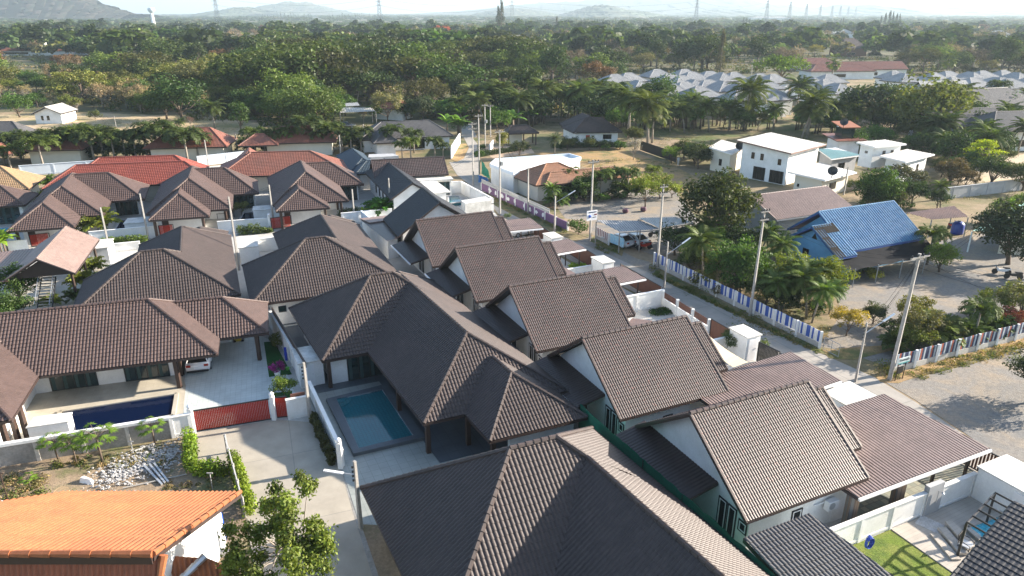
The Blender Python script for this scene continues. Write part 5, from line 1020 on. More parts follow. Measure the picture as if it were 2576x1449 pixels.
            if kind == 'fan':
                c = pts[-1]; dd = (pts[-1]-pts[-2]).normalized(); sd = dd.cross(Vector((0, 0, 1))).normalized()
                for j in range(9):
                    b = (j-4)*.33; q = c+(dd*math.cos(b)+sd*math.sin(b))*.95+Vector((0, 0, -.15)); s = (sd*math.cos(b)-dd*math.sin(b))*.1; n = len(V); V += [tuple(c), tuple(c.lerp(q, .6)+s), tuple(q), tuple(c.lerp(q, .6)-s)]; F.append([n, n+1, n+2, n+3])
            else:
                for j in range(1, K+1):
                    p = pts[j]; dd = (pts[j]-pts[j-1]).normalized(); sd = dd.cross(Vector((0, 0, 1))); sd = sd.normalized() if sd.length > .05 else Vector((-math.sin(a), math.cos(a), 0)); ln = FL*.27*math.sin(math.pi*(.12+.8*j/K))*(1.1 if kind == 'coconut' else 1.05)
                    for sg in (-1, 1):
                        for rep in range(2 if kind != 'coconut' else 2):
                            up = Vector((0, 0, -.35 if kind == 'coconut' else rng.uniform(-.9, .35))); q = p+(sd*sg*(.85-.1*rep)+dd*(.45+.3*rep)+up*(.8+.5*rng.random())).normalized()*ln; w = dd*(.12 if kind == 'coconut' else .11); mid = p.lerp(q, .5); n = len(V)
                            V += [tuple(p), tuple(mid+w), tuple(q), tuple(mid-w)]; F.append([n, n+1, n+2, n+3])
            for j in range(K):
                w = Vector((-math.sin(a), math.cos(a), 0))*.035; n = len(V); V += [tuple(pts[j]-w), tuple(pts[j]+w), tuple(pts[j+1]+w), tuple(pts[j+1]-w)]; F.append([n, n+1, n+2, n+3])
            m.add(V, F, br)
    elif kind == 'banana':
        t = MB()
        for s in range(3):
            bx, by = rng.normal()*.6, rng.normal()*.6; t.tube([(bx, by, 0), (bx, by, 1.8)], [.14, .09], 6)
            for k in range(8):
                a = k*2.4+s; e = 1.35-.9*(k/8); L = 2.1*(.8+.3*rng.random()); pos = Vector((bx, by, 1.7)); V = []; F = []; sd = Vector((-math.sin(a), math.cos(a), 0)); K = 7
                for j in range(K+1):
                    w = .34*math.sin(math.pi*(.08+.9*j/K)); V += [tuple(pos-sd*w+Vector((0, 0, -.12*w))), tuple(pos), tuple(pos+sd*w+Vector((0, 0, -.12*w)))]; ee = e-1.7*(j/K)**1.6; pos = pos+Vector((math.cos(a)*math.cos(ee), math.sin(a)*math.cos(ee), math.sin(ee)))*(L/K)
                for j in range(K): n = j*3; F += [[n, n+1, n+4, n+3], [n+1, n+2, n+5, n+4]]
                m.add(V, F, (.8+.5*rng.random())*np.array([1, 1, .8]))
    return m, t, lm, mt
G_DARK, G_MID, G_BR, G_OLV, G_YEL, G_BRN, G_PALM, G_LIME = (.035, .062, .018), (.045, .085, .018), (.075, .14, .02), (.085, .10, .03), (.16, .17, .035), (.16, .125, .085), (.075, .11, .03), (.18, .26, .02)
HALO = Z*0
def tree(kind, px, h, color, name, label, cat='tree', group=None, seed=0, wid=1., var=None, rz=None, base=None, parts=True):
    'h: wanted total height in metres'
    key = (kind, seed)
    loc = base if base is not None else at(*px)
    if key not in PROTO:
        m, t, lm, mt = tree_proto(kind, seed*7+len(kind)*13+1); V = np.concatenate(m.V); H = V[:, 2].max(); R0 = np.abs(V[:, :2]).max()
        T = bpy.data.objects.new(name, None); COL.objects.link(T); ORG[T.name] = Vector((0, 0, 0))
        m.build({'bare': 'crown', 'bush': 'foliage'}.get(kind, 'crown'), lm, T, fix=False); t.build('trunk', mt, T, smooth=True); PROTO[key] = (T, H); first = True; o = T
        for c in KIDS[T.name]: c.color = (*color, 1)
    else:
        T, H = PROTO[key]; o = T.copy(); o.name = name; COL.objects.link(o)
        for c in KIDS[T.name]:
            c2 = c.copy(); COL.objects.link(c2); c2.parent = o; c2.color = (*color, 1)
    s = h/PROTO[key][1]; o.location = loc; o.scale = (s*wid, s*wid, s); o.rotation_euler.z = rz if rz is not None else (loc.x*1.7+loc.y*.9) % 6.28
    for k in ('label', 'category', 'group'):
        if k in o: del o[k]
    return props(o, label, cat, group)
def hedge(a, b, w, h, color, label, lean=0, size=.17, dens=800, name='hedge', tops=.1):
    rng = np.random.default_rng(int(abs(a.x*31+a.y*17))); L = (b-a).length; n = max(3, int(L/.35)); C = []; RR = []
    for i in range(n):
        p = a.lerp(b, (i+.5)/n); hh = h*(1+tops*rng.normal())
        for z in (.3, .72): C.append((p.x+rng.normal()*.05, p.y+rng.normal()*.05, hh*z)); RR.append((w*.55, w*.55, hh*.34))
    m = MB(); m.add(*leafcloud(rng, C, RR, max(30, int(dens*L/len(C))), size, shell=.5)); T = thing(name, label, 'hedge', (a+b)/2); o = m.build('foliage', M['leaf'], T, fix=False); o.color = (*color, 1)
    s = MB()
    for i in range(0, n, 2): p = a.lerp(b, (i+.5)/n); s.tube([p, p+Z*h*.7], .02, 4)
    s.build('stems', M['bark'], T); return T
def flowers(T, rng, C, RR, n, color, size=.12, name='flowers'):
    m = MB(); off = T.location.copy(); V, F, t = leafcloud(rng, C, RR, n, size, aspect=.9, shell=.85, tspread=.15); m.add(V, F, t); o = m.build(name, M['leaf'], None, fix=False); o.parent = T; o.color = (*color, 1); KIDS.setdefault(T.name, []).append(o); return o
# clipped hedges and beds
hedge(at(480, 1112), at(483, 1188), .8, 1.15, (.15, .24, .02), 'bright green clipped hedge running down beside the concrete lane corner')
hedge(at(490, 1195), at(572, 1192), .9, 1.0, (.15, .23, .02), 'bright green clipped hedge turning along the vacant lot')
hedge(at(590, 1172), at(632, 1300), .75, 1.2, (.16, .23, .02), 'bright green clipped hedge along the leaning grey rail fence')
hedge(at(785, 1050), at(838, 1172), .5, .7, (.055, .06, .02), 'dark reddish green planting bed along the white lane wall', tops=.2)
hedge(at(245, 620), at(372, 609), .8, 1.0, (.11, .17, .03), 'clipped green and red hedge between the white walls at the left', tops=.08)
hedge(at(602, 592), at(684, 585), .8, .9, (.08, .12, .025), 'row of cone shaped green shrubs behind the white taupe yard', tops=.3)
hedge(at(1436, 684), at(1470, 676), .9, .8, (.13, .24, .02), 'bright green leafy planter beside the white utility cubicle')
hedge(at(1645, 790), at(1692, 782), 1.4, .35, (.03, .08, .02), 'dark green weeds growing in the walled garden corner')
hedge(at(1200, 395), at(1330, 375), 1.2, 1.0, (.035, .06, .02), 'dark shrub border of the garden beside the far lane')
hedge(at(1390, 372), at(1590, 368), 1.5, 1.0, (.04, .065, .02), 'long dark shrub border in front of the red door house')
hedge(at(855, 546), at(905, 540), 1.2, 1.1, (.07, .10, .03), 'white flowering hedge by the right brown house')
m = MB(); a, b = at(573, 1140), at(617, 1302)
T = thing('rail_fence', 'leaning grey concrete rail fence at the edge of the vacant lot', 'fence', (a+b)/2)
for z in (.5, .95, 1.35): m.beam(a+Z*z, b+Z*z, .07, .09)
m.build('rails', M['conc_light'], T)
for k in range(5): p = a.lerp(b, k/4); q = MB(); q.beam(p, p+Z*1.45, .12, .12); q.build('post', M['conc'], T)
# the open tree at the bottom edge
rng = np.random.default_rng(5); T = thing('open_crown_tree', 'sparse green tree with pale forked trunks at the bottom edge beside the lane', 'tree', at(742, 1490))
o0 = at(742, 1490); C = []
for x, y, z in ((700, 1215, 6.8), (720, 1240, 6.3), (690, 1260, 6.0), (770, 1235, 6), (660, 1300, 5.3), (700, 1310, 5.5), (625, 1320, 4.8), (600, 1360, 4.4), (640, 1370, 4.4), (690, 1370, 4.9), (720, 1350, 5.2), (790, 1300, 5.3), (820, 1330, 4.9), (780, 1350, 4.8), (800, 1390, 4.2), (760, 1400, 4.4), (610, 1410, 3.6), (650, 1420, 3.7), (590, 1395, 3.8), (830, 1370, 4.2), (735, 1290, 5.8), (675, 1340, 5.0), (630, 1450, 3.0), (680, 1450, 3.3), (720, 1420, 4.2), (770, 1440, 3.4), (600, 1470, 2.8), (820, 1420, 3.6), (655, 1480, 2.7)): C.append(tuple(at(x, y, z)))
C = np.array(C); C[:, 1] += rng.normal(size=len(C))*.55; RR = np.full((len(C), 3), .5)*(.75+.5*rng.random((len(C), 1)))
m = MB(); m.add(*leafcloud(rng, np.concatenate([C, C+rng.normal(size=C.shape)*.45]), np.concatenate([RR, RR*.9]), 300, .17, shell=.15, jit=.8)); cr = m.build('crown', M['leaf'], T, fix=False); cr.color = (.11, .15, .025, 1)
m = MB(); b1, b2 = o0+Vector((-.05, 0, 0)), o0+Vector((.35, .1, 0)); f1, f2 = o0+Vector((-.25, 0, 3.3)), o0+Vector((.6, .1, 3.0)); m.tube([b1, o0+Vector((0, 0, 1.6)), f1], [.15, .11, .08], 7); m.tube([b2, o0+Vector((.3, 0, 1.3)), f2], [.13, .1, .07], 7); m.tube([o0+Vector((.1, 0, 0)), o0+Vector((.12, .1, 2.4))], [.14, .1], 6)
for i, c in enumerate(C): s = (f1 if c[0] < o0.x+.1 else f2); c = Vector(c); s = s-Z*rng.random()*1.2; m.tube([s, s.lerp(c, .5)+Z*.2, c], [.05, .03, .012], 5, cap=False)
m.build('trunk', M['bark_pale'], T, smooth=True)
# vacant lot plants
for i, (x, y, h, lb) in enumerate(((148, 1160, 2.0, 'leftmost papaya plant of the pair against the grey wall'), (192, 1165, 2.0, 'second papaya plant of the pair against the grey wall'), (258, 1162, 2.6, 'largest papaya plant against the grey concrete wall'), (390, 1118, 1.9, 'single papaya plant near the white wall section'), (78, 1232, 1.1, 'small papaya seedling in the dry grass'))):
    tree('papaya', (x, y), h, (.10, .17, .02), 'papaya_plant', lb, 'plant', 'papaya plants in the vacant lot', seed=i % 2, wid=1.15)
tree('broad', (716, 1006), 2.1, (.11, .17, .02), 'garden_bush', 'rounded green and yellow bush beside the wooden screen', 'bush', seed=1, wid=1.)
T = tree('bush', (700, 945), 1.1, (.30, .025, .25), 'potted_bougainvillea', 'pink purple bougainvillea in a white pot on the turf', 'potted plant', seed=2, wid=.75); T.location.z = .25
m = MB(); m.lathe(at(699, 947), [(.18, 0), (.26, .45), (.22, .46)], 12); m.solo('flower_pot', M['trim'], 'white tapered flower pot under the pink bougainvillea', 'flower pot')
tree('bush', (700, 880), 1.7, (.12, .14, .03), 'garden_shrub', 'thin yellowish shrub on the artificial turf strip', 'shrub', seed=3, wid=.55); tree('bush', (688, 862), .9, (.10, .13, .03), 'garden_shrub', 'small shrub at the top of the artificial turf strip', 'shrub', seed=3, wid=.8)
for (x, y, h, k, c, n, lb) in ((48, 768, 4.2, 'dense', G_MID, 'round_tree', 'round clipped green tree left of the outdoor stairs, upper one'), (30, 825, 3.8, 'dense', G_MID, 'round_tree', 'round clipped green tree at the left edge above the long roof'),
    (210, 728, 2.0, 'areca', (.16, .19, .03), 'yellow_palm', 'yellowish palm clump beside the shelter post'), (238, 690, 1.9, 'areca', (.14, .17, .03), 'yellow_palm', 'yellow green palm clump left of the white cubicle'), (130, 775, 1.4, 'areca', (.12, .15, .03), 'yellow_palm', 'small palm clump beside the outdoor stairs'), (190, 760, 1.4, 'areca', (.07, .10, .03), 'dark_palm', 'low dark palm by the left taupe roof'),
    (250, 590, 3.2, 'areca', (.16, .19, .03), 'garden_palm', 'yellow green palm behind the white wall and utility pole'), (8, 640, 3.0, 'banana', (.17, .27, .03), 'banana_plant', 'bright banana plant at the left edge by the red gate'),
    (118, 478, 2.6, 'areca', (.10, .17, .03), 'garden_palm', 'small palm between the tan roof and the red roof'), (108, 500, 1.3, 'bush', G_LIME, 'garden_shrub', 'small lime shrub beside the bright red roof corner'), (608, 545, 2.2, 'fine', (.09, .11, .03), 'garden_shrub', 'slim shrub beside the middle dark blue pool'),
    (962, 545, 2.8, 'areca', (.05, .15, .02), 'fern_palm', 'feathery bright green palm beside the charcoal gable wall'), (925, 548, 1.5, 'banana', (.2, .28, .03), 'broadleaf_plant', 'yellow green broad leaved plant behind the white finial wall'), (945, 540, 2.2, 'areca', (.05, .14, .02), 'fern_palm', 'second feathery palm beside the charcoal gable wall'), (1275, 552, .9, 'bush', (.10, .14, .07), 'garden_shrub', 'pale flowering shrub at the farthest row house entrance'),
    (1838, 884, 1.7, 'fine', (.05, .09, .03), 'cactus_shrub', 'dark cactus like shrub against the tall white cubicle'), (1905, 884, 1.2, 'bush', (.07, .10, .03), 'garden_shrub', 'small shrub in front of the black sheet gate'), (1455, 590, 2., 'bush', G_MID, 'garden_shrub', 'shrub beside the carport fence post'),
    (1470, 505, 4.6, 'broad', G_MID, 'garden_tree', 'round green tree in front of the metal hip roof house'), (1385, 520, 3.6, 'coconut', (.09, .15, .03), 'garden_palm', 'short palm at the left front of the metal hip roof house'), (1432, 490, 4.4, 'foxtail', G_PALM, 'garden_palm', 'slim palm before the metal hip roof'), (1510, 500, 4.6, 'foxtail', G_PALM, 'garden_palm', 'slim palm right of the round green garden tree'), (1540, 490, 4.4, 'foxtail', G_PALM, 'garden_palm', 'slim palm at the right part of the metal hip roof house'), (1578, 495, 4.6, 'foxtail', G_PALM, 'garden_palm', 'slim palm at the right end of the metal hip roof house'),
    (1623, 520, 4.2, 'fine', (.13, .17, .025), 'yellow_flower_tree', 'yellow flowering tree with a purple pot below it'), (1660, 500, 3.6, 'fine', (.13, .17, .03), 'yellow_flower_tree', 'yellow green bushy tree beside the gravel forecourt'), (1690, 498, 2.6, 'bush', (.16, .2, .03), 'garden_shrub', 'yellow green shrub left of the big dark tree'), (1640, 470, 3.6, 'foxtail', (.12, .15, .03), 'garden_palm', 'yellowish palm behind the yellow flowering tree'),
    (1790, 612, 8.2, 'dense', (.045, .060, .018), 'big_tree', 'big dark tree with brown tips beside the pinkish roof'), (1850, 735, 5.4, 'broad', (.05, .10, .02), 'garden_tree', 'dense bright green tree behind the blue white fence'), (1768, 700, 5.0, 'coconut', (.08, .11, .03), 'coconut_palm', 'palm growing among the trees behind the blue white fence'), (1735, 690, 3.2, 'broad', (.05, .08, .025), 'garden_tree', 'dark shrubby tree with white flowers near the utility pole'), (1780, 690, 3.4, 'broad', (.13, .15, .03), 'garden_tree', 'yellow green tree between the palm and the dark big tree'), (1770, 728, 2.2, 'bush', (.10, .11, .03), 'garden_shrub', 'sparse shrub with yellow flowers just inside the blue white fence'), (1822, 750, 1.8, 'bush', (.09, .08, .04), 'garden_shrub', 'brownish shrub just inside the blue white fence'), (1880, 560, 3.2, 'coconut', (.08, .13, .03), 'garden_palm', 'short palm in front of the pinkish ribbed roof'), (1920, 570, 3.2, 'banana', (.07, .13, .03), 'plumeria', 'white flowering broad leaved plant left of the blue house'), (1980, 560, 3.0, 'banana', (.06, .12, .03), 'banana_plant', 'banana plant beside the upper blue gable'), (1940, 640, 2.8, 'bare', (.10, .085, .06), 'dry_bush', 'grey dry bush beside the blue front gable'),
    (1990, 765, 4.9, 'broad', (.11, .14, .02), 'garden_tree', 'yellow topped tree in front of the blue house gable'), (2060, 760, 4.4, 'broad', (.12, .15, .02), 'garden_tree', 'yellow green tree under the black cloth awning corner'), (1960, 790, 3.6, 'coconut', (.07, .11, .03), 'coconut_palm', 'low coconut palm nearest the blue white fence middle'), (2042, 812, 3.8, 'coconut', (.08, .13, .03), 'coconut_palm', 'low coconut palm beside the yellow flowering shrub'), (2085, 790, 3.0, 'coconut', (.07, .12, .03), 'coconut_palm', 'low coconut palm at the edge of the gravel yard'), (1925, 770, 3.2, 'broad', (.05, .08, .02), 'garden_tree', 'dark tree behind the second roadside utility pole'), (1950, 700, 4.5, 'coconut', (.08, .12, .03), 'coconut_palm', 'coconut palm below the blue front gable'),
    (2128, 845, 2.5, 'fine', (.27, .21, .03), 'yellow_flower_shrub', 'bright yellow flowering shrub near the fence corner'), (2196, 815, 2.0, 'broad', (.045, .06, .02), 'garden_shrub', 'dark leafed shrub at the edge of the gravel yard'), (2240, 838, 1.5, 'bush', (.03, .065, .02), 'garden_shrub', 'low dark round shrub behind the big utility pole'), (2300, 880, 3.3, 'fine', (.10, .10, .04), 'garden_tree', 'thin brownish tree behind the sign and big pole'), (2340, 868, 3.0, 'areca', (.10, .13, .03), 'garden_palm', 'small palm inside the striped fence'), (2385, 868, 1.9, 'fine', (.13, .14, .05), 'garden_shrub', 'pale shrub with yellow flowers inside the striped fence'), (2447, 862, 3.9, 'foxtail', (.08, .11, .03), 'garden_palm', 'slim palm beside the leaning grey pole'), (2300, 820, 2.6, 'fine', (.16, .16, .03), 'yellow_flower_tree', 'yellow flowering sapling behind the big utility pole'), (2502, 845, 2.0, 'areca', (.06, .10, .03), 'agave_clump', 'dark spiky clump next to the red bougainvillea'), (2540, 838, 2.1, 'fine', (.20, .055, .04), 'bougainvillea', 'red bougainvillea bush on the striped fence'), (2570, 810, 3.4, 'fine', (.13, .14, .05), 'garden_tree', 'pale tree above the red bougainvillea at the right edge'),
    (2332, 665, 4.4, 'foxtail', (.09, .12, .03), 'garden_palm', 'palm beside the right corner of the blue roof'), (2362, 684, 3.1, 'broad', (.12, .18, .02), 'garden_tree', 'bright green bush tree right of the black awning'), (2535, 665, 6.8, 'dense', (.035, .05, .025), 'big_tree', 'large dark tree at the right edge by the green roof'), (2600, 700, 5.0, 'dense', (.035, .05, .025), 'big_tree', 'dark tree at the right edge behind parked scooters'), (2608, 1010, 3.6, 'dense', (.03, .045, .02), 'big_tree', 'dark tree cut by the right edge at the gravel lane'), (2170, 690, 1.5, 'bush', (.10, .15, .03), 'garden_shrub', 'potted shrubs at the front of the black awning'), (2198, 705, 1.2, 'bush', (.18, .2, .03), 'garden_shrub', 'small yellow flowering pot plant in the gravel yard'),
    (2200, 528, 5.6, 'dense', (.05, .095, .015), 'garden_tree', 'bright green dense tree in front of the square white building'), (2268, 500, 4.8, 'fine', (.055, .06, .035), 'garden_tree', 'dark thin leaved tree in front of the square white building'), (2365, 525, 3.6, 'coconut', (.10, .13, .04), 'coconut_palm', 'pale palm below the brown shrub at right'), (2390, 470, 4.2, 'fine', (.11, .085, .05), 'brown_shrub', 'brown leaved shrubby tree right of the square white building'), (2420, 480, 3.2, 'fine', (.10, .075, .045), 'brown_shrub', 'smaller brown leaved shrub beside the yard wall'), (2462, 452, 6.6, 'layered', (.24, .30, .02), 'layered_tree', 'lime green layered umbrella tree near the right edge'), (2490, 470, 4.8, 'broad', (.05, .08, .025), 'garden_tree', 'dark green tree under the lime layered tree'), (2430, 452, 4.6, 'broad', (.06, .1, .03), 'garden_tree', 'green tree left of the lime layered tree'), (2572, 480, 4.6, 'broad', (.11, .13, .05), 'garden_tree', 'olive bush at the right edge by the pale yard'), (2520, 560, 3.2, 'broad', (.11, .19, .02), 'garden_tree', 'bright bush above the green shed roof'), (2570, 540, 3., 'broad', (.10, .17, .02), 'garden_tree', 'bright bush at the right edge above the green roof'), (2150, 480, 2.0, 'bush', (.16, .2, .05), 'garden_shrub', 'pale green shrub in front of the low white building'),
    (2203, 380, 5.2, 'dense', (.06, .13, .02), 'creeper_tree', 'bright green creeper covered tree behind the raised hut'), (2140, 392, 5.0, 'broad', (.05, .10, .02), 'garden_tree', 'dark green tree between teal roof and raised hut'), (2292, 388, 3.8, 'broad', (.09, .16, .03), 'garden_tree', 'green and pink flowering tree behind the square white building'), (1755, 425, 4.4, 'dense', (.04, .055, .02), 'garden_tree', 'dark tree left of the small white building'), (1720, 400, 3.6, 'dense', (.05, .06, .02), 'garden_tree', 'dark brownish tree at the end of the black sheet fence'), (1770, 395, 2.4, 'banana', (.10, .16, .03), 'banana_plant', 'banana plant beside the small left white building'), (1690, 412, 3.0, 'fine', (.10, .17, .02), 'garden_tree', 'lime sapling at the black sheet fence'), (1593, 402, 4.4, 'bare', (.3, .28, .25), 'sapling', 'thin pale sapling in front of the black sheet fence'), (1265, 385, 4.4, 'tall', (.15, .16, .03), 'garden_tree', 'tall yellow leaved tree at the pavilion garden gate'), (1305, 398, 3.6, 'fine', (.06, .075, .04), 'garden_tree', 'small grey leaved tree on the sandy pavilion garden'), (1395, 388, 4.2, 'coconut', (.10, .12, .07), 'grey_palm', 'grey green palm in front of the white two part house'), (1445, 372, 2.4, 'broad', (.04, .07, .02), 'garden_bush', 'dark bush at the corner of the white two part house'), (1205, 405, 2.2, 'broad', (.05, .10, .02), 'garden_bush', 'green bush beside the far lane utility poles'), (1212, 385, 1.8, 'broad', (.05, .10, .02), 'garden_bush', 'smaller green bush beside the far lane poles'),
    (460, 305, 12.5, 'dense', (.035, .07, .018), 'big_tree', 'big dark green tree behind the sandy cleared land'), (420, 300, 8.5, 'dense', (.04, .075, .02), 'big_tree', 'dark green tree left of the biggest dark tree'), (607, 335, 7.5, 'tall', (.045, .085, .02), 'conical_tree', 'conical green tree between the coconut palm and bushes'), (730, 322, 9.5, 'dense', (.06, .095, .02), 'big_tree', 'broad green tree left of centre behind the red roofs'), (800, 322, 10.5, 'dense', (.065, .10, .02), 'big_tree', 'largest broad green tree behind the dull red roof'), (975, 308, 8.0, 'fine', (.16, .16, .08), 'grey_olive_tree', 'grey olive leaved tree behind the large grey roof'), (1065, 302, 7.0, 'dense', (.05, .07, .04), 'big_tree', 'grey green round tree right of the olive tree'), (50, 295, 7.0, 'dense', (.06, .12, .02), 'big_tree', 'green tree behind the small white gabled house'), (915, 310, 4.0, 'bare', (.2, .16, .07), 'dry_bush', 'dry yellow bush beside the open shed'), (480, 320, 2.8, 'bare', (.14, .09, .08), 'dead_palm', 'dead brown palm on the sandy cleared land'), (240, 300, 2.6, 'bush', (.08, .1, .03), 'wild_shrub', 'wild shrub beside the small white gabled house')):
    if y > 430 and k in ('dense', 'broad') and not (690 < x < 740): k = 'mango'
    big = 1.18 if k in ('broad', 'fine', 'dense', 'mango', 'coconut') and x > 1600 and y > 330 else 1.05
    tree(k, (x, y), h*big, c, n, lb, 'tree' if 'tree' in n or 'palm' in n else ('shrub' if 'shrub' in n or 'bush' in n else 'plant'), None, seed=(x+y) % 2, wid={'dense': 1.2, 'mango': 1.08, 'broad': 1.15, 'fine': 1.1}.get(k, 1.05))
# palms: group of foxtails behind the red roofs, coconut palms further back
for i, (x, y, h) in enumerate(((12, 412, 5.2), (30, 432, 4.6), (55, 405, 5.6), (88, 408, 5.4), (112, 432, 6.2), (140, 405, 6.0), (172, 408, 5.2), (212, 404, 6.6), (238, 407, 6.), (262, 402, 6.2), (290, 405, 5.6), (318, 402, 5.6), (345, 404, 5.2), (372, 402, 5.8), (400, 400, 7.2), (432, 402, 6.2), (455, 404, 6.0), (474, 414, 6.6), (500, 404, 5.2), (642, 388, 5.2), (668, 390, 4.4), (698, 388, 5.), (735, 386, 5.4), (775, 384, 7.2), (800, 386, 4.8), (832, 384, 6.0), (862, 386, 5.2), (910, 386, 5.2), (885, 388, 4.6))):
    tree('foxtail', (x, y), h*1.1, ((.055, .075, .025), (.075, .105, .025), (.06, .085, .03))[i % 3], 'foxtail_palm', 'one of the drooping foxtail palms in the row behind the red and brown roofs', 'palm', 'foxtail palms in the row behind the roofs', seed=i % 2, wid=1.3)
for i, (x, y, h, lb) in enumerate(((989, 386, 6.2, 'tall thin palm before the large grey roof'), (1034, 402, 4.6, 'bright green bushy palm in front of the large grey roof'), (1012, 400, 3.8, 'low bright palm in front of the large grey roof'), (1094, 398, 4.4, 'dark bushy palm at the white wall by the far lane'), (1042, 385, 5.2, 'thin palm touching the edge of the large grey roof'), (1115, 400, 3.4, 'low dark palm at the lane wall corner'), (2461, 300, 8.5, 'leaning royal palm before the cream roofed house'), (2502, 265, 8.0, 'royal palm at the right of the cream roofed house'))):
    tree('foxtail', (x, y), h, (.11, .15, .03) if 'bright' in lb else (.06, .085, .03), 'garden_palm', lb, 'palm', seed=i % 2, wid=1.2)
for i, (x, y, h) in enumerate(((898, 265, 8.5), (541, 324, 8), (590, 272, 9), (1357, 305, 12), (1305, 320, 10.5), (1187, 292, 10), (1250, 295, 11), (1581, 352, 14), (1629, 366, 13), (1640, 360, 9.5), (1412, 293, 10), (1502, 285, 11), (1784, 332, 9), (1833, 328, 8), (1870, 328, 14), (1876, 326, 8), (2002, 288, 12), (2030, 348, 12), (2016, 350, 9), (2092, 325, 8.5), (2184, 340, 9), (2237, 345, 9), (2344, 388, 8), (2380, 330, 13), (1215, 310, 9), (1275, 300, 9.5), (1330, 300, 8.5), (1385, 298, 9), (1445, 292, 9), (1160, 300, 7), (1535, 300, 9), (2050, 300, 10), (2130, 310, 8), (2560, 300, 9), (2540, 320, 8), (1685, 330, 8.5), (1722, 335, 8), (455, 335, 4), (1480, 300, 8.5))):
    tree('coconut', (x, y), h*.92, ((.08, .105, .03), (.065, .09, .03), (.10, .125, .035))[i % 3], 'coconut_palm', 'one of the tall coconut palms scattered along the forest edge beyond the houses', 'palm', 'coconut palms along the forest edge', seed=i % 3, wid=1.3)
for x, y, h, lb in ((2090, 208, 12, 'stout fan palm left of the orange roofed buildings'), (2378, 202, 12, 'stout fan palm at the upper right above the pale roofs'), (2130, 340, 5, 'low fan palm beside the orange hut')): tree('fan', (x, y), h, (.09, .12, .04), 'fan_palm', lb, 'palm')
for i in range(20):
    x = 1090+(i % 7)*12+(i*37 % 9) if i < 9 else 1560+(i*47) % 420; y = 285+(i*13) % 22 if i < 9 else 318+(i*7) % 14
    tree('banana', (x, y), 4.2, (.11, .19, .03) if i < 9 else (.06, .11, .03), 'banana_plant', 'one of the banana plants massed below the coconut palms', 'plant', 'banana plants below the coconut palms', seed=i % 2)
# mid distance trees named one by one
for k, x, y, h, c, lb in (('dense', 2330, 368, 16, (.10, .12, .035), 'biggest olive green tree in front of the pale grey roofs at right'), ('rain', 2205, 335, 12, (.04, .06, .03), 'dark layered tree left of the biggest olive tree'), ('dense', 1655, 290, 12, (.045, .085, .02), 'dark green tree between the tall palms and the first pale roofs'), ('rain', 1960, 225, 13, (.085, .14, .02), 'bright green dome tree just behind the pale grey roofs'), ('casuarina', 1810, 190, 21, (.075, .07, .04), 'tall feathery brown tree left of the bright dome tree'), ('tall', 1745, 180, 14, (.03, .06, .02), 'dark tall tree behind the leftmost pale roofs'), ('casuarina', 1262, 92, 44, (.05, .06, .045), 'tallest feathery conifer rising above the forest near the centre'), ('casuarina', 1254, 96, 36, (.05, .06, .045), 'second feathery conifer beside the tallest one'), ('casuarina', 1400, 88, 24, (.07, .075, .055), 'lone feathery conifer right of the tallest conifer'), ('fine', 1112, 105, 16, (.30, .06, .03), 'red flowering tree in the distant forest'), ('fine', 1100, 106, 12, (.28, .07, .04), 'smaller red flowering tree in the distant forest'), ('fine', 2070, 92, 12, (.3, .25, .03), 'yellow flowering tree in the distant right forest'), ('fine', 2050, 148, 9, (.22, .2, .03), 'yellow green tree left of the fan palm'), ('dense', 2500, 320, 9, (.05, .10, .04), 'blue green tree before the large grey house at right'), ('tall', 2440, 345, 9, (.05, .085, .03), 'dark green tree with orange flowers by the large grey house'),
    ('rain', 1290, 250, 11, (.05, .07, .02), 'olive umbrella tree above the coconut palms'), ('tall', 1390, 225, 17, (.035, .065, .02), 'tall dark tree right of the blue pavilion'), ('dense', 1345, 185, 10, (.04, .075, .02), 'round dark tree below the blue pavilion')):
    tree(k, (x, y), h, c, 'forest_tree', lb, 'tree', seed=(x+y) % 2, wid=1.1 if k != 'casuarina' else 1.)
for i, (x, h) in enumerate(((2212, 30), (2222, 36), (2232, 40), (2241, 38), (2250, 34), (2258, 34), (1868, 26), (1875, 26), (1883, 24), (2112, 24), (2118, 26), (1560, 16), (1300, 24), (1340, 20))):
    tree('casuarina', (x, 78 if x > 2200 or x < 1400 else 76), h*.8, (.06, .075, .06), 'feathery_conifer', 'one of the feathery conifers standing above the distant right forest', 'tree', 'feathery conifers above the distant forest', seed=i % 2)

# fill planting: trees, palms and shrubs massed in the gardens
def fill(poly, n, kinds, seed, name, label, group, sc=1.):
    r = np.random.default_rng(seed); xs = [p[0] for p in poly]; ys = [p[1] for p in poly]; k = 0; tries = 0
    def inside(x, y):
        c = False; j = len(poly)-1
        for i in range(len(poly)):
            if (poly[i][1] > y) != (poly[j][1] > y) and x < (poly[j][0]-poly[i][0])*(y-poly[i][1])/(poly[j][1]-poly[i][1])+poly[i][0]: c = not c
            j = i
        return c
    while k < n and tries < n*40:
        tries += 1; x, y = r.uniform(min(xs), max(xs)), r.uniform(min(ys), max(ys))
        if not inside(x, y): continue
        kd, h, c = kinds[int(r.random()*len(kinds))]; v = .75+.5*r.random(); tree(kd, (x, y), h*sc*(.75+.5*r.random()), tuple(a*v for a in c), name, label, 'tree' if 'tree' in name else 'shrub', group, seed=int(r.random()*2), wid=1.2, rz=r.random()*6.28); k += 1
BR, DK, YG, OL = (.055, .11, .018), (.03, .055, .017), (.11, .14, .025), (.07, .085, .03)
GT = [('broad', 4, BR), ('dense', 5, DK), ('fine', 3.6, YG), ('broad', 4, OL)]
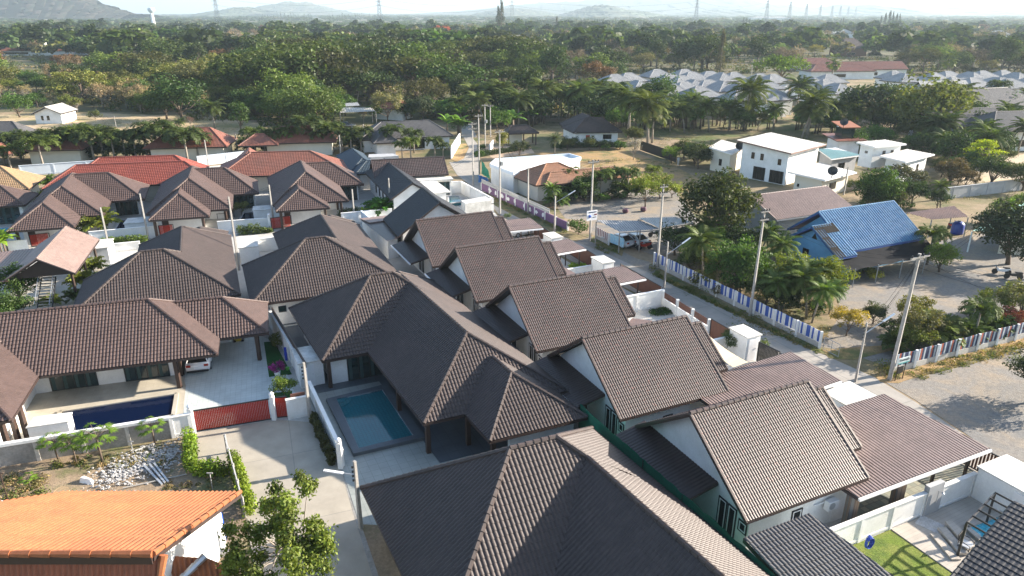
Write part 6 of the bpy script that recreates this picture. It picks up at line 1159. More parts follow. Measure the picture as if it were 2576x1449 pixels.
fill([(1690, 640), (1760, 560), (1890, 600), (1960, 720), (2090, 780), (2100, 830), (1960, 790), (1880, 750), (1740, 680)], 26, [('mango', 3.4, BR), ('fine', 2.8, YG), ('bush', 2.2, DK), ('coconut', 4.4, (.07, .105, .025)), ('dense', 3.6, DK)], 1, 'garden_tree', 'one of the trees and shrubs massed behind the blue and white striped fence', 'garden trees behind the blue and white fence')
fill([(1640, 300), (2260, 300), (2270, 345), (2100, 345), (1900, 330), (1640, 330)], 46, [('dense', 6.5, DK), ('broad', 5.5, BR), ('coconut', 7.5, (.07, .10, .03)), ('banana', 4.5, (.06, .12, .03)), ('fine', 5, OL)], 2, 'edge_tree', 'one of the mixed trees screening the pale grey estate roofs', 'mixed trees in front of the pale estate')
fill([(2150, 330), (2576, 330), (2576, 400), (2480, 440), (2400, 470), (2300, 400), (2230, 345)], 42, [('dense', 6, DK), ('broad', 5, BR), ('coconut', 7, (.065, .095, .03)), ('fine', 4.5, OL), ('tall', 7, DK)], 3, 'garden_tree', 'one of the trees crowding the gardens right of the white cluster', 'garden trees right of the white cluster')
fill([(1150, 290), (1560, 290), (1570, 335), (1400, 300), (1250, 340), (1235, 300)], 40, [('dense', 7.5, DK), ('broad', 5.5, BR), ('coconut', 9, (.07, .10, .03)), ('banana', 4.5, (.07, .14, .03)), ('tall', 8, DK)], 4, 'edge_tree', 'one of the dense trees around the coconut palms behind the pavilion', 'dense trees behind the pavilion')
fill([(870, 300), (1150, 285), (1165, 340), (1150, 345), (1100, 300), (880, 310)], 14, [('dense', 6, DK), ('banana', 4.5, (.10, .19, .03)), ('broad', 4.5, BR)], 5, 'edge_tree', 'one of the trees behind the large grey tiled house', 'trees behind the large grey house')
fill([(0, 408), (510, 398), (510, 390), (0, 398)], 34, [('bush', 2.6, DK), ('areca', 3.2, (.05, .08, .025)), ('broad', 3, OL)], 6, 'garden_shrub', 'one of the dark shrubs below the foxtail palm row', 'shrubs below the foxtail palms')
fill([(615, 388), (930, 380), (930, 374), (615, 380)], 22, [('bush', 2.4, DK), ('areca', 3., (.055, .09, .025)), ('broad', 2.8, OL)], 7, 'garden_shrub', 'one of the dark shrubs below the right part of the palm row', 'shrubs below the right palm row')
fill([(0, 215), (250, 205), (250, 278), (180, 285), (0, 255)], 26, [('fine', 5.5, YG), ('broad', 5.5, BR), ('bare', 4.5, (.20, .17, .08)), ('bush', 3, OL)], 8, 'wild_bush', 'one of the wild bushes on the open ground at the left', 'wild bushes at the left')
fill([(230, 240), (620, 240), (640, 296), (300, 285)], 46, [('fine', 7.5, (.13, .15, .035)), ('dense', 7.5, (.04, .08, .02)), ('bare', 7, (.22, .18, .09)), ('broad', 7, (.07, .11, .02)), ('fine', 6, OL)], 9, 'wild_tree', 'one of the yellowish green wild trees behind the sandy cleared land', 'wild trees behind the cleared land')
fill([(640, 290), (870, 285), (880, 315), (650, 312)], 16, [('dense', 8, (.05, .085, .02)), ('broad', 6.5, BR)], 10, 'wild_tree', 'one of the bright green trees behind the dull red roof', 'bright trees behind the dull red roof')
fill([(2240, 860), (2576, 770), (2576, 830), (2260, 905)], 16, [('fine', 2.4, YG), ('bush', 1.4, OL), ('areca', 1.8, (.07, .11, .03)), ('bush', 1.5, DK)], 11, 'garden_shrub', 'one of the mixed shrubs just inside the rust and navy striped fence', 'shrubs inside the navy striped fence')
fill([(1380, 500), (1600, 490), (1610, 505), (1400, 525)], 12, [('bush', 1.6, BR), ('areca', 2.2, (.07, .11, .03)), ('bush', 1.4, DK)], 12, 'garden_shrub', 'one of the low shrubs before the metal hip roof house', 'low shrubs before the metal hip roof house')
fill([(2130, 500), (2330, 520), (2380, 500), (2360, 530), (2200, 540)], 12, [('broad', 3.6, DK), ('fine', 3.2, OL), ('bush', 2, BR)], 13, 'garden_shrub', 'one of the shrubs between the white cluster and the blue house', 'shrubs behind the blue house')
fill([(1730, 395), (1770, 400), (1760, 430), (1735, 425)], 6, [('broad', 3.6, DK), ('bush', 2, BR)], 14, 'garden_shrub', 'one of the shrubs left of the small white building', 'shrubs left of the small white building')
fill([(1380, 378), (1600, 372), (1610, 352), (1560, 345), (1600, 380)], 14, [('bush', 2., DK), ('bush', 1.8, BR), ('broad', 2.8, OL)], 15, 'garden_shrub', 'one of the shrubs around the white house with the red door', 'shrubs around the red door house')
# ---------------------------------------------------------------- the forest belt and the plain
EXCL = [(0, 250, 262, 320), (170, 250, 640, 285), (0, 98, 190, 150), (840, 955, 262, 300), (1010, 1045, 255, 300), (1145, 1245, 305, 420), (1550, 2150, 182, 300), (2130, 2600, 196, 330), (1640, 2150, 295, 330), (1250, 1310, 118, 150), (2020, 2260, 150, 200), (2120, 2172, 112, 140), (20, 120, 185, 262), (380, 480, 150, 160), (1150, 1560, 296, 420), (860, 1150, 300, 420)]
def lower(x): return 282 if x < 480 else (300 if x < 640 else (318 if x < 870 else (296 if x < 1560 else 198)))
def okpx(px, py):
    if py > lower(px): return False
    for a, b, c, d in EXCL:
        if a <= px <= b and c <= py <= d: return False
    return True
def proj(x, y, z=0.):
    d = y*math.cos(PITCH)+(CAMH-z)*math.sin(PITCH); v = (CAMH-z)*math.cos(PITCH)-y*math.sin(PITCH); return 1288+FPX*x/d, 724.5+FPX*v/d
rg = np.random.default_rng(11)
def kind_at(px, py, r):
    brown = (495 < px < 700 and 95 < py < 132) or (760 < px < 960 and 110 < py < 150)
    if brown: return 'bare', (.26, .20, .155), .9
    if px > 1350 and py < 205 and py > 95: 
        if r < .28: return 'bare', (.17, .135, .10), 1.
        if r < .5: return 'fine', (.12, .115, .06), 1.
    if px < 640 and py > 165:
        if r < .18: return 'bare', (.22, .17, .10), .8
        if r < .45: return 'fine', (.15, .165, .04), 1.
        if r < .7: return 'broad', (.085, .12, .03), 1.1
    if 200 < px < 1300 and 118 < py < 270 and r < .5: return 'rain', [(.045, .075, .02), (.06, .085, .02), (.07, .08, .025), (.05, .10, .02)][int(r*40) % 4], 1.
    if r < .3: return 'dense', (.04, .075, .02), 1.
    if r < .42: return 'bare', (.19, .145, .10), 1.
    if r < .55: return 'fine', (.10, .10, .04), 1.1
    if r < .72: return 'dense', (.06, .095, .022), 1.2
    if r < .8: return 'tall', (.04, .065, .02), 1.
    if r < .9: return 'broad', (.10, .15, .03), 1.2
    return ('fine', (.13, .14, .05), 1.2) if r < .96 else ('fine', (.15, .085, .045), 1.1)
KN = {'bare': ('bare_tree', 'one of the leafless grey brown trees in the forest belt', 'leafless trees in the forest belt'), 'fine': ('thin_leaved_tree', 'one of the thin leaved olive or brown trees in the forest belt', 'thin leaved trees in the forest belt'), 'rain': ('umbrella_tree', 'one of the wide umbrella crowned trees in the forest belt', 'umbrella crowned trees in the forest belt'),
      'dense': ('leafy_tree', 'one of the dense dark green trees in the forest belt', 'dense green trees in the forest belt'), 'tall': ('tall_tree', 'one of the tall narrow dark trees in the forest belt', 'tall narrow trees in the forest belt'), 'broad': ('bushy_tree', 'one of the light green bushy trees in the forest belt', 'light green bushy trees in the forest belt')}
BH = {'rain': 13.5, 'dense': 12, 'tall': 15, 'bare': 10, 'fine': 9, 'broad': 8.5}
cand = []
D = 178.
while D < 1150:
    s = 12 if D < 300 else (14.5 if D < 460 else 14.5+(D-460)*.022); n = int(D*1.55/s)
    for i in range(-n//2, n//2+1):
        x = (i+.5*((int(D*7)) % 2))*s+rg.normal()*s*.28; y = D+rg.normal()*s*.28; px, py = proj(x, y)
        gap = math.sin(x*.021+1.3)*math.sin(y*.017+x*.006)+.6*math.sin(x*.05+y*.043)
        if -120 < px < 2700 and okpx(px, py) and gap > (-.75 if px > 700 else -.55): cand.append((x, y, px, py))
    D += s*.95
cand.sort(key=lambda c: c[1]); far = []; nind = 0
for x, y, px, py in cand:
    r = rg.random(); k, c, sc_ = kind_at(px, py, r); h = BH[k]*sc_*(.62+.75*rg.random()**1.3); v = .5+.62*rg.random(); c = tuple(a*v for a in c)
    if nind < 285: nm, lb, gp = KN[k]; tree(k, None, h, c, nm, lb, 'tree', gp, seed=int(r*100) % 2, wid=(1.3 if k != 'tall' else 1.05)*(.9+.3*rg.random()), base=Vector((x, y, 0)), rz=rg.random()*6.28); nind += 1
    else: far.append((x, y, k, c, h))
def lite(kind, seed):
    r = np.random.default_rng(seed)
    if kind == 'rain': C, RR = clumps(r, 16, 6.0, 1.8, 7.2, 2.1, flat=.4, shell=.35); V, F, T = leafcloud(r, C, RR, 14, 1.35, aspect=.7)
    elif kind == 'bare': C, RR = clumps(r, 14, 2.8, 3.2, 5., 1.4); V, F, T = leafcloud(r, C, RR, 14, 1.7, aspect=.12, shell=.1, hang=-.9)
    elif kind == 'tall': C, RR = clumps(r, 12, 2.4, 4., 6.4, 1.7); V, F, T = leafcloud(r, C, RR, 14, 1.2, aspect=.7)
    else: C, RR = clumps(r, 13, 3.2, 2.9, 4.6, 1.8); V, F, T = leafcloud(r, C, RR, 14, 1.2, aspect=.7)
    F = np.array(F)
    if kind != 'bare':
        # a few larger inner faces so the crowns close up
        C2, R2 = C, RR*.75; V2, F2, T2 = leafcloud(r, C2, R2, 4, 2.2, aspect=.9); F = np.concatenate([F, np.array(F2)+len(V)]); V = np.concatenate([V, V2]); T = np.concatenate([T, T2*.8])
    return V, F, T
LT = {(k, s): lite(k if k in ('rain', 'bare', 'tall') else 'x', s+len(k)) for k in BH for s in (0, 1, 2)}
def blob(seed):
    r = np.random.default_rng(seed); C, RR = clumps(r, 7, 3.6, 2.6, 3.2, 2.2); V, F, T = leafcloud(r, C, RR, 6, 3.0, aspect=.9); return V, np.array(F), T
BL = [blob(s) for s in range(3)]
VV = []; FF = []; TT = []; n0 = 0
def put(V, F, T, x, y, h, H, c, w=1.):
    global n0
    a = rg.random()*6.28; ca, sa = math.cos(a), math.sin(a); s = h/H; X = V[:, 0]*ca-V[:, 1]*sa; Y = V[:, 0]*sa+V[:, 1]*ca
    VV.append(np.stack([X*s*w+x, Y*s*w+y, V[:, 2]*s], 1)); FF.append(F+n0); TT.append(T*np.array(c)); n0 += len(V)
for x, y, k, c, h in far:
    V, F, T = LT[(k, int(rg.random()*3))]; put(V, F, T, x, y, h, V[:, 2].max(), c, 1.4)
D = 1150.
while D < 7500:
    s = 26+(D-1150)*.03; n = int(D*1.55/s)
    for i in range(-n//2, n//2+1):
        x = i*s+rg.normal()*s*.3; y = D+rg.normal()*s*.4; px, py = proj(x, y)
        if not (-60 < px < 2640): continue
        field = 600 < px < 1240 and 1250 < D < 2600
        h = (5.5 if field else 8*(.7+.8*rg.random()))*(1+(D-1150)*.0001); c = (.06, .10, .03) if field else [(.05, .075, .03), (.06, .085, .035), (.09, .09, .05), (.045, .07, .03)][int(rg.random()*4)]
        V, F, T = BL[int(rg.random()*3)]; put(V, F, T, x, y, h, V[:, 2].max(), c, 1.5+s*.028)
    D += s*1.5
# rows of slim conifers on the horizon
for x0, x1, yy, hh in ((665, 795, 56, 17), (825, 975, 56, 15), (1345, 1560, 70, 16), (1560, 1640, 72, 13)):
    for i in range(int((x1-x0)/4.2)):
        p = at(x0+i*4.2+rg.normal()*1.5, yy); r = np.random.default_rng(i); w = 2.6; m_ = hh*(.7+.5*rg.random())*(1 if yy > 60 else 1.6); C = [(0, 0, m_*.3), (0, 0, m_*.55), (0, 0, m_*.8)]; V, F, T = leafcloud(r, C, [(w, w, m_*.25), (w*.8, w*.8, m_*.22), (w*.5, w*.5, m_*.2)], 10, 2.6, aspect=.5); put(V, np.array(F), T, p.x, p.y, m_, m_, (.06, .075, .06))
VV = np.concatenate(VV); FF = np.concatenate(FF); TT = np.concatenate(TT)
me = bpy.data.meshes.new('forest'); me.vertices.add(len(VV)); me.vertices.foreach_set('co', VV.ravel()); me.loops.add(FF.size); me.loops.foreach_set('vertex_index', FF.ravel().astype(np.int32)); me.polygons.add(len(FF)); me.polygons.foreach_set('loop_start', np.arange(0, FF.size, 4, dtype=np.int32)); me.polygons.foreach_set('loop_total', np.full(len(FF), 4, dtype=np.int32)); me.update(calc_edges=True)
ca = me.color_attributes.new('tint', 'FLOAT_COLOR', 'POINT'); ca.data.foreach_set('color', np.concatenate([TT, np.ones((len(TT), 1))], 1).ravel()); me.materials.append(M['leaf'])
fo = bpy.data.objects.new('forest', me); COL.objects.link(fo); fo.color = (1, 1, 1, 1); props(fo, 'hazy green and brown forest reaching to the horizon beyond the nearer trees', 'forest', None, 'stuff')
# undergrowth: a low uneven mass of shrubs and grass among the forest trees
rg = np.random.default_rng(3); C = []; RR = []; T0 = []
for _ in range(5200):
    px, py = rg.uniform(-60, 2640), None; D = 178+rg.random()**1.3*330; x = (px-1288)/FPX*(D*math.cos(PITCH)+CAMH*math.sin(PITCH)); px, py = proj(x, D)
    if not okpx(px, py-4): continue
    r = .9+1.3*rg.random(); C.append((x, D, r*.35)); RR.append((r*1.3, r*1.3, r*.75)); b = rg.random(); T0.append([(.06, .085, .025), (.10, .11, .035), (.16, .13, .07), (.05, .075, .02)][int(b*4)])
m = MB(); m.add(*leafcloud(rg, C, RR, 22, .8, aspect=.7, ctint=np.array(T0))); u = m.build('undergrowth', M['leaf'], fix=False); u.color = (1, 1, 1, 1); props(u, 'low shrubs and grass between the trees of the forest belt', 'undergrowth', None, 'stuff')
rg = np.random.default_rng(9); C = []; RR = []; T0 = []
def scat(px0, px1, py0, py1, n, r, cols, excl=None):
    for _ in range(n):
        p = at(rg.uniform(px0, px1), rg.uniform(py0, py1)); q = r*(.5+rg.random()); C.append((p.x, p.y, q*.3)); RR.append((q*1.4, q*1.4, q*.6)); T0.append(cols[int(rg.random()*len(cols))])
GR = [(.10, .13, .03), (.07, .11, .02), (.2, .17, .07)]; DR = [(.26, .20, .11), (.22, .18, .09), (.12, .12, .05)]
scat(180, 620, 300, 338, 260, .7, DR); scat(0, 250, 205, 262, 160, 1., DR+GR)
for k in range(150):
    t = rg.random(); p = at(1652, 688).lerp(at(2065, 886), t)-S.U*rg.uniform(.1, .7); C.append((p.x, p.y, .05)); RR.append((.3, .3, .22)); T0.append(GR[k % 3])
for k in range(120):
    t = rg.random(); p = at(2235, 942).lerp(at(2640, 838), t)-S.V*rg.uniform(.1, 1.6); C.append((p.x, p.y, .05)); RR.append((.35, .35, .2)); T0.append((GR+DR)[k % 6])
for k in range(70):
    t = rg.random(); p = at(1216, 486).lerp(at(1430, 585), t)-S.U*rg.uniform(.0, .6); C.append((p.x, p.y, .05)); RR.append((.35, .35, .3)); T0.append(GR[k % 3])
scat(2215, 2260, 905, 950, 26, .45, GR); scat(1640, 1655, 665, 690, 10, .4, GR); scat(1500, 1560, 605, 640, 30, .3, GR); scat(0, 120, 1195, 1262, 60, .25, GR+DR); scat(120, 420, 1150, 1180, 50, .22, GR+DR); scat(420, 560, 1200, 1232, 14, .18, DR); scat(1380, 1700, 400, 470, 90, .35, GR+DR); scat(1720, 1830, 640, 745, 60, .45, GR); scat(1840, 2090, 700, 850, 110, .4, GR+DR); scat(1640, 1790, 335, 372, 60, .8, GR+DR)
scat(2250, 2576, 860, 905, 30, .3, GR); scat(2360, 2576, 420, 520, 30, .6, GR+DR); scat(2000, 2400, 335, 380, 60, .9, GR)
scat(1560, 1900, 300, 335, 90, 1.0, GR)
m = MB(); m.add(*leafcloud(rg, C, RR, 46, .17, aspect=.35, ctint=np.array(T0))); u = m.build('weeds', M['leaf'], fix=False); u.color = (1, 1, 1, 1); props(u, 'weeds and dry grass tufts along fences, verges and open lots', 'weeds', None, 'stuff')
# ---------------------------------------------------------------- utility poles and cables
def zfor(base, y):
    'height above base that the photograph shows at row y'
    b = at(*base); k = (y-724.5)/FPX; A = math.tan(PITCH+math.atan(k)); return CAMH-b.y*A
POLES = {}
def pole(key, base, topy, label, arms=0, lamp=None, lean=(0, 0), r=.13, armw=1.5, group=None, box=False, name='utility_pole'):
    b = at(*base); h = zfor(base, topy); top = b+Vector((lean[0], lean[1], h)); T = thing(name, label, 'utility pole' if name == 'utility_pole' else 'street lamp', b, group)
    m = MB(); m.tube([b-Z*.1, top], [r*1.15, r*.8], 4); m.build('shaft', M['pole'], T)
    POLES[key] = (b, top, h)
    for k in range(arms):
        z = h-.25-.75*k; p = b.lerp(top, z/h); m = MB(); m.beam(p-S.U*armw*.5-S.V*.12, p+S.U*armw*.5-S.V*.12, .1, .12); a = m.build('cross_arm', M['pole'], T); i = MB()
        for t in (-.45, -.15, .15, .45): c = p+S.U*armw*t-S.V*.12+Z*.06; i.lathe(c, [(.05, 0), (.07, .1), (.04, .2)], 6)
        i.build('insulators', M['black'], a)
    if not arms and name == 'utility_pole':
        i = MB()
        for k in range(4): c = b.lerp(top, 1-(.35+.28*k)/h)-S.U*.16; i.lathe(c, [(.05, -.05), (.06, .05)], 6)
        i.build('insulators', M['black'], T)
    if lamp: 
        e = at(lamp[0], lamp[1], 0); zz = h-lamp[2]; s = b.lerp(top, zz/h); kk = (CAMH-zz)/CAMH; e = Vector((e.x*kk, e.y*kk, zz+.2)) if False else s+Vector((lamp[0], lamp[1], lamp[3])); m = MB(); m.tube([s, e], .035, 5); l = m.build('lamp_arm', M['steel'], T); m = MB(); d = (e-s).normalized(); m.beam(e, e+d*1.1, .16, .07); m.build('lamp_head', M['trim'], l)
    if box: m = MB(); p = b.lerp(top, .62); m.box(Fr(p, 25), .15, .5, -.2, .2, p.z-.4, p.z+.2); m.build('transformer', M['steel'], T)
    return T
pole('gate', (781, 1058), 912, 'utility pole rising from the entrance wall beside the teal pool')
pole('court', (908, 1330), 1160, 'short utility pole with a small lamp at the left end of the big taupe roof', lamp=(-.7, .1, .9, .05))
pole('w1', (275, 626), 522, 'utility pole in front of the leftmost hedge'); pole('w2', (374, 604), 487, 'utility pole at the right end of the leftmost hedge')
pole('w3', (602, 680), 495, 'utility pole between the two taupe roofs'); pole('w4', (690, 572), 465, 'utility pole beside the flowered gate pillar')
pole('w5', (892, 556), 476, 'thin utility pole at the white flowering hedge'); pole('w6', (983, 540), 448, 'utility pole before the charcoal gable')
pole('l1', (1191, 467), 308, 'leftmost roadside pole at the mouth of the far lane', arms=2); pole('l2', (1206, 440), 288, 'second roadside pole at the mouth of the far lane', arms=1); pole('l3', (1221, 372), 262, 'tallest roadside pole of the far lane cluster', arms=1, box=True); pole('l4', (1234, 345), 264, 'rear pole of the far lane cluster', arms=1)
pole('a', (1258, 540), 327, 'tall roadside utility pole in front of the white shell building', arms=1, box=True); pole('b', (1328, 537), 421, 'plain utility pole by the purple wall'); pole('lampa', (1394.7, 590), 493, 'roadside lamp pole at the end of the purple wall', lamp=(1.7, .6, .9, .9))
pole('c', (1484, 606), 402, 'utility pole with a sign board beside the carport', arms=1); pole('d', (1653, 674), 464, 'roadside utility pole at the start of the blue striped fence', arms=2, armw=1.0); pole('lampb', (1670.6, 728), 608, 'short lamp pole with a white tube light beside the road', lamp=(1.6, .6, 1.4, 1.0), r=.1)
pole('e', (1886, 795), 525, 'roadside utility pole halfway along the blue striped fence', arms=2, armw=1.0, lean=(.1, 0)); pole('f', (2237, 956), 640, 'big leaning utility pole with black insulators at the junction', arms=1, armw=2.0, lean=(.35, .2), r=.17)
pole('lampc', (2152, 960), 812, 'lamp pole with a pale tube light at the bend of the road', lamp=(1.5, .5, .9, .8), r=.1); pole('g', (2427, 848), 766, 'leaning grey pole inside the striped fence', lean=(.5, .2), r=.08)
pole('h', (2122, 490), 420, 'utility pole beside the low white building'); pole('i', (2445, 452), 383, 'utility pole under the lime layered tree'); pole('j', (1406, 300), 245, 'thin utility pole among the coconut palms'); pole('n1', (264, 388), 348, 'slim white pole behind the foxtail palm row'); pole('n2', (525, 420), 352, 'slim white pole in front of the faded pink roof'); pole('n3', (598, 385), 335, 'slim white pole right of the faded pink roof'); pole('n4', (293, 322), 291, 'thin white post on the sandy cleared land', r=.08); pole('n5', (858, 395), 340, 'slim white pole left of the blue grey roof'); pole('n6', (918, 372), 312, 'slim pole beside the large grey roof')
pole('x1', (2340, 388), 348, 'white street lamp on a pole among the right garden trees', lamp=(.3, 0, .1, .05)); pole('x2', (2444, 190), 150, 'distant utility pole in the upper right trees'); pole('x3', (1890, 190), 150, 'distant utility pole behind the bright dome tree'); pole('x4', (1667, 270), 200, 'distant utility pole before the pale grey roofs', arms=1)
def cable(a, b, sag, label, n=1, dz=.22, r=.009, group='overhead cables'):
    T = thing('overhead_cable', label, 'cable', (a+b)/2, None)
    for k in range(n):
        m = MB(); o = Vector((.1*math.sin(k*2.1), .1*math.cos(k*1.7), -dz*k)); P = [a.lerp(b, t)+o-Z*(4*sag*(1+.12*k)*t*(1-t)) for t in np.linspace(0, 1, 13)]; m.tube(P, r, 3, cap=False); m.build('wire', M['wire'], T)
    return T
pt = lambda k, d=.2: POLES[k][1]-Z*d
for k1, k2, sag, n, lb in (('l3', 'l1', .5, 3, 'cables between the far lane poles'), ('l4', 'l3', .3, 3, 'cables at the rear of the far lane cluster'), ('l1', 'a', .8, 4, 'cables from the far lane poles to the shell building pole'), ('a', 'b', .7, 4, 'cables crossing in front of the shell building'), ('b', 'c', .9, 3, 'cables over the purple wall to the sign pole'), ('c', 'd', 1.2, 3, 'cables over the carport'), ('d', 'e', 1.0, 2, 'cables above the blue striped fence trees'), ('e', 'f', 1.2, 2, 'cables from the fence pole to the junction pole'), ('lampc', 'f', .5, 4, 'pale service cables fanning between the lamp pole and the junction pole'), ('w1', 'w2', .6, 4, 'cables above the leftmost hedge'), ('w2', 'w4', 1.5, 4, 'cables in front of the middle brown roofs'), ('w4', 'w6', 1.5, 3, 'cables before the right brown roof'), ('w6', 'a', 1.5, 3, 'cables over the white walled court'), ('a', 'l2', .7, 3, 'upper cables beside the far lane')):
    cable(pt(k1), pt(k2), sag, lb, n, dz=.2)
f0 = POLES['f'][1]
for i, (dx, dy, dz, lb, n) in enumerate(((24, -6, -1.5, 'black cables leaving the junction pole toward the lower right', 3), (22, 22, .5, 'pale cables leaving the junction pole toward the right edge', 3), (15, -16, -2.5, 'heavy black cable crossing the gravel junction', 1))): cable(f0-Z*.3, f0+Vector((dx, dy, dz)), 1.3, lb, n, dz=.35, r=.012)
cable(pt('w1'), at(-60, 520, 6), .8, 'cables leaving the leftmost pole past the left edge', 3)
# sign by the junction pole and board on the sign pole
def textobj(s, size, loc, ux, uz, mat, parent, name, ext=.004):
    c = bpy.data.curves.new(name, 'FONT'); c.body = s; c.size = size; c.extrude = ext; c.align_x = 'CENTER'; c.align_y = 'CENTER'; t = bpy.data.objects.new(name, c); COL.objects.link(t); bpy.context.view_layer.update()
    dg = bpy.context.evaluated_depsgraph_get(); me = bpy.data.meshes.new_from_object(t.evaluated_get(dg)); bpy.data.objects.remove(t); me.materials.clear(); me.materials.append(mat); ux = ux.normalized(); n = ux.cross(uz).normalized(); top = parent
    while top.parent is not None: top = top.parent
    Mx = Matrix((ux, uz, n)).transposed().to_4x4(); me.transform(Mx); me.transform(Matrix.Translation(loc-ORG[top.name])); o = bpy.data.objects.new(name, me); COL.objects.link(o); o.parent = parent; KIDS.setdefault(parent.name, []).append(o); return o
p = at(2262, 955); ux = S.U; sg = thing('road_sign', 'small white and teal village sign board beside the big junction pole', 'sign', p)
m = MB(); m.beam(p+Z*1.7-ux*.55, p+Z*1.7+ux*.75, .04, .5); bd = m.build('board', plain('sign_white', (.55, .62, .62), .5, .1), sg); m = MB(); m.beam(p+Z*1.5-ux*.55-S.V*.03, p+Z*1.5+ux*.75-S.V*.03, .02, .1); m.build('stripe', plain('sign_teal', (.08, .3, .3), .5), bd)
textobj('บ้านพอสุโข', .26, p+Z*1.76+ux*.1-S.V*.03, ux, Z, M['black'], bd, 'lettering')
m = MB(); m.beam(p+Z*.9-ux*.4, p+Z*.9+ux*.2, .04, .6); m.build('lower_board', M['black'], sg)
for t in (-.5, .35): m = MB(); m.tube([p+ux*t, p+ux*t+Z*1.5], .04, 5); m.build('leg', M['brownwood'], sg)
p = POLES['c'][0]; zz = POLES['c'][2]*.33; T = thing('shop_sign', 'white sign board with blue marks hung on the pole beside the carport', 'sign', p+Z*(zz-.3)-S.V*.25); q = p-S.V*.25+Z*zz; m = MB(); m.beam(q-S.U*.75, q+S.U*.75, .05, 1.25); bd = m.build('board', M['trim'], T)
m = MB(); c = q-S.U*.35-S.V*.03-Z*.15; m.lathe(c-Z*.15, [(.02, 0), (.2, .1), (.22, .3), (.05, .42)], 8); m.build('blue_mark', FB[0], bd); m = MB(); m.beam(q+S.U*.3-S.V*.04+Z*.08, q+S.U*.68-S.V*.04+Z*.08, .02, .16); m.build('maroon_band', FB[4], bd); m = MB(); m.beam(q-S.U*.5-S.V*.04+Z*.42, q+S.U*.6-S.V*.04+Z*.42, .02, .12); m.beam(q+S.U*.1-S.V*.04-Z*.25, q+S.U*.6-S.V*.04-Z*.25, .02, .08); m.build('blue_lines', FB[2], bd)
p = at(1225, 513, 1.35); T = thing('number_plate', 'black square and number lettering on the corner of the white walled court', 'sign', p); d = (at(1240, 532)-at(1180, 537)).normalized(); nn = Vector((d.y, -d.x, 0)); m = MB(); m.beam(p+nn*.14-d*.2, p+nn*.14+d*.2, .03, .4); m.build('plate', M['black'], T); m = MB(); m.beam(p+nn*.14+d*.35, p+nn*.14+d*1.1, .02, .1); m.build('lettering', M['black'], T)
p = at(1395, 700, 0)
# ---------------------------------------------------------------- vehicles
def rounded(mb_pts_lo, z): return None
def car(p, rz, label, paint, kind='sedan', group=None):
    f = Fr(p, rz); T = thing('parked_car', label, 'car', p, group); Lh = 2.2; suv = kind == 'suv'; H = 1.62 if suv else 1.44; W_ = .88
    # side profile: (x along car, z); front at +x
    body = [(-Lh, .35), (-Lh-.04, .62), (-Lh+.02, .92 if not suv else 1.0), (-1.35, .98 if not suv else 1.05), (.75, .96 if not suv else 1.04), (1.95, .78 if not suv else .88), (Lh, .6), (Lh, .32), (1.8, .24), (-1.9, .24)]
    b = bmesh.new(); off = ORG[T.name]
    def loop(pts, w, ins=0): return [b.verts.new(f(x, w, z)-off) for x, z in pts]
    A, B2 = loop(body, -W_), loop(body, W_); b.faces.new(A); b.faces.new(B2[::-1]); n = len(body)
    for i in range(n): b.faces.new([A[i], A[(i+1) % n], B2[(i+1) % n], B2[i]][::-1])
    bmesh.ops.recalc_face_normals(b, faces=b.faces); bmesh.ops.bevel(b, geom=b.edges[:], offset=.07, segments=3, affect='EDGES', clamp_overlap=True)
    me = bpy.data.meshes.new('body'); b.to_mesh(me); b.free(); me.polygons.foreach_set('use_smooth', [True]*len(me.polygons)); me.materials.append(paint); o = bpy.data.objects.new('body', me); COL.objects.link(o); o.parent = T; KIDS.setdefault(T.name, []).append(o)
    zb = 1.02 if suv else .95; r0, r1 = (-2.05, -1.75) if suv else (-1.75, -1.1); f0_, f1_ = (.95, .25)
    lo = [f(r0, -.78, zb), f(f0_, -.78, zb), f(f0_, .78, zb), f(r0, .78, zb)]; hi = [f(r1, -.6, H-.06), f(f1_, -.6, H-.06), f(f1_, .6, H-.06), f(r1, .6, H-.06)]
    m = MB(); m.solid(lo, hi); g = m.build('windows', M['glass_dark'], T)
    m = MB(); ro = [f(r1-.03, -.62, H-.06), f(f1_+.03, -.62, H-.06), f(f1_+.03, .62, H-.06), f(r1-.03, .62, H-.06)]; c = sum(ro, Vector())/4; m.solid(ro, [v+(c-v)*.12+Z*.07 for v in ro]); 
    for a, q in zip(lo, hi): m.beam(a, q, .07, .07)
    for y in (-1, 1): m.beam(f(-.45, .79*y, zb), f(-.45, .62*y, H-.05), .07, .05)
    m.build('roof', paint, T)
    for x in (-1.35, 1.38):
        for y in (-1, 1): m = MB(); c = f(x, .80*y, .32); m.tube([c-f.V*.1*y, c+f.V*.1*y], .32, 16); w = m.build('wheel', M['black'], T); m = MB(); m.tube([c+f.V*.102*y, c+f.V*.112*y], .2, 10); m.build('rim', M['steel'], w)
    for y in (-.66, .66): m = MB(); m.box(f, -Lh-.05, -Lh+.06, y-.16, y+.16, .72, .9); m.build('tail_light', M['gate_red'], T); m = MB(); m.box(f, Lh-.12, Lh+.03, y-.16, y+.16, .56, .7); m.build('headlight', M['steel'], T)
    m = MB(); m.box(f, -Lh-.065, -Lh-.04, -.25, .25, .55, .68); m.build('number_plate', M['trim'], T); m = MB(); m.box(f, -Lh-.07, -Lh+.1, -.8, .8, .26, .4); m.build('bumper', M['black'], T); return T
def paint(n, c): m = plain(n, c, .25, .04, 1, spec=.6); m.node_tree.nodes['Principled BSDF'].inputs['Coat Weight'].default_value = .6; return m
PW, PS, PD = paint('white_paint', (.78, .78, .78)), paint('silver_paint', (.52, .55, .57)), paint('dark_paint', (.02, .022, .025))
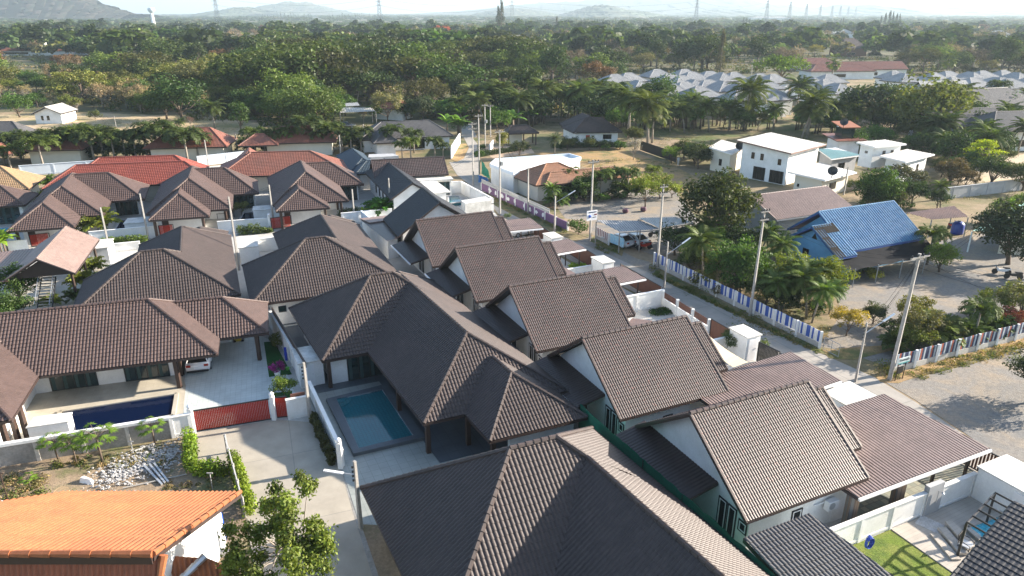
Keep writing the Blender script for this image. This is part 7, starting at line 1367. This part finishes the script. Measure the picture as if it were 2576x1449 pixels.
car(at(509, 912), 105, 'white hatchback seen from behind under the veranda house roof', PW, 'suv'); car(at(1556, 615), 128, 'left silver car parked under the dark carport roof', PS); car(at(1592, 613), 125, 'right silver car parked under the dark carport roof', PS)
car(at(463, 566), 107, 'dark car in the porch of the middle brown house', PD, 'suv'); car(at(1318, 590), 28, 'white car under the farthest carport canopy', PW, 'suv'); car(at(872, 322), 10, 'dark pickup car in the open shed beyond the grey roof', PD, 'suv')
def bike(p, rz, label, body='gate_red', s=1.):
    f = Fr(p, rz); T = thing('motorbike', label, 'motorbike', p)
    for x in (-.62, .66): m = MB(); c = f(x*s, 0, .3*s); V = [c+f.U*math.cos(a)*.3*s+Z*math.sin(a)*.3*s for a in np.linspace(0, math.tau, 17)[:-1]]; m.solid([v-f.V*.06 for v in V], [v+f.V*.06 for v in V]); w = m.build('wheel', M['black'], T)
    m = MB(); m.solid([f(-.75*s, -.13, .55*s), f(-.1*s, -.16, .35*s), f(.45*s, -.1, .4*s), f(.6*s, -.06, .9*s), f(.3*s, -.12, .6*s), f(-.2*s, -.14, .65*s), f(-.8*s, -.1, .8*s)], [f(-.75*s, .13, .55*s), f(-.1*s, .16, .35*s), f(.45*s, .1, .4*s), f(.6*s, .06, .9*s), f(.3*s, .12, .6*s), f(-.2*s, .14, .65*s), f(-.8*s, .1, .8*s)]); m.build('body', M[body], T)
    m = MB(); m.box(f, -.7*s, -.05*s, -.14, .14, .74*s, .84*s); m.build('seat', M['black'], T); m = MB(); m.tube([f(.5*s, -.33, 1.02*s), f(.55*s, 0, .98*s), f(.5*s, .33, 1.02*s)], .025, 5); m.tube([f(.55*s, 0, .98*s), f(.68*s, 0, .3*s)], .04, 5); m.build('handlebar', M['black'], T); m = MB(); m.lathe(f(.66*s, 0, .82*s), [(.03, 0), (.08, .06), (.03, .12)], 8); m.build('headlight', M['steel'], T); return T
bike(at(1621, 628), 200, 'red scooter parked on the sunlit ground beside the silver cars', s=1.15); bike(at(1648, 595), 190, 'dark motorbike under the pale sheet shed', 'black'); bike(at(2518, 690), 160, 'white and black scooter in the shade at the right edge', 'trim'); bike(at(2548, 702), 165, 'dark scooter in the shade at the right edge', 'black'); bike(at(2395, 575), 20, 'small motorbike under the rusty carport', 'gate_red')
# ---------------------------------------------------------------- things on the vacant lot, yards and terraces
rg = np.random.default_rng(21); V = []; F = []; Tt = []
def chunk(p, s, flat=.5):
    n = len(V); a = rg.random()*6.28; 
    for z in (0, 1):
        for k in range(4): b = a+k*1.57+rg.normal()*.2; r = s*(.7+.5*rg.random())*(1-.25*z); V.append((p.x+math.cos(b)*r, p.y+math.sin(b)*r*.7, p.z+z*s*flat*(.7+.6*rg.random())))
    F.extend([[n, n+1, n+2, n+3][::-1], [n+4, n+5, n+6, n+7]]+[[n+k, n+(k+1) % 4, n+4+(k+1) % 4, n+4+k] for k in range(4)])
C0 = at(350, 1168)
for _ in range(1500):
    t = rg.random(); p = at(250, 1200).lerp(at(455, 1140), .08+.85*t); p.x += rg.normal()*.55; p.y += rg.normal()*.95; d = rg.random()**2; p.z = .02+.1*rg.random(); chunk(p, .035+.11*d)
m = MB(); m.add(V, F); o = m.build('rubble', plain('broken_concrete', (.52, .51, .5), .9, .35, 4, fine=20), fix=False); props(o, 'spread of white and grey broken concrete rubble on the vacant lot', 'rubble', None, 'stuff')
V = []; F = []
for _ in range(420): p = at(rg.uniform(0, 560), rg.uniform(1180, 1262)); chunk(p, .02+.05*rg.random())
m = MB(); m.add(V, F); o = m.build('stones', plain('earth_stones', (.33, .26, .18), .9, .4, 4), fix=False); props(o, 'small earth coloured stones strewn over the vacant lot', 'stones', None, 'stuff')
for a, b, lb in (((364, 1178), (408, 1222), 'left aluminium post lying on the rubble'), ((378, 1175), (416, 1218), 'middle aluminium post lying on the rubble'), ((389, 1172), (424, 1216), 'right aluminium post lying on the rubble')): m = MB(); m.beam(at(*a)+Z*.2, at(*b)+Z*.1, .12, .1); m.solo('metal_post', M['steel'], lb, 'metal post')
for a, b, lb in (((340, 1138), (380, 1122), 'tan board lying at the top of the rubble'), ((400, 1146), (440, 1151), 'white board lying at the right of the rubble'), ((282, 1171), (316, 1176), 'white board lying at the left of the rubble'), ((310, 1232), (470, 1196), 'long thin pipe lying across the dirt')): m = MB(); m.beam(at(*a)+Z*.12, at(*b)+Z*.1, .14 if 'pipe' not in lb else .05, .05); m.solo('board' if 'pipe' not in lb else 'pipe', M['conc_light'], lb, 'board' if 'pipe' not in lb else 'pipe')
c = at(160, 1250); T = thing('wicker_basket', 'round brown wicker basket of dark soil on the vacant lot', 'basket', c); m = MB(); m.lathe(c, [(.32, 0), (.42, .45), (.43, .47), (.37, .46)], 16); m.build('basket_body', plain('wicker', (.35, .25, .14), .8, .4, 12), T); m = MB(); m.lathe(c+Z*.05, [(.3, 0), (.37, .36), (.1, .4)], 12); m.build('soil', plain('soil', (.05, .035, .025), .9), T)
m = MB(); m.solid([at(200, 1215)+Z*.0, at(235, 1222), at(238, 1210), at(212, 1203)], [at(205, 1213)+Z*.35, at(228, 1216)+Z*.3, at(230, 1212)+Z*.25, at(214, 1207)+Z*.3]); m.solo('sack', M['trim'], 'crumpled white sack at the left end of the rubble', 'sack')
for x, y, h, lb, mt in ((22, 1262, 2.0, 'thin rusty post at the left of the vacant lot', 'brownwood'), (535, 1232, 1.2, 'weathered wooden stake by the orange roof', 'pole'), (335, 1140, .9, 'thin blue grey rod stuck in the rubble', 'steel')): m = MB(); m.tube([at(x, y), at(x, y)+Z*h], .035, 5); m.beam(at(x, y)+Z*h-Vector((.18, 0, 0)), at(x, y)+Z*h+Vector((.18, 0, 0)), .06, .06); m.solo('stake', M[mt], lb, 'post')
c = at(549, 1362); T = thing('water_tank', 'tall blue plastic water tank against the white gable wall', 'water tank', c); m = MB(); m.lathe(c, [(.42, 0), (.45, .1), (.45, .6), (.43, .63), (.45, .66), (.45, 1.3), (.43, 1.33), (.45, 1.36), (.44, 1.7), (.3, 1.9), (.12, 1.95)], 20); m.build('tank_body', plain('blue_plastic', (.01, .07, .42), .35, .15, 2), T, smooth=True); m = MB(); m.lathe(c+Z*1.94, [(.16, 0), (.15, .08)], 12); m.build('lid', M['steel'], T)
c = at(563, 1388); m = MB(); m.lathe(c, [(.15, 0), (.19, .38), (.2, .4), (.17, .39)], 14); m.solo('bucket', M['trim'], 'white plastic bucket beside the blue tank', 'bucket')
for x, y, lb in ((540, 1400, 'left brown block beside the white bucket'), (558, 1403, 'right brown block beside the white bucket')): m = MB(); m.box(Fr(at(x, y), 10), 0, .4, 0, .25, 0, .3); m.solo('concrete_block', M['conc_light'], lb, 'block')
c = at(1435, 772); c = S(16.0, 32.6); T = thing('water_barrel', 'dark blue barrel under the canopy beside the brown gate', 'barrel', c); m = MB(); m.lathe(c, [(.26, 0), (.3, .1), (.32, .5), (.3, .9), (.27, .95)], 14); m.build('barrel_body', plain('blue_barrel', (.01, .035, .22), .4), T, smooth=True); m = MB(); m.lathe(c+Z*.95, [(.28, 0), (.27, .05)], 14); m.build('lid', M['black'], T)
c = at(2406, 588); T = thing('water_tank', 'round blue water tank beside the rusty carport', 'water tank', c); m = MB(); m.lathe(c, [(.7, 0), (.75, .2), (.75, 1.3), (.5, 1.6), (.2, 1.68)], 18); m.build('tank_body', plain('tank_blue', (.015, .05, .3), .4), T, smooth=True); m = MB(); m.lathe(c+Z*1.68, [(.22, 0), (.2, .1)], 10); m.build('lid', M['black'], T)
for x, y, lb in ((1618, 532, 'right purple glazed pot in the gravel forecourt'), (1573, 536, 'left purple glazed pot in the gravel forecourt')): c = at(x, y); m = MB(); m.lathe(c, [(.25, 0), (.45, .22), (.46, .4), (.35, .58), (.4, .62), (.3, .6)], 16); m.solo('glazed_pot', plain('purple_glaze', (.10, .045, .07), .4), lb, 'plant pot', smooth=True)
c = at(600, 858); f = Fr(c, 18); T = thing('floor_sweeper', 'small yellow floor sweeper beside the rear porch wall', 'sweeper', c); m = MB(); m.solid([f(-.4, -.25, .08), f(.4, -.25, .08), f(.4, .25, .08), f(-.4, .25, .08)], [f(-.3, -.2, .35), f(.2, -.2, .3), f(.2, .2, .3), f(-.3, .2, .35)]); m.build('body', plain('yellow_plastic', (.65, .42, .02), .4), T)
for x in (-.3, .35): m = MB(); m.tube([f(x, -.3, .12), f(x, .3, .12)], .12, 10); m.build('wheel', M['black'], T)
m = MB(); m.tube([f(-.35, -.15, .3), f(-.7, 0, .9), f(-.35, .15, .3)], .02, 4); m.build('handle', M['black'], T)
c = at(722, 915); m = MB(); m.beam(c+Z*1.5, c+Z*.3, .2, .06); m.lathe(c+Z*.4, [(.1, 0), (.14, .5), (.05, 1.)], 6); m.solo('blue_cloth', plain('blue_cloth', (.01, .04, .35), .8), 'bright blue hose reel cover hanging on the wall beside the turf', 'hose reel')
c = at(724, 932); m = MB(); m.lathe(c, [(.12, 0), (.15, .3), (.1, .32)], 10); m.tube([c+Z*.1, c+Vector((-.28, 0, .32))], .03, 5); m.tube([c+Vector((.12, 0, .1)), c+Vector((.28, 0, .25)), c+Vector((.1, 0, .34))], .02, 5); m.solo('watering_can', plain('lime_plastic', (.12, .45, .05), .4), 'lime green watering can on the turf below the wall', 'watering can')
# outdoor stairs at the left
T = thing('outdoor_stairs', 'steel outdoor stairs with pale treads between the round trees and the shelter', 'stairs', at(105, 770)); a0, a1 = at(92, 790, .2), at(104, 700, 2.6); w = Vector((1.25, .3, 0))
m = MB()
for k in range(13): p = a0.lerp(a1, k/12); m.beam(p, p+w, .28, .05)
m.build('treads', M['court_beige'], T)
for s in (0, 1): m = MB(); m.beam(a0+w*s, a1+w*s, .06, .2); m.build('stringer', M['black'], T); m = MB(); m.beam(a0+w*s+Z*.95, a1+w*s+Z*.95, .05, .05); [m.tube([a0.lerp(a1, k/8)+w*s, a0.lerp(a1, k/8)+w*s+Z*.95], .02, 4) for k in range(9)]; m.build('railing', M['steel'], T)
# green and blue tarpaulins beside the shell building
for lb, px, z0, c in (('torn green netting hung on posts at the corner of the shell building', ((1211, 440), (1231, 452)), 2.6, (.01, .28, .15)), ('blue and white tarpaulin hung below the green netting', ((1203, 462), (1228, 458)), 1.3, (.06, .2, .5))):
    a, b = at(*px[0]), at(*px[1]); m = MB(); V = []; F = []
    for i in range(8):
        for j in range(4): p = a.lerp(b, i/7); V.append((p.x+.1*math.sin(i*2+j), p.y+.1*math.cos(i*3), max(.1, z0*(1-.6*i/7)*(j/3)+.2)))
    for i in range(7):
        for j in range(3): k = i*4+j; F.append([k, k+4, k+5, k+1])
    m.add(V, F); m.solo('tarpaulin', plain(lb[:12], c, .6, .2, 2), lb, 'tarpaulin')
# potted and household clutter in front of the blue house
for i, (x, y) in enumerate(((2150, 668), (2165, 672), (2180, 664), (2210, 658), (2225, 655), (2240, 652), (2140, 690), (2186, 700))): tree('bush', (x, y), .9+.2*(i % 3), ((.06, .09, .03), (.09, .12, .03))[i % 2], 'pot_plant', 'one of the pot plants lined up under the black cloth awning', 'plant', 'pot plants under the awning', seed=i % 2, wid=.8)
p = at(2190, 665, .9); T = thing('cloth_banner', 'small pale banner with blue marks hung under the black awning', 'banner', p); m = MB(); m.beam(p-S.U*.6, p+S.U*.6, .03, .7); bd = m.build('cloth', FB[5], T); m = MB(); m.beam(p-S.U*.5-S.V*.03, p+S.U*.5-S.V*.03, .02, .25); m.build('blue_mark', FB[0], bd)
c = at(2135, 690); m = MB(); m.lathe(c, [(.5, 0), (.6, .3), (.4, .7), (.15, .9)], 9); m.solo('covered_heap', plain('dark_green_tarp', (.01, .10, .09), .7), 'heap covered with a dark green tarpaulin by the awning corner', 'tarpaulin')
T = thing('garden_table', 'white table with chairs on the porch of the middle brown house', 'table', at(560, 548)); f = Fr(at(560, 548), 15); m = MB(); m.box(f, -.7, .7, -.5, .5, .7, .75); m.build('tabletop', M['glass'], T)
for u in (-.6, .6):
    for v in (-.4, .4): m = MB(); m.box(f, u-.03, u+.03, v-.03, v+.03, 0, .7); m.build('leg', M['black'], T)
for u, rz, lb in ((-1.3, 105, 'left chair at the white table on the middle porch'), (1.3, -75, 'right chair at the white table on the middle porch')): chair(f(u, 0), rz, lb, 'black')
# people
def person(p, rz, label, shirt, trousers):
    me = bpy.data.meshes.new('person'); J = [(0, 0, .95, .13), (0, 0, 1.15, .12), (0, 0, 1.38, .15), (0, 0, 1.5, .055), (0, .01, 1.58, .085), (0, .01, 1.7, .075), (.1, 0, .88, .095), (.12, .03, .48, .065), (.12, -.02, .08, .045), (.12, .12, .03, .04), (-.1, 0, .88, .095), (-.13, -.05, .48, .065), (-.13, -.12, .08, .045), (-.13, .02, .03, .04), (.2, 0, 1.4, .055), (.26, .02, 1.12, .042), (.25, .14, .9, .033), (-.2, 0, 1.4, .055), (-.26, 0, 1.12, .042), (-.24, .12, .92, .033)]
    E_ = [(0, 1), (1, 2), (2, 3), (3, 4), (4, 5), (0, 6), (6, 7), (7, 8), (8, 9), (0, 10), (10, 11), (11, 12), (12, 13), (2, 14), (14, 15), (15, 16), (2, 17), (17, 18), (18, 19)]
    me.from_pydata([j[:3] for j in J], E_, []); o = bpy.data.objects.new('person', me); COL.objects.link(o); s = o.modifiers.new('skin', 'SKIN'); o.modifiers.new('sub', 'SUBSURF').levels = 1
    for v, j in zip(me.skin_vertices[0].data, J): v.radius = (j[3], j[3])
    me.skin_vertices[0].data[0].use_root = True
    m_, nt, bs = newmat('person_cloth'); tc = nt.nodes.new('ShaderNodeTexCoord'); sp = nt.nodes.new('ShaderNodeSeparateXYZ'); nt.links.new(tc.outputs['Object'], sp.inputs[0]); r = nt.nodes.new('ShaderNodeValToRGB'); r.color_ramp.interpolation = 'CONSTANT'; e = r.color_ramp.elements; e[0].color = (*trousers, 1); e[1].position = .47; e[1].color = (*shirt, 1); q = e.new(.745); q.color = (.30, .17, .11, 1); q = e.new(.82); q.color = (.02, .015, .012, 1)
    d = nt.nodes.new('ShaderNodeMath'); d.operation = 'DIVIDE'; d.inputs[1].default_value = 2.; nt.links.new(sp.outputs[2], d.inputs[0]); nt.links.new(d.outputs[0], r.inputs[0]); nt.links.new(r.outputs[0], bs.inputs['Base Color']); bs.inputs['Roughness'].default_value = .8
    me.materials.append(m_); o.location = p; o.rotation_euler.z = R(rz); props(o, label, 'person'); return o
person(at(1556, 372), 40, 'person in dark clothes standing beside the white house with the red door', (.03, .03, .04), (.02, .02, .03)); person(at(1706, 416), 200, 'person in white clothes walking at the black sheet fence', (.6, .6, .6), (.55, .55, .55))
# ---------------------------------------------------------------- far houses
def far_house(px, w, d, rz, ze, zr, mat, wm, name, label, cat='house', group=None, gable=False, base=None):
    c = at(*px); f = Fr(c, rz); T = thing(name, label, cat, c, group); r = Roof(M[mat], q=2, capr=.1, style='sheet'); h = min(w, d)/2*.9
    if w >= d: r.hip(f, 'x', -w/2, w/2, 0, d, -w/2+h, w/2-h, d/2, ze, zr, gable=gable)
    else: r.hip(f, 'y', -w/2, w/2, 0, d, h, d-h, 0, ze, zr, gable=gable)
    r.build(T); m = MB()
    if gable: gable_wall(m, f, 'x' if w >= d else 'y', -w/2+.5, w/2-.5, .6, d-.6, d/2 if w >= d else 0, ze, zr-.3)
    else: m.box(f, -w/2+.6, w/2-.6, .6, d-.6, 0, ze-.18)
    m.build('wall', M[wm], T); window(T, f(-w*.25, .6), f(w*.05, .6), .8, min(ze-.5, 2.3), -f.V, 2, 'trim', 'glass_dark'); return T, f
T, f = far_house((122, 312), 7.6, 8.5, 3, 2.6, 4.3, 'sheet_white', 'white', 'small_white_house', 'small white gabled house alone on the sandy cleared land', gable=True); door(T, f(-1.2, .6), f(-.4, .6), 2.1, -f.V, 'trim')
PG = 'pale grey roofed houses of the estate behind the palms'
proto = None; seen = 0
for i, (x, y) in enumerate(((1735, 205), (1757, 215), (1800, 212), (1835, 212), (1860, 215), (1730, 228), (1775, 236), (1742, 250), (1800, 242), (1838, 240), (1925, 220), (1960, 222), (1950, 235), (1908, 255), (1888, 250), (2060, 228), (2100, 222), (2095, 240), (2130, 248), (1595, 218), (1700, 222), (1690, 240), (1665, 205), (1705, 258), (1965, 262), (1945, 275), (1660, 258), (1630, 238), (1560, 222), (2265, 210), (2290, 215), (2370, 218), (2405, 212), (2455, 210), (2490, 210), (2540, 208), (2570, 212), (2420, 232), (2470, 235), (2520, 228), (2560, 238), (2390, 238), (2610, 225), (1880, 275), (1780, 265))):
    r = ((i*37) % 10-5)*.6
    if proto is None: proto, _ = far_house((x, y+22), 11, 9.5, 20, 4.6, 7.2, 'roof_pale', 'white', 'estate_house', 'one of the pale grey hip roofed houses packed behind the coconut palms', group=PG)
    else: copy_tree(proto, loc=at(x, y+22), rz=R(r+(90 if i % 3 == 0 else 0))+0, scale=(1+.12*math.sin(i), 1+.12*math.cos(i), 1.))
for px, w, d, rz, ze, zr, mt, wm, lb in (((60, 140), 60, 12, 4, 3, 6, 'roof_rust', 'white', 'long low red roofed building at the far left'), ((150, 138), 42, 12, 4, 3.4, 6.2, 'roof_rust', 'white', 'second long red roofed building at the far left'), ((89, 122), 16, 14, 10, 5, 11, 'sheet_white', 'white', 'white barn roof above the long red roofs'), ((118, 72), 20, 16, 5, 9, 16, 'sheet_white', 'white', 'tiny white pagoda roofed building at the upper left'),
    ((1280, 146), 13, 10, 15, 4.5, 8, 'sheet_blue', 'white', 'blue roofed pavilion in the middle of the forest'), ((1250, 148), 10, 8, 10, 2.8, 4.5, 'roof_rust', 'white', 'small red roof left of the blue pavilion'), ((1030, 300), 7, 9, 70, 3., 5.4, 'roof_red', 'white', 'white walled hut with a crimson roof behind the olive tree'), ((1480, 185), 9, 8, 10, 4, 6.5, 'roof_gr', 'white', 'small grey roof between the tall forest trees'), ((1478, 160), 10, 8, 10, 4, 6.5, 'roof_gr', 'white', 'grey roof half hidden in the forest'), ((2148, 142), 20, 14, 12, 5, 11, 'roof_brown', 'gate_brown', 'dark brown hipped roof in the upper right forest'), ((2060, 180), 22, 12, 6, 3.4, 6, 'roof_rust', 'white', 'orange brown roof behind the stout fan palm'), ((2120, 200), 30, 12, 6, 3.4, 6, 'roof_rust', 'white', 'long orange brown roof above the pale estate roofs'), ((2200, 195), 32, 12, 8, 3.4, 6.4, 'roof_rust', 'white', 'long orange brown roof with a white gable end'), ((1940, 55), 120, 50, 2, 12, 16, 'sheet_white', 'white', 'long white factory building near the horizon'), ((1420, 100), 24, 14, 4, 5, 9, 'roof_rust', 'white', 'small rust roof in the distant forest'), ((1660, 120), 20, 12, 4, 4, 7, 'roof_rust', 'white', 'faint red roof in the distant forest'), ((1700, 135), 14, 10, 4, 4, 7, 'sheet_white', 'white', 'small white house in the distant forest'), ((1500, 120), 14, 10, 4, 4, 7, 'roof_gr', 'white', 'small grey house in the distant forest'), ((1935, 110), 14, 10, 4, 4, 7, 'sheet_blue', 'white', 'small bluish roof in the distant forest'), ((2120, 95), 26, 16, 4, 5, 9, 'sheet_white', 'white', 'pale roof in the distant right forest'), ((2520, 100), 22, 16, 4, 5, 9, 'roof_pale', 'white', 'pale roof near the upper right edge'), ((2490, 245), 26, 10, 8, 3.5, 6, 'roof_pale', 'white', 'broad pale grey roof near the upper right'),
    ((2390, 300), 15, 11, 12, 5.2, 9.5, 'sheet_white', 'greywall', 'cream roofed house beside the leaning royal palm'), ((2530, 330), 26, 14, 20, 5.5, 9.5, 'roof_gr', 'white', 'large dark grey roofed house at the right edge'), ((2440, 368), 17, 10, 10, 4.2, 7.4, 'roof_gr', 'greywall', 'grey shingled house with a steep roof below the cream one'), ((2590, 380), 20, 12, 10, 4.2, 7.4, 'roof_gr', 'white', 'dark grey roofed house cut by the right edge')):
    far_house(px, w, d, rz, ze, zr, mt, wm, 'far_house' if 'house' in lb or 'hut' in lb else 'far_building', lb, 'building', gable='gable' in lb or 'barn' in lb or 'cream' in lb)
T = thing('open_shed', 'long open shed with weathered grey sheet roofs behind the large grey roof', 'shed', at(900, 305)); q = [at(855, 284, 3.2), at(945, 280, 3.2), at(935, 270, 4), at(862, 272, 4)]; m = MB(); sheetface(m, q, W=.6, amp=.06); m.build('metal_sheet', M['sheet_white'], T)
for v in q: m = MB(); m.tube([Vector((v.x, v.y, 0)), v], .1, 5); m.build('post', M['conc'], T)
m = MB(); sheetface(m, [at(870, 268, 4), at(905, 266, 4), at(900, 258, 4.3), at(868, 260, 4.3)], W=.6); m.build('upper_sheet', M['sheet_grey'], T)
# water tower, pylons, hills
c = at(386, 58); c = Vector((c.x*1800/c.y, 1800, 0)); T = thing('water_tower', 'white mushroom shaped water tower near the horizon at left', 'water tower', c); m = MB(); m.lathe(c, [(7, 0), (4, 4), (3.2, 26)], 16); m.build('stem', M['white'], T, smooth=True); m = MB(); m.lathe(c+Z*26, [(3.2, 0), (7.5, 4.5), (8, 8), (7.8, 10), (6.8, 11.5), (3.5, 12.6), (.5, 13)], 18); m.build('tank', plain('tower_tank', (.5, .58, .62), .6, .1, .2), T, smooth=True)
def pylon(px, topy, D, label):
    x = (px-1288)/FPX*(D*math.cos(PITCH)+CAMH*math.sin(PITCH)); h = CAMH+(32-topy)*D/FPX; c = Vector((x, D, 0)); T = thing('power_pylon', label, 'pylon', c, 'lattice power pylons on the horizon'); m = MB(); r = D*.00022
    def at_z(z, sx, sy): w = 4.2*(1-z/h)+.7; return c+Vector((sx*w, sy*w, z))
    zs = [h*k/9 for k in range(10)]
    for sx, sy in ((1, 1), (1, -1), (-1, 1), (-1, -1)): m.tube([at_z(z, sx, sy) for z in (0, h)], r, 3)
    for a, b in zip(zs, zs[1:]):
        for s in (1, -1): m.tube([at_z(a, 1, s), at_z(b, -1, s)], r*.7, 3); m.tube([at_z(a, -1, s), at_z(b, 1, s)], r*.7, 3)
    m.build('lattice', M['greywall'], T, fix=False)
    for k in (.72, .83, .94): m = MB(); p = c+Z*h*k; m.tube([p-Vector((6, 0, 0)), p+Z*1.2, p+Vector((6, 0, 0))], r*1.2, 3); m.build('cross_arm', M['greywall'], T)
    return c, h
PY = []
for i, (px, ty, D) in enumerate(((551, -6, 1250), (957, -4, 1350), (1288, -2, 1450), (1749, 3, 1600), (1925, 4, 1700), (1983, 7, 1950), (2025, 12, 2300), (2060, 14, 2600), (2090, 16, 2900), (2111, 17, 3200), (2131, 18, 3500), (2150, 19, 3800))): PY.append(pylon(px, ty, D, ('lattice pylon above the left tree line', 'lattice pylon left of centre on the horizon', 'lattice pylon at the centre of the horizon', 'lattice pylon in front of the pale blue hills', 'biggest lattice pylon of the right hand line', 'second lattice pylon of the right hand line', 'third lattice pylon of the right hand line', 'fourth lattice pylon of the right hand line', 'fifth lattice pylon of the right hand line', 'sixth lattice pylon of the right hand line', 'seventh lattice pylon of the right hand line', 'farthest lattice pylon of the right hand line')[i]))
for i in range(len(PY)-1):
    a, b = PY[i], PY[i+1]; T = thing('power_line', 'high voltage wires between ' + ('the left pylons', 'the left and centre pylons', 'the centre pylon and the hills pylon', 'the hills pylon and the right hand line', 'the first pair of right pylons', 'the second pair of right pylons', 'the third pair of right pylons', 'the fourth pair of right pylons', 'the fifth pair of right pylons', 'the sixth pair of right pylons', 'the farthest pair of right pylons')[i], 'cable', (a[0]+b[0])/2)
    for k in (.72, .94): m = MB(); m.tube([(a[0]+Z*a[1]*k).lerp(b[0]+Z*b[1]*k, t)-Z*(4*12*t*(1-t)) for t in np.linspace(0, 1, 9)], .12, 3, cap=False); m.build('wire', M['wire'], T)
def hill(label, D, pts, mat, depth=1500, seed=1):
    'ridge through the points (photo column, photo row) at distance D; a full mound with a back side'
    r = np.random.default_rng(seed); P = [((px-1288)/FPX*D*math.cos(PITCH)*1.0/.9325*.9325, max(0, CAMH+(32-py)*D/FPX)) for px, py in pts]; xs = np.array([p[0] for p in P]); hs = np.array([p[1] for p in P]); N, K = 260, 56; X = np.linspace(xs[0], xs[-1], N); Hh = np.interp(X, xs, hs); kern = np.hanning(9); kern /= kern.sum(); Hh = np.convolve(np.pad(Hh, 4, 'edge'), kern, 'valid'); V = []; F = []
    rug = np.cumsum(r.normal(size=N))*.0
    for j in range(K):
        v = (j/(K-1)-.5)*2; prof = math.cos(v*math.pi/2)**1.3
        for i in range(N): hh = Hh[i]*prof*(1+.05*math.sin(i*.21+j*.37+seed)+.04*math.sin(i*.43-j*.6)+.03*math.sin(i*.9+j*1.3)+(.025*r.normal())); V.append((X[i]+v*60*math.sin(i), D+v*depth, hh-.5))
    for j in range(K-1):
        for i in range(N-1): k = j*N+i; F.append([k, k+1, k+N+1, k+N])
    m = MB(); m.add(V, F); o = m.build('hills', mat, fix=False, smooth=True); return props(o, label, 'hills', None, 'structure')
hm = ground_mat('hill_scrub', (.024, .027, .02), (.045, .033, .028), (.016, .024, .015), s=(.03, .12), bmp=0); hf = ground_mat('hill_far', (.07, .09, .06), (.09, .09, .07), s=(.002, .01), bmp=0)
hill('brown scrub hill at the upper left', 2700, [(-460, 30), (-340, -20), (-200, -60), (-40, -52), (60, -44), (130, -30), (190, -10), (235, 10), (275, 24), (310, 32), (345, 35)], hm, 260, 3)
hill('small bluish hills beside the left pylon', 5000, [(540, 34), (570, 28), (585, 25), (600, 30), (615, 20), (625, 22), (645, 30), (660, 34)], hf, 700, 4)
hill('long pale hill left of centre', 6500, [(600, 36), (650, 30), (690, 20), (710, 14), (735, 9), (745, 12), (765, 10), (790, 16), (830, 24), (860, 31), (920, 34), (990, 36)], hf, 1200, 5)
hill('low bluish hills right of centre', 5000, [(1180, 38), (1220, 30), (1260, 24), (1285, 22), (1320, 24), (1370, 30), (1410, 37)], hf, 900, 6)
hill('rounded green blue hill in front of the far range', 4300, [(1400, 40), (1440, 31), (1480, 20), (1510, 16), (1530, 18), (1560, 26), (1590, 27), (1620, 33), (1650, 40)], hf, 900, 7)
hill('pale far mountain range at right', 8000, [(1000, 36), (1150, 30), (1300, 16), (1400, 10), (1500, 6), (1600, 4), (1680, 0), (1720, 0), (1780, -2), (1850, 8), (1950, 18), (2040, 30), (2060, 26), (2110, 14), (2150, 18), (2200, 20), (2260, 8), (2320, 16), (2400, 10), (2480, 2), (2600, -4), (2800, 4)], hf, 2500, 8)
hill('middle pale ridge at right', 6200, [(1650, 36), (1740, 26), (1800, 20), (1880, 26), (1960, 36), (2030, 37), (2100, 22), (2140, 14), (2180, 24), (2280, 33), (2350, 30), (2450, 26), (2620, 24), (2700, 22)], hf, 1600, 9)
# ---------------------------------------------------------------- haze
HZ = MB(); b = (-16500, 19500, -60, 19600, -1.5, 345); HZ.solid([(b[0], b[2], b[4]), (b[1], b[2], b[4]), (b[1], b[3], b[4]), (b[0], b[3], b[4])], [(b[0], b[2], b[5]), (b[1], b[2], b[5]), (b[1], b[3], b[5]), (b[0], b[3], b[5])])
hm_ = bpy.data.materials.new('haze'); hm_.use_nodes = True; nt = hm_.node_tree; nt.nodes.remove(nt.nodes['Principled BSDF']); v = nt.nodes.new('ShaderNodeVolumePrincipled'); v.inputs['Color'].default_value = (.56, .70, .80, 1); v.inputs['Density'].default_value = .00015; v.inputs['Anisotropy'].default_value = .2; nt.links.new(v.outputs[0], nt.nodes['Material Output'].inputs['Volume'])
o = HZ.build('haze', hm_); props(o, 'pale bluish haze filling the air over the plain', 'haze', None, 'stuff')
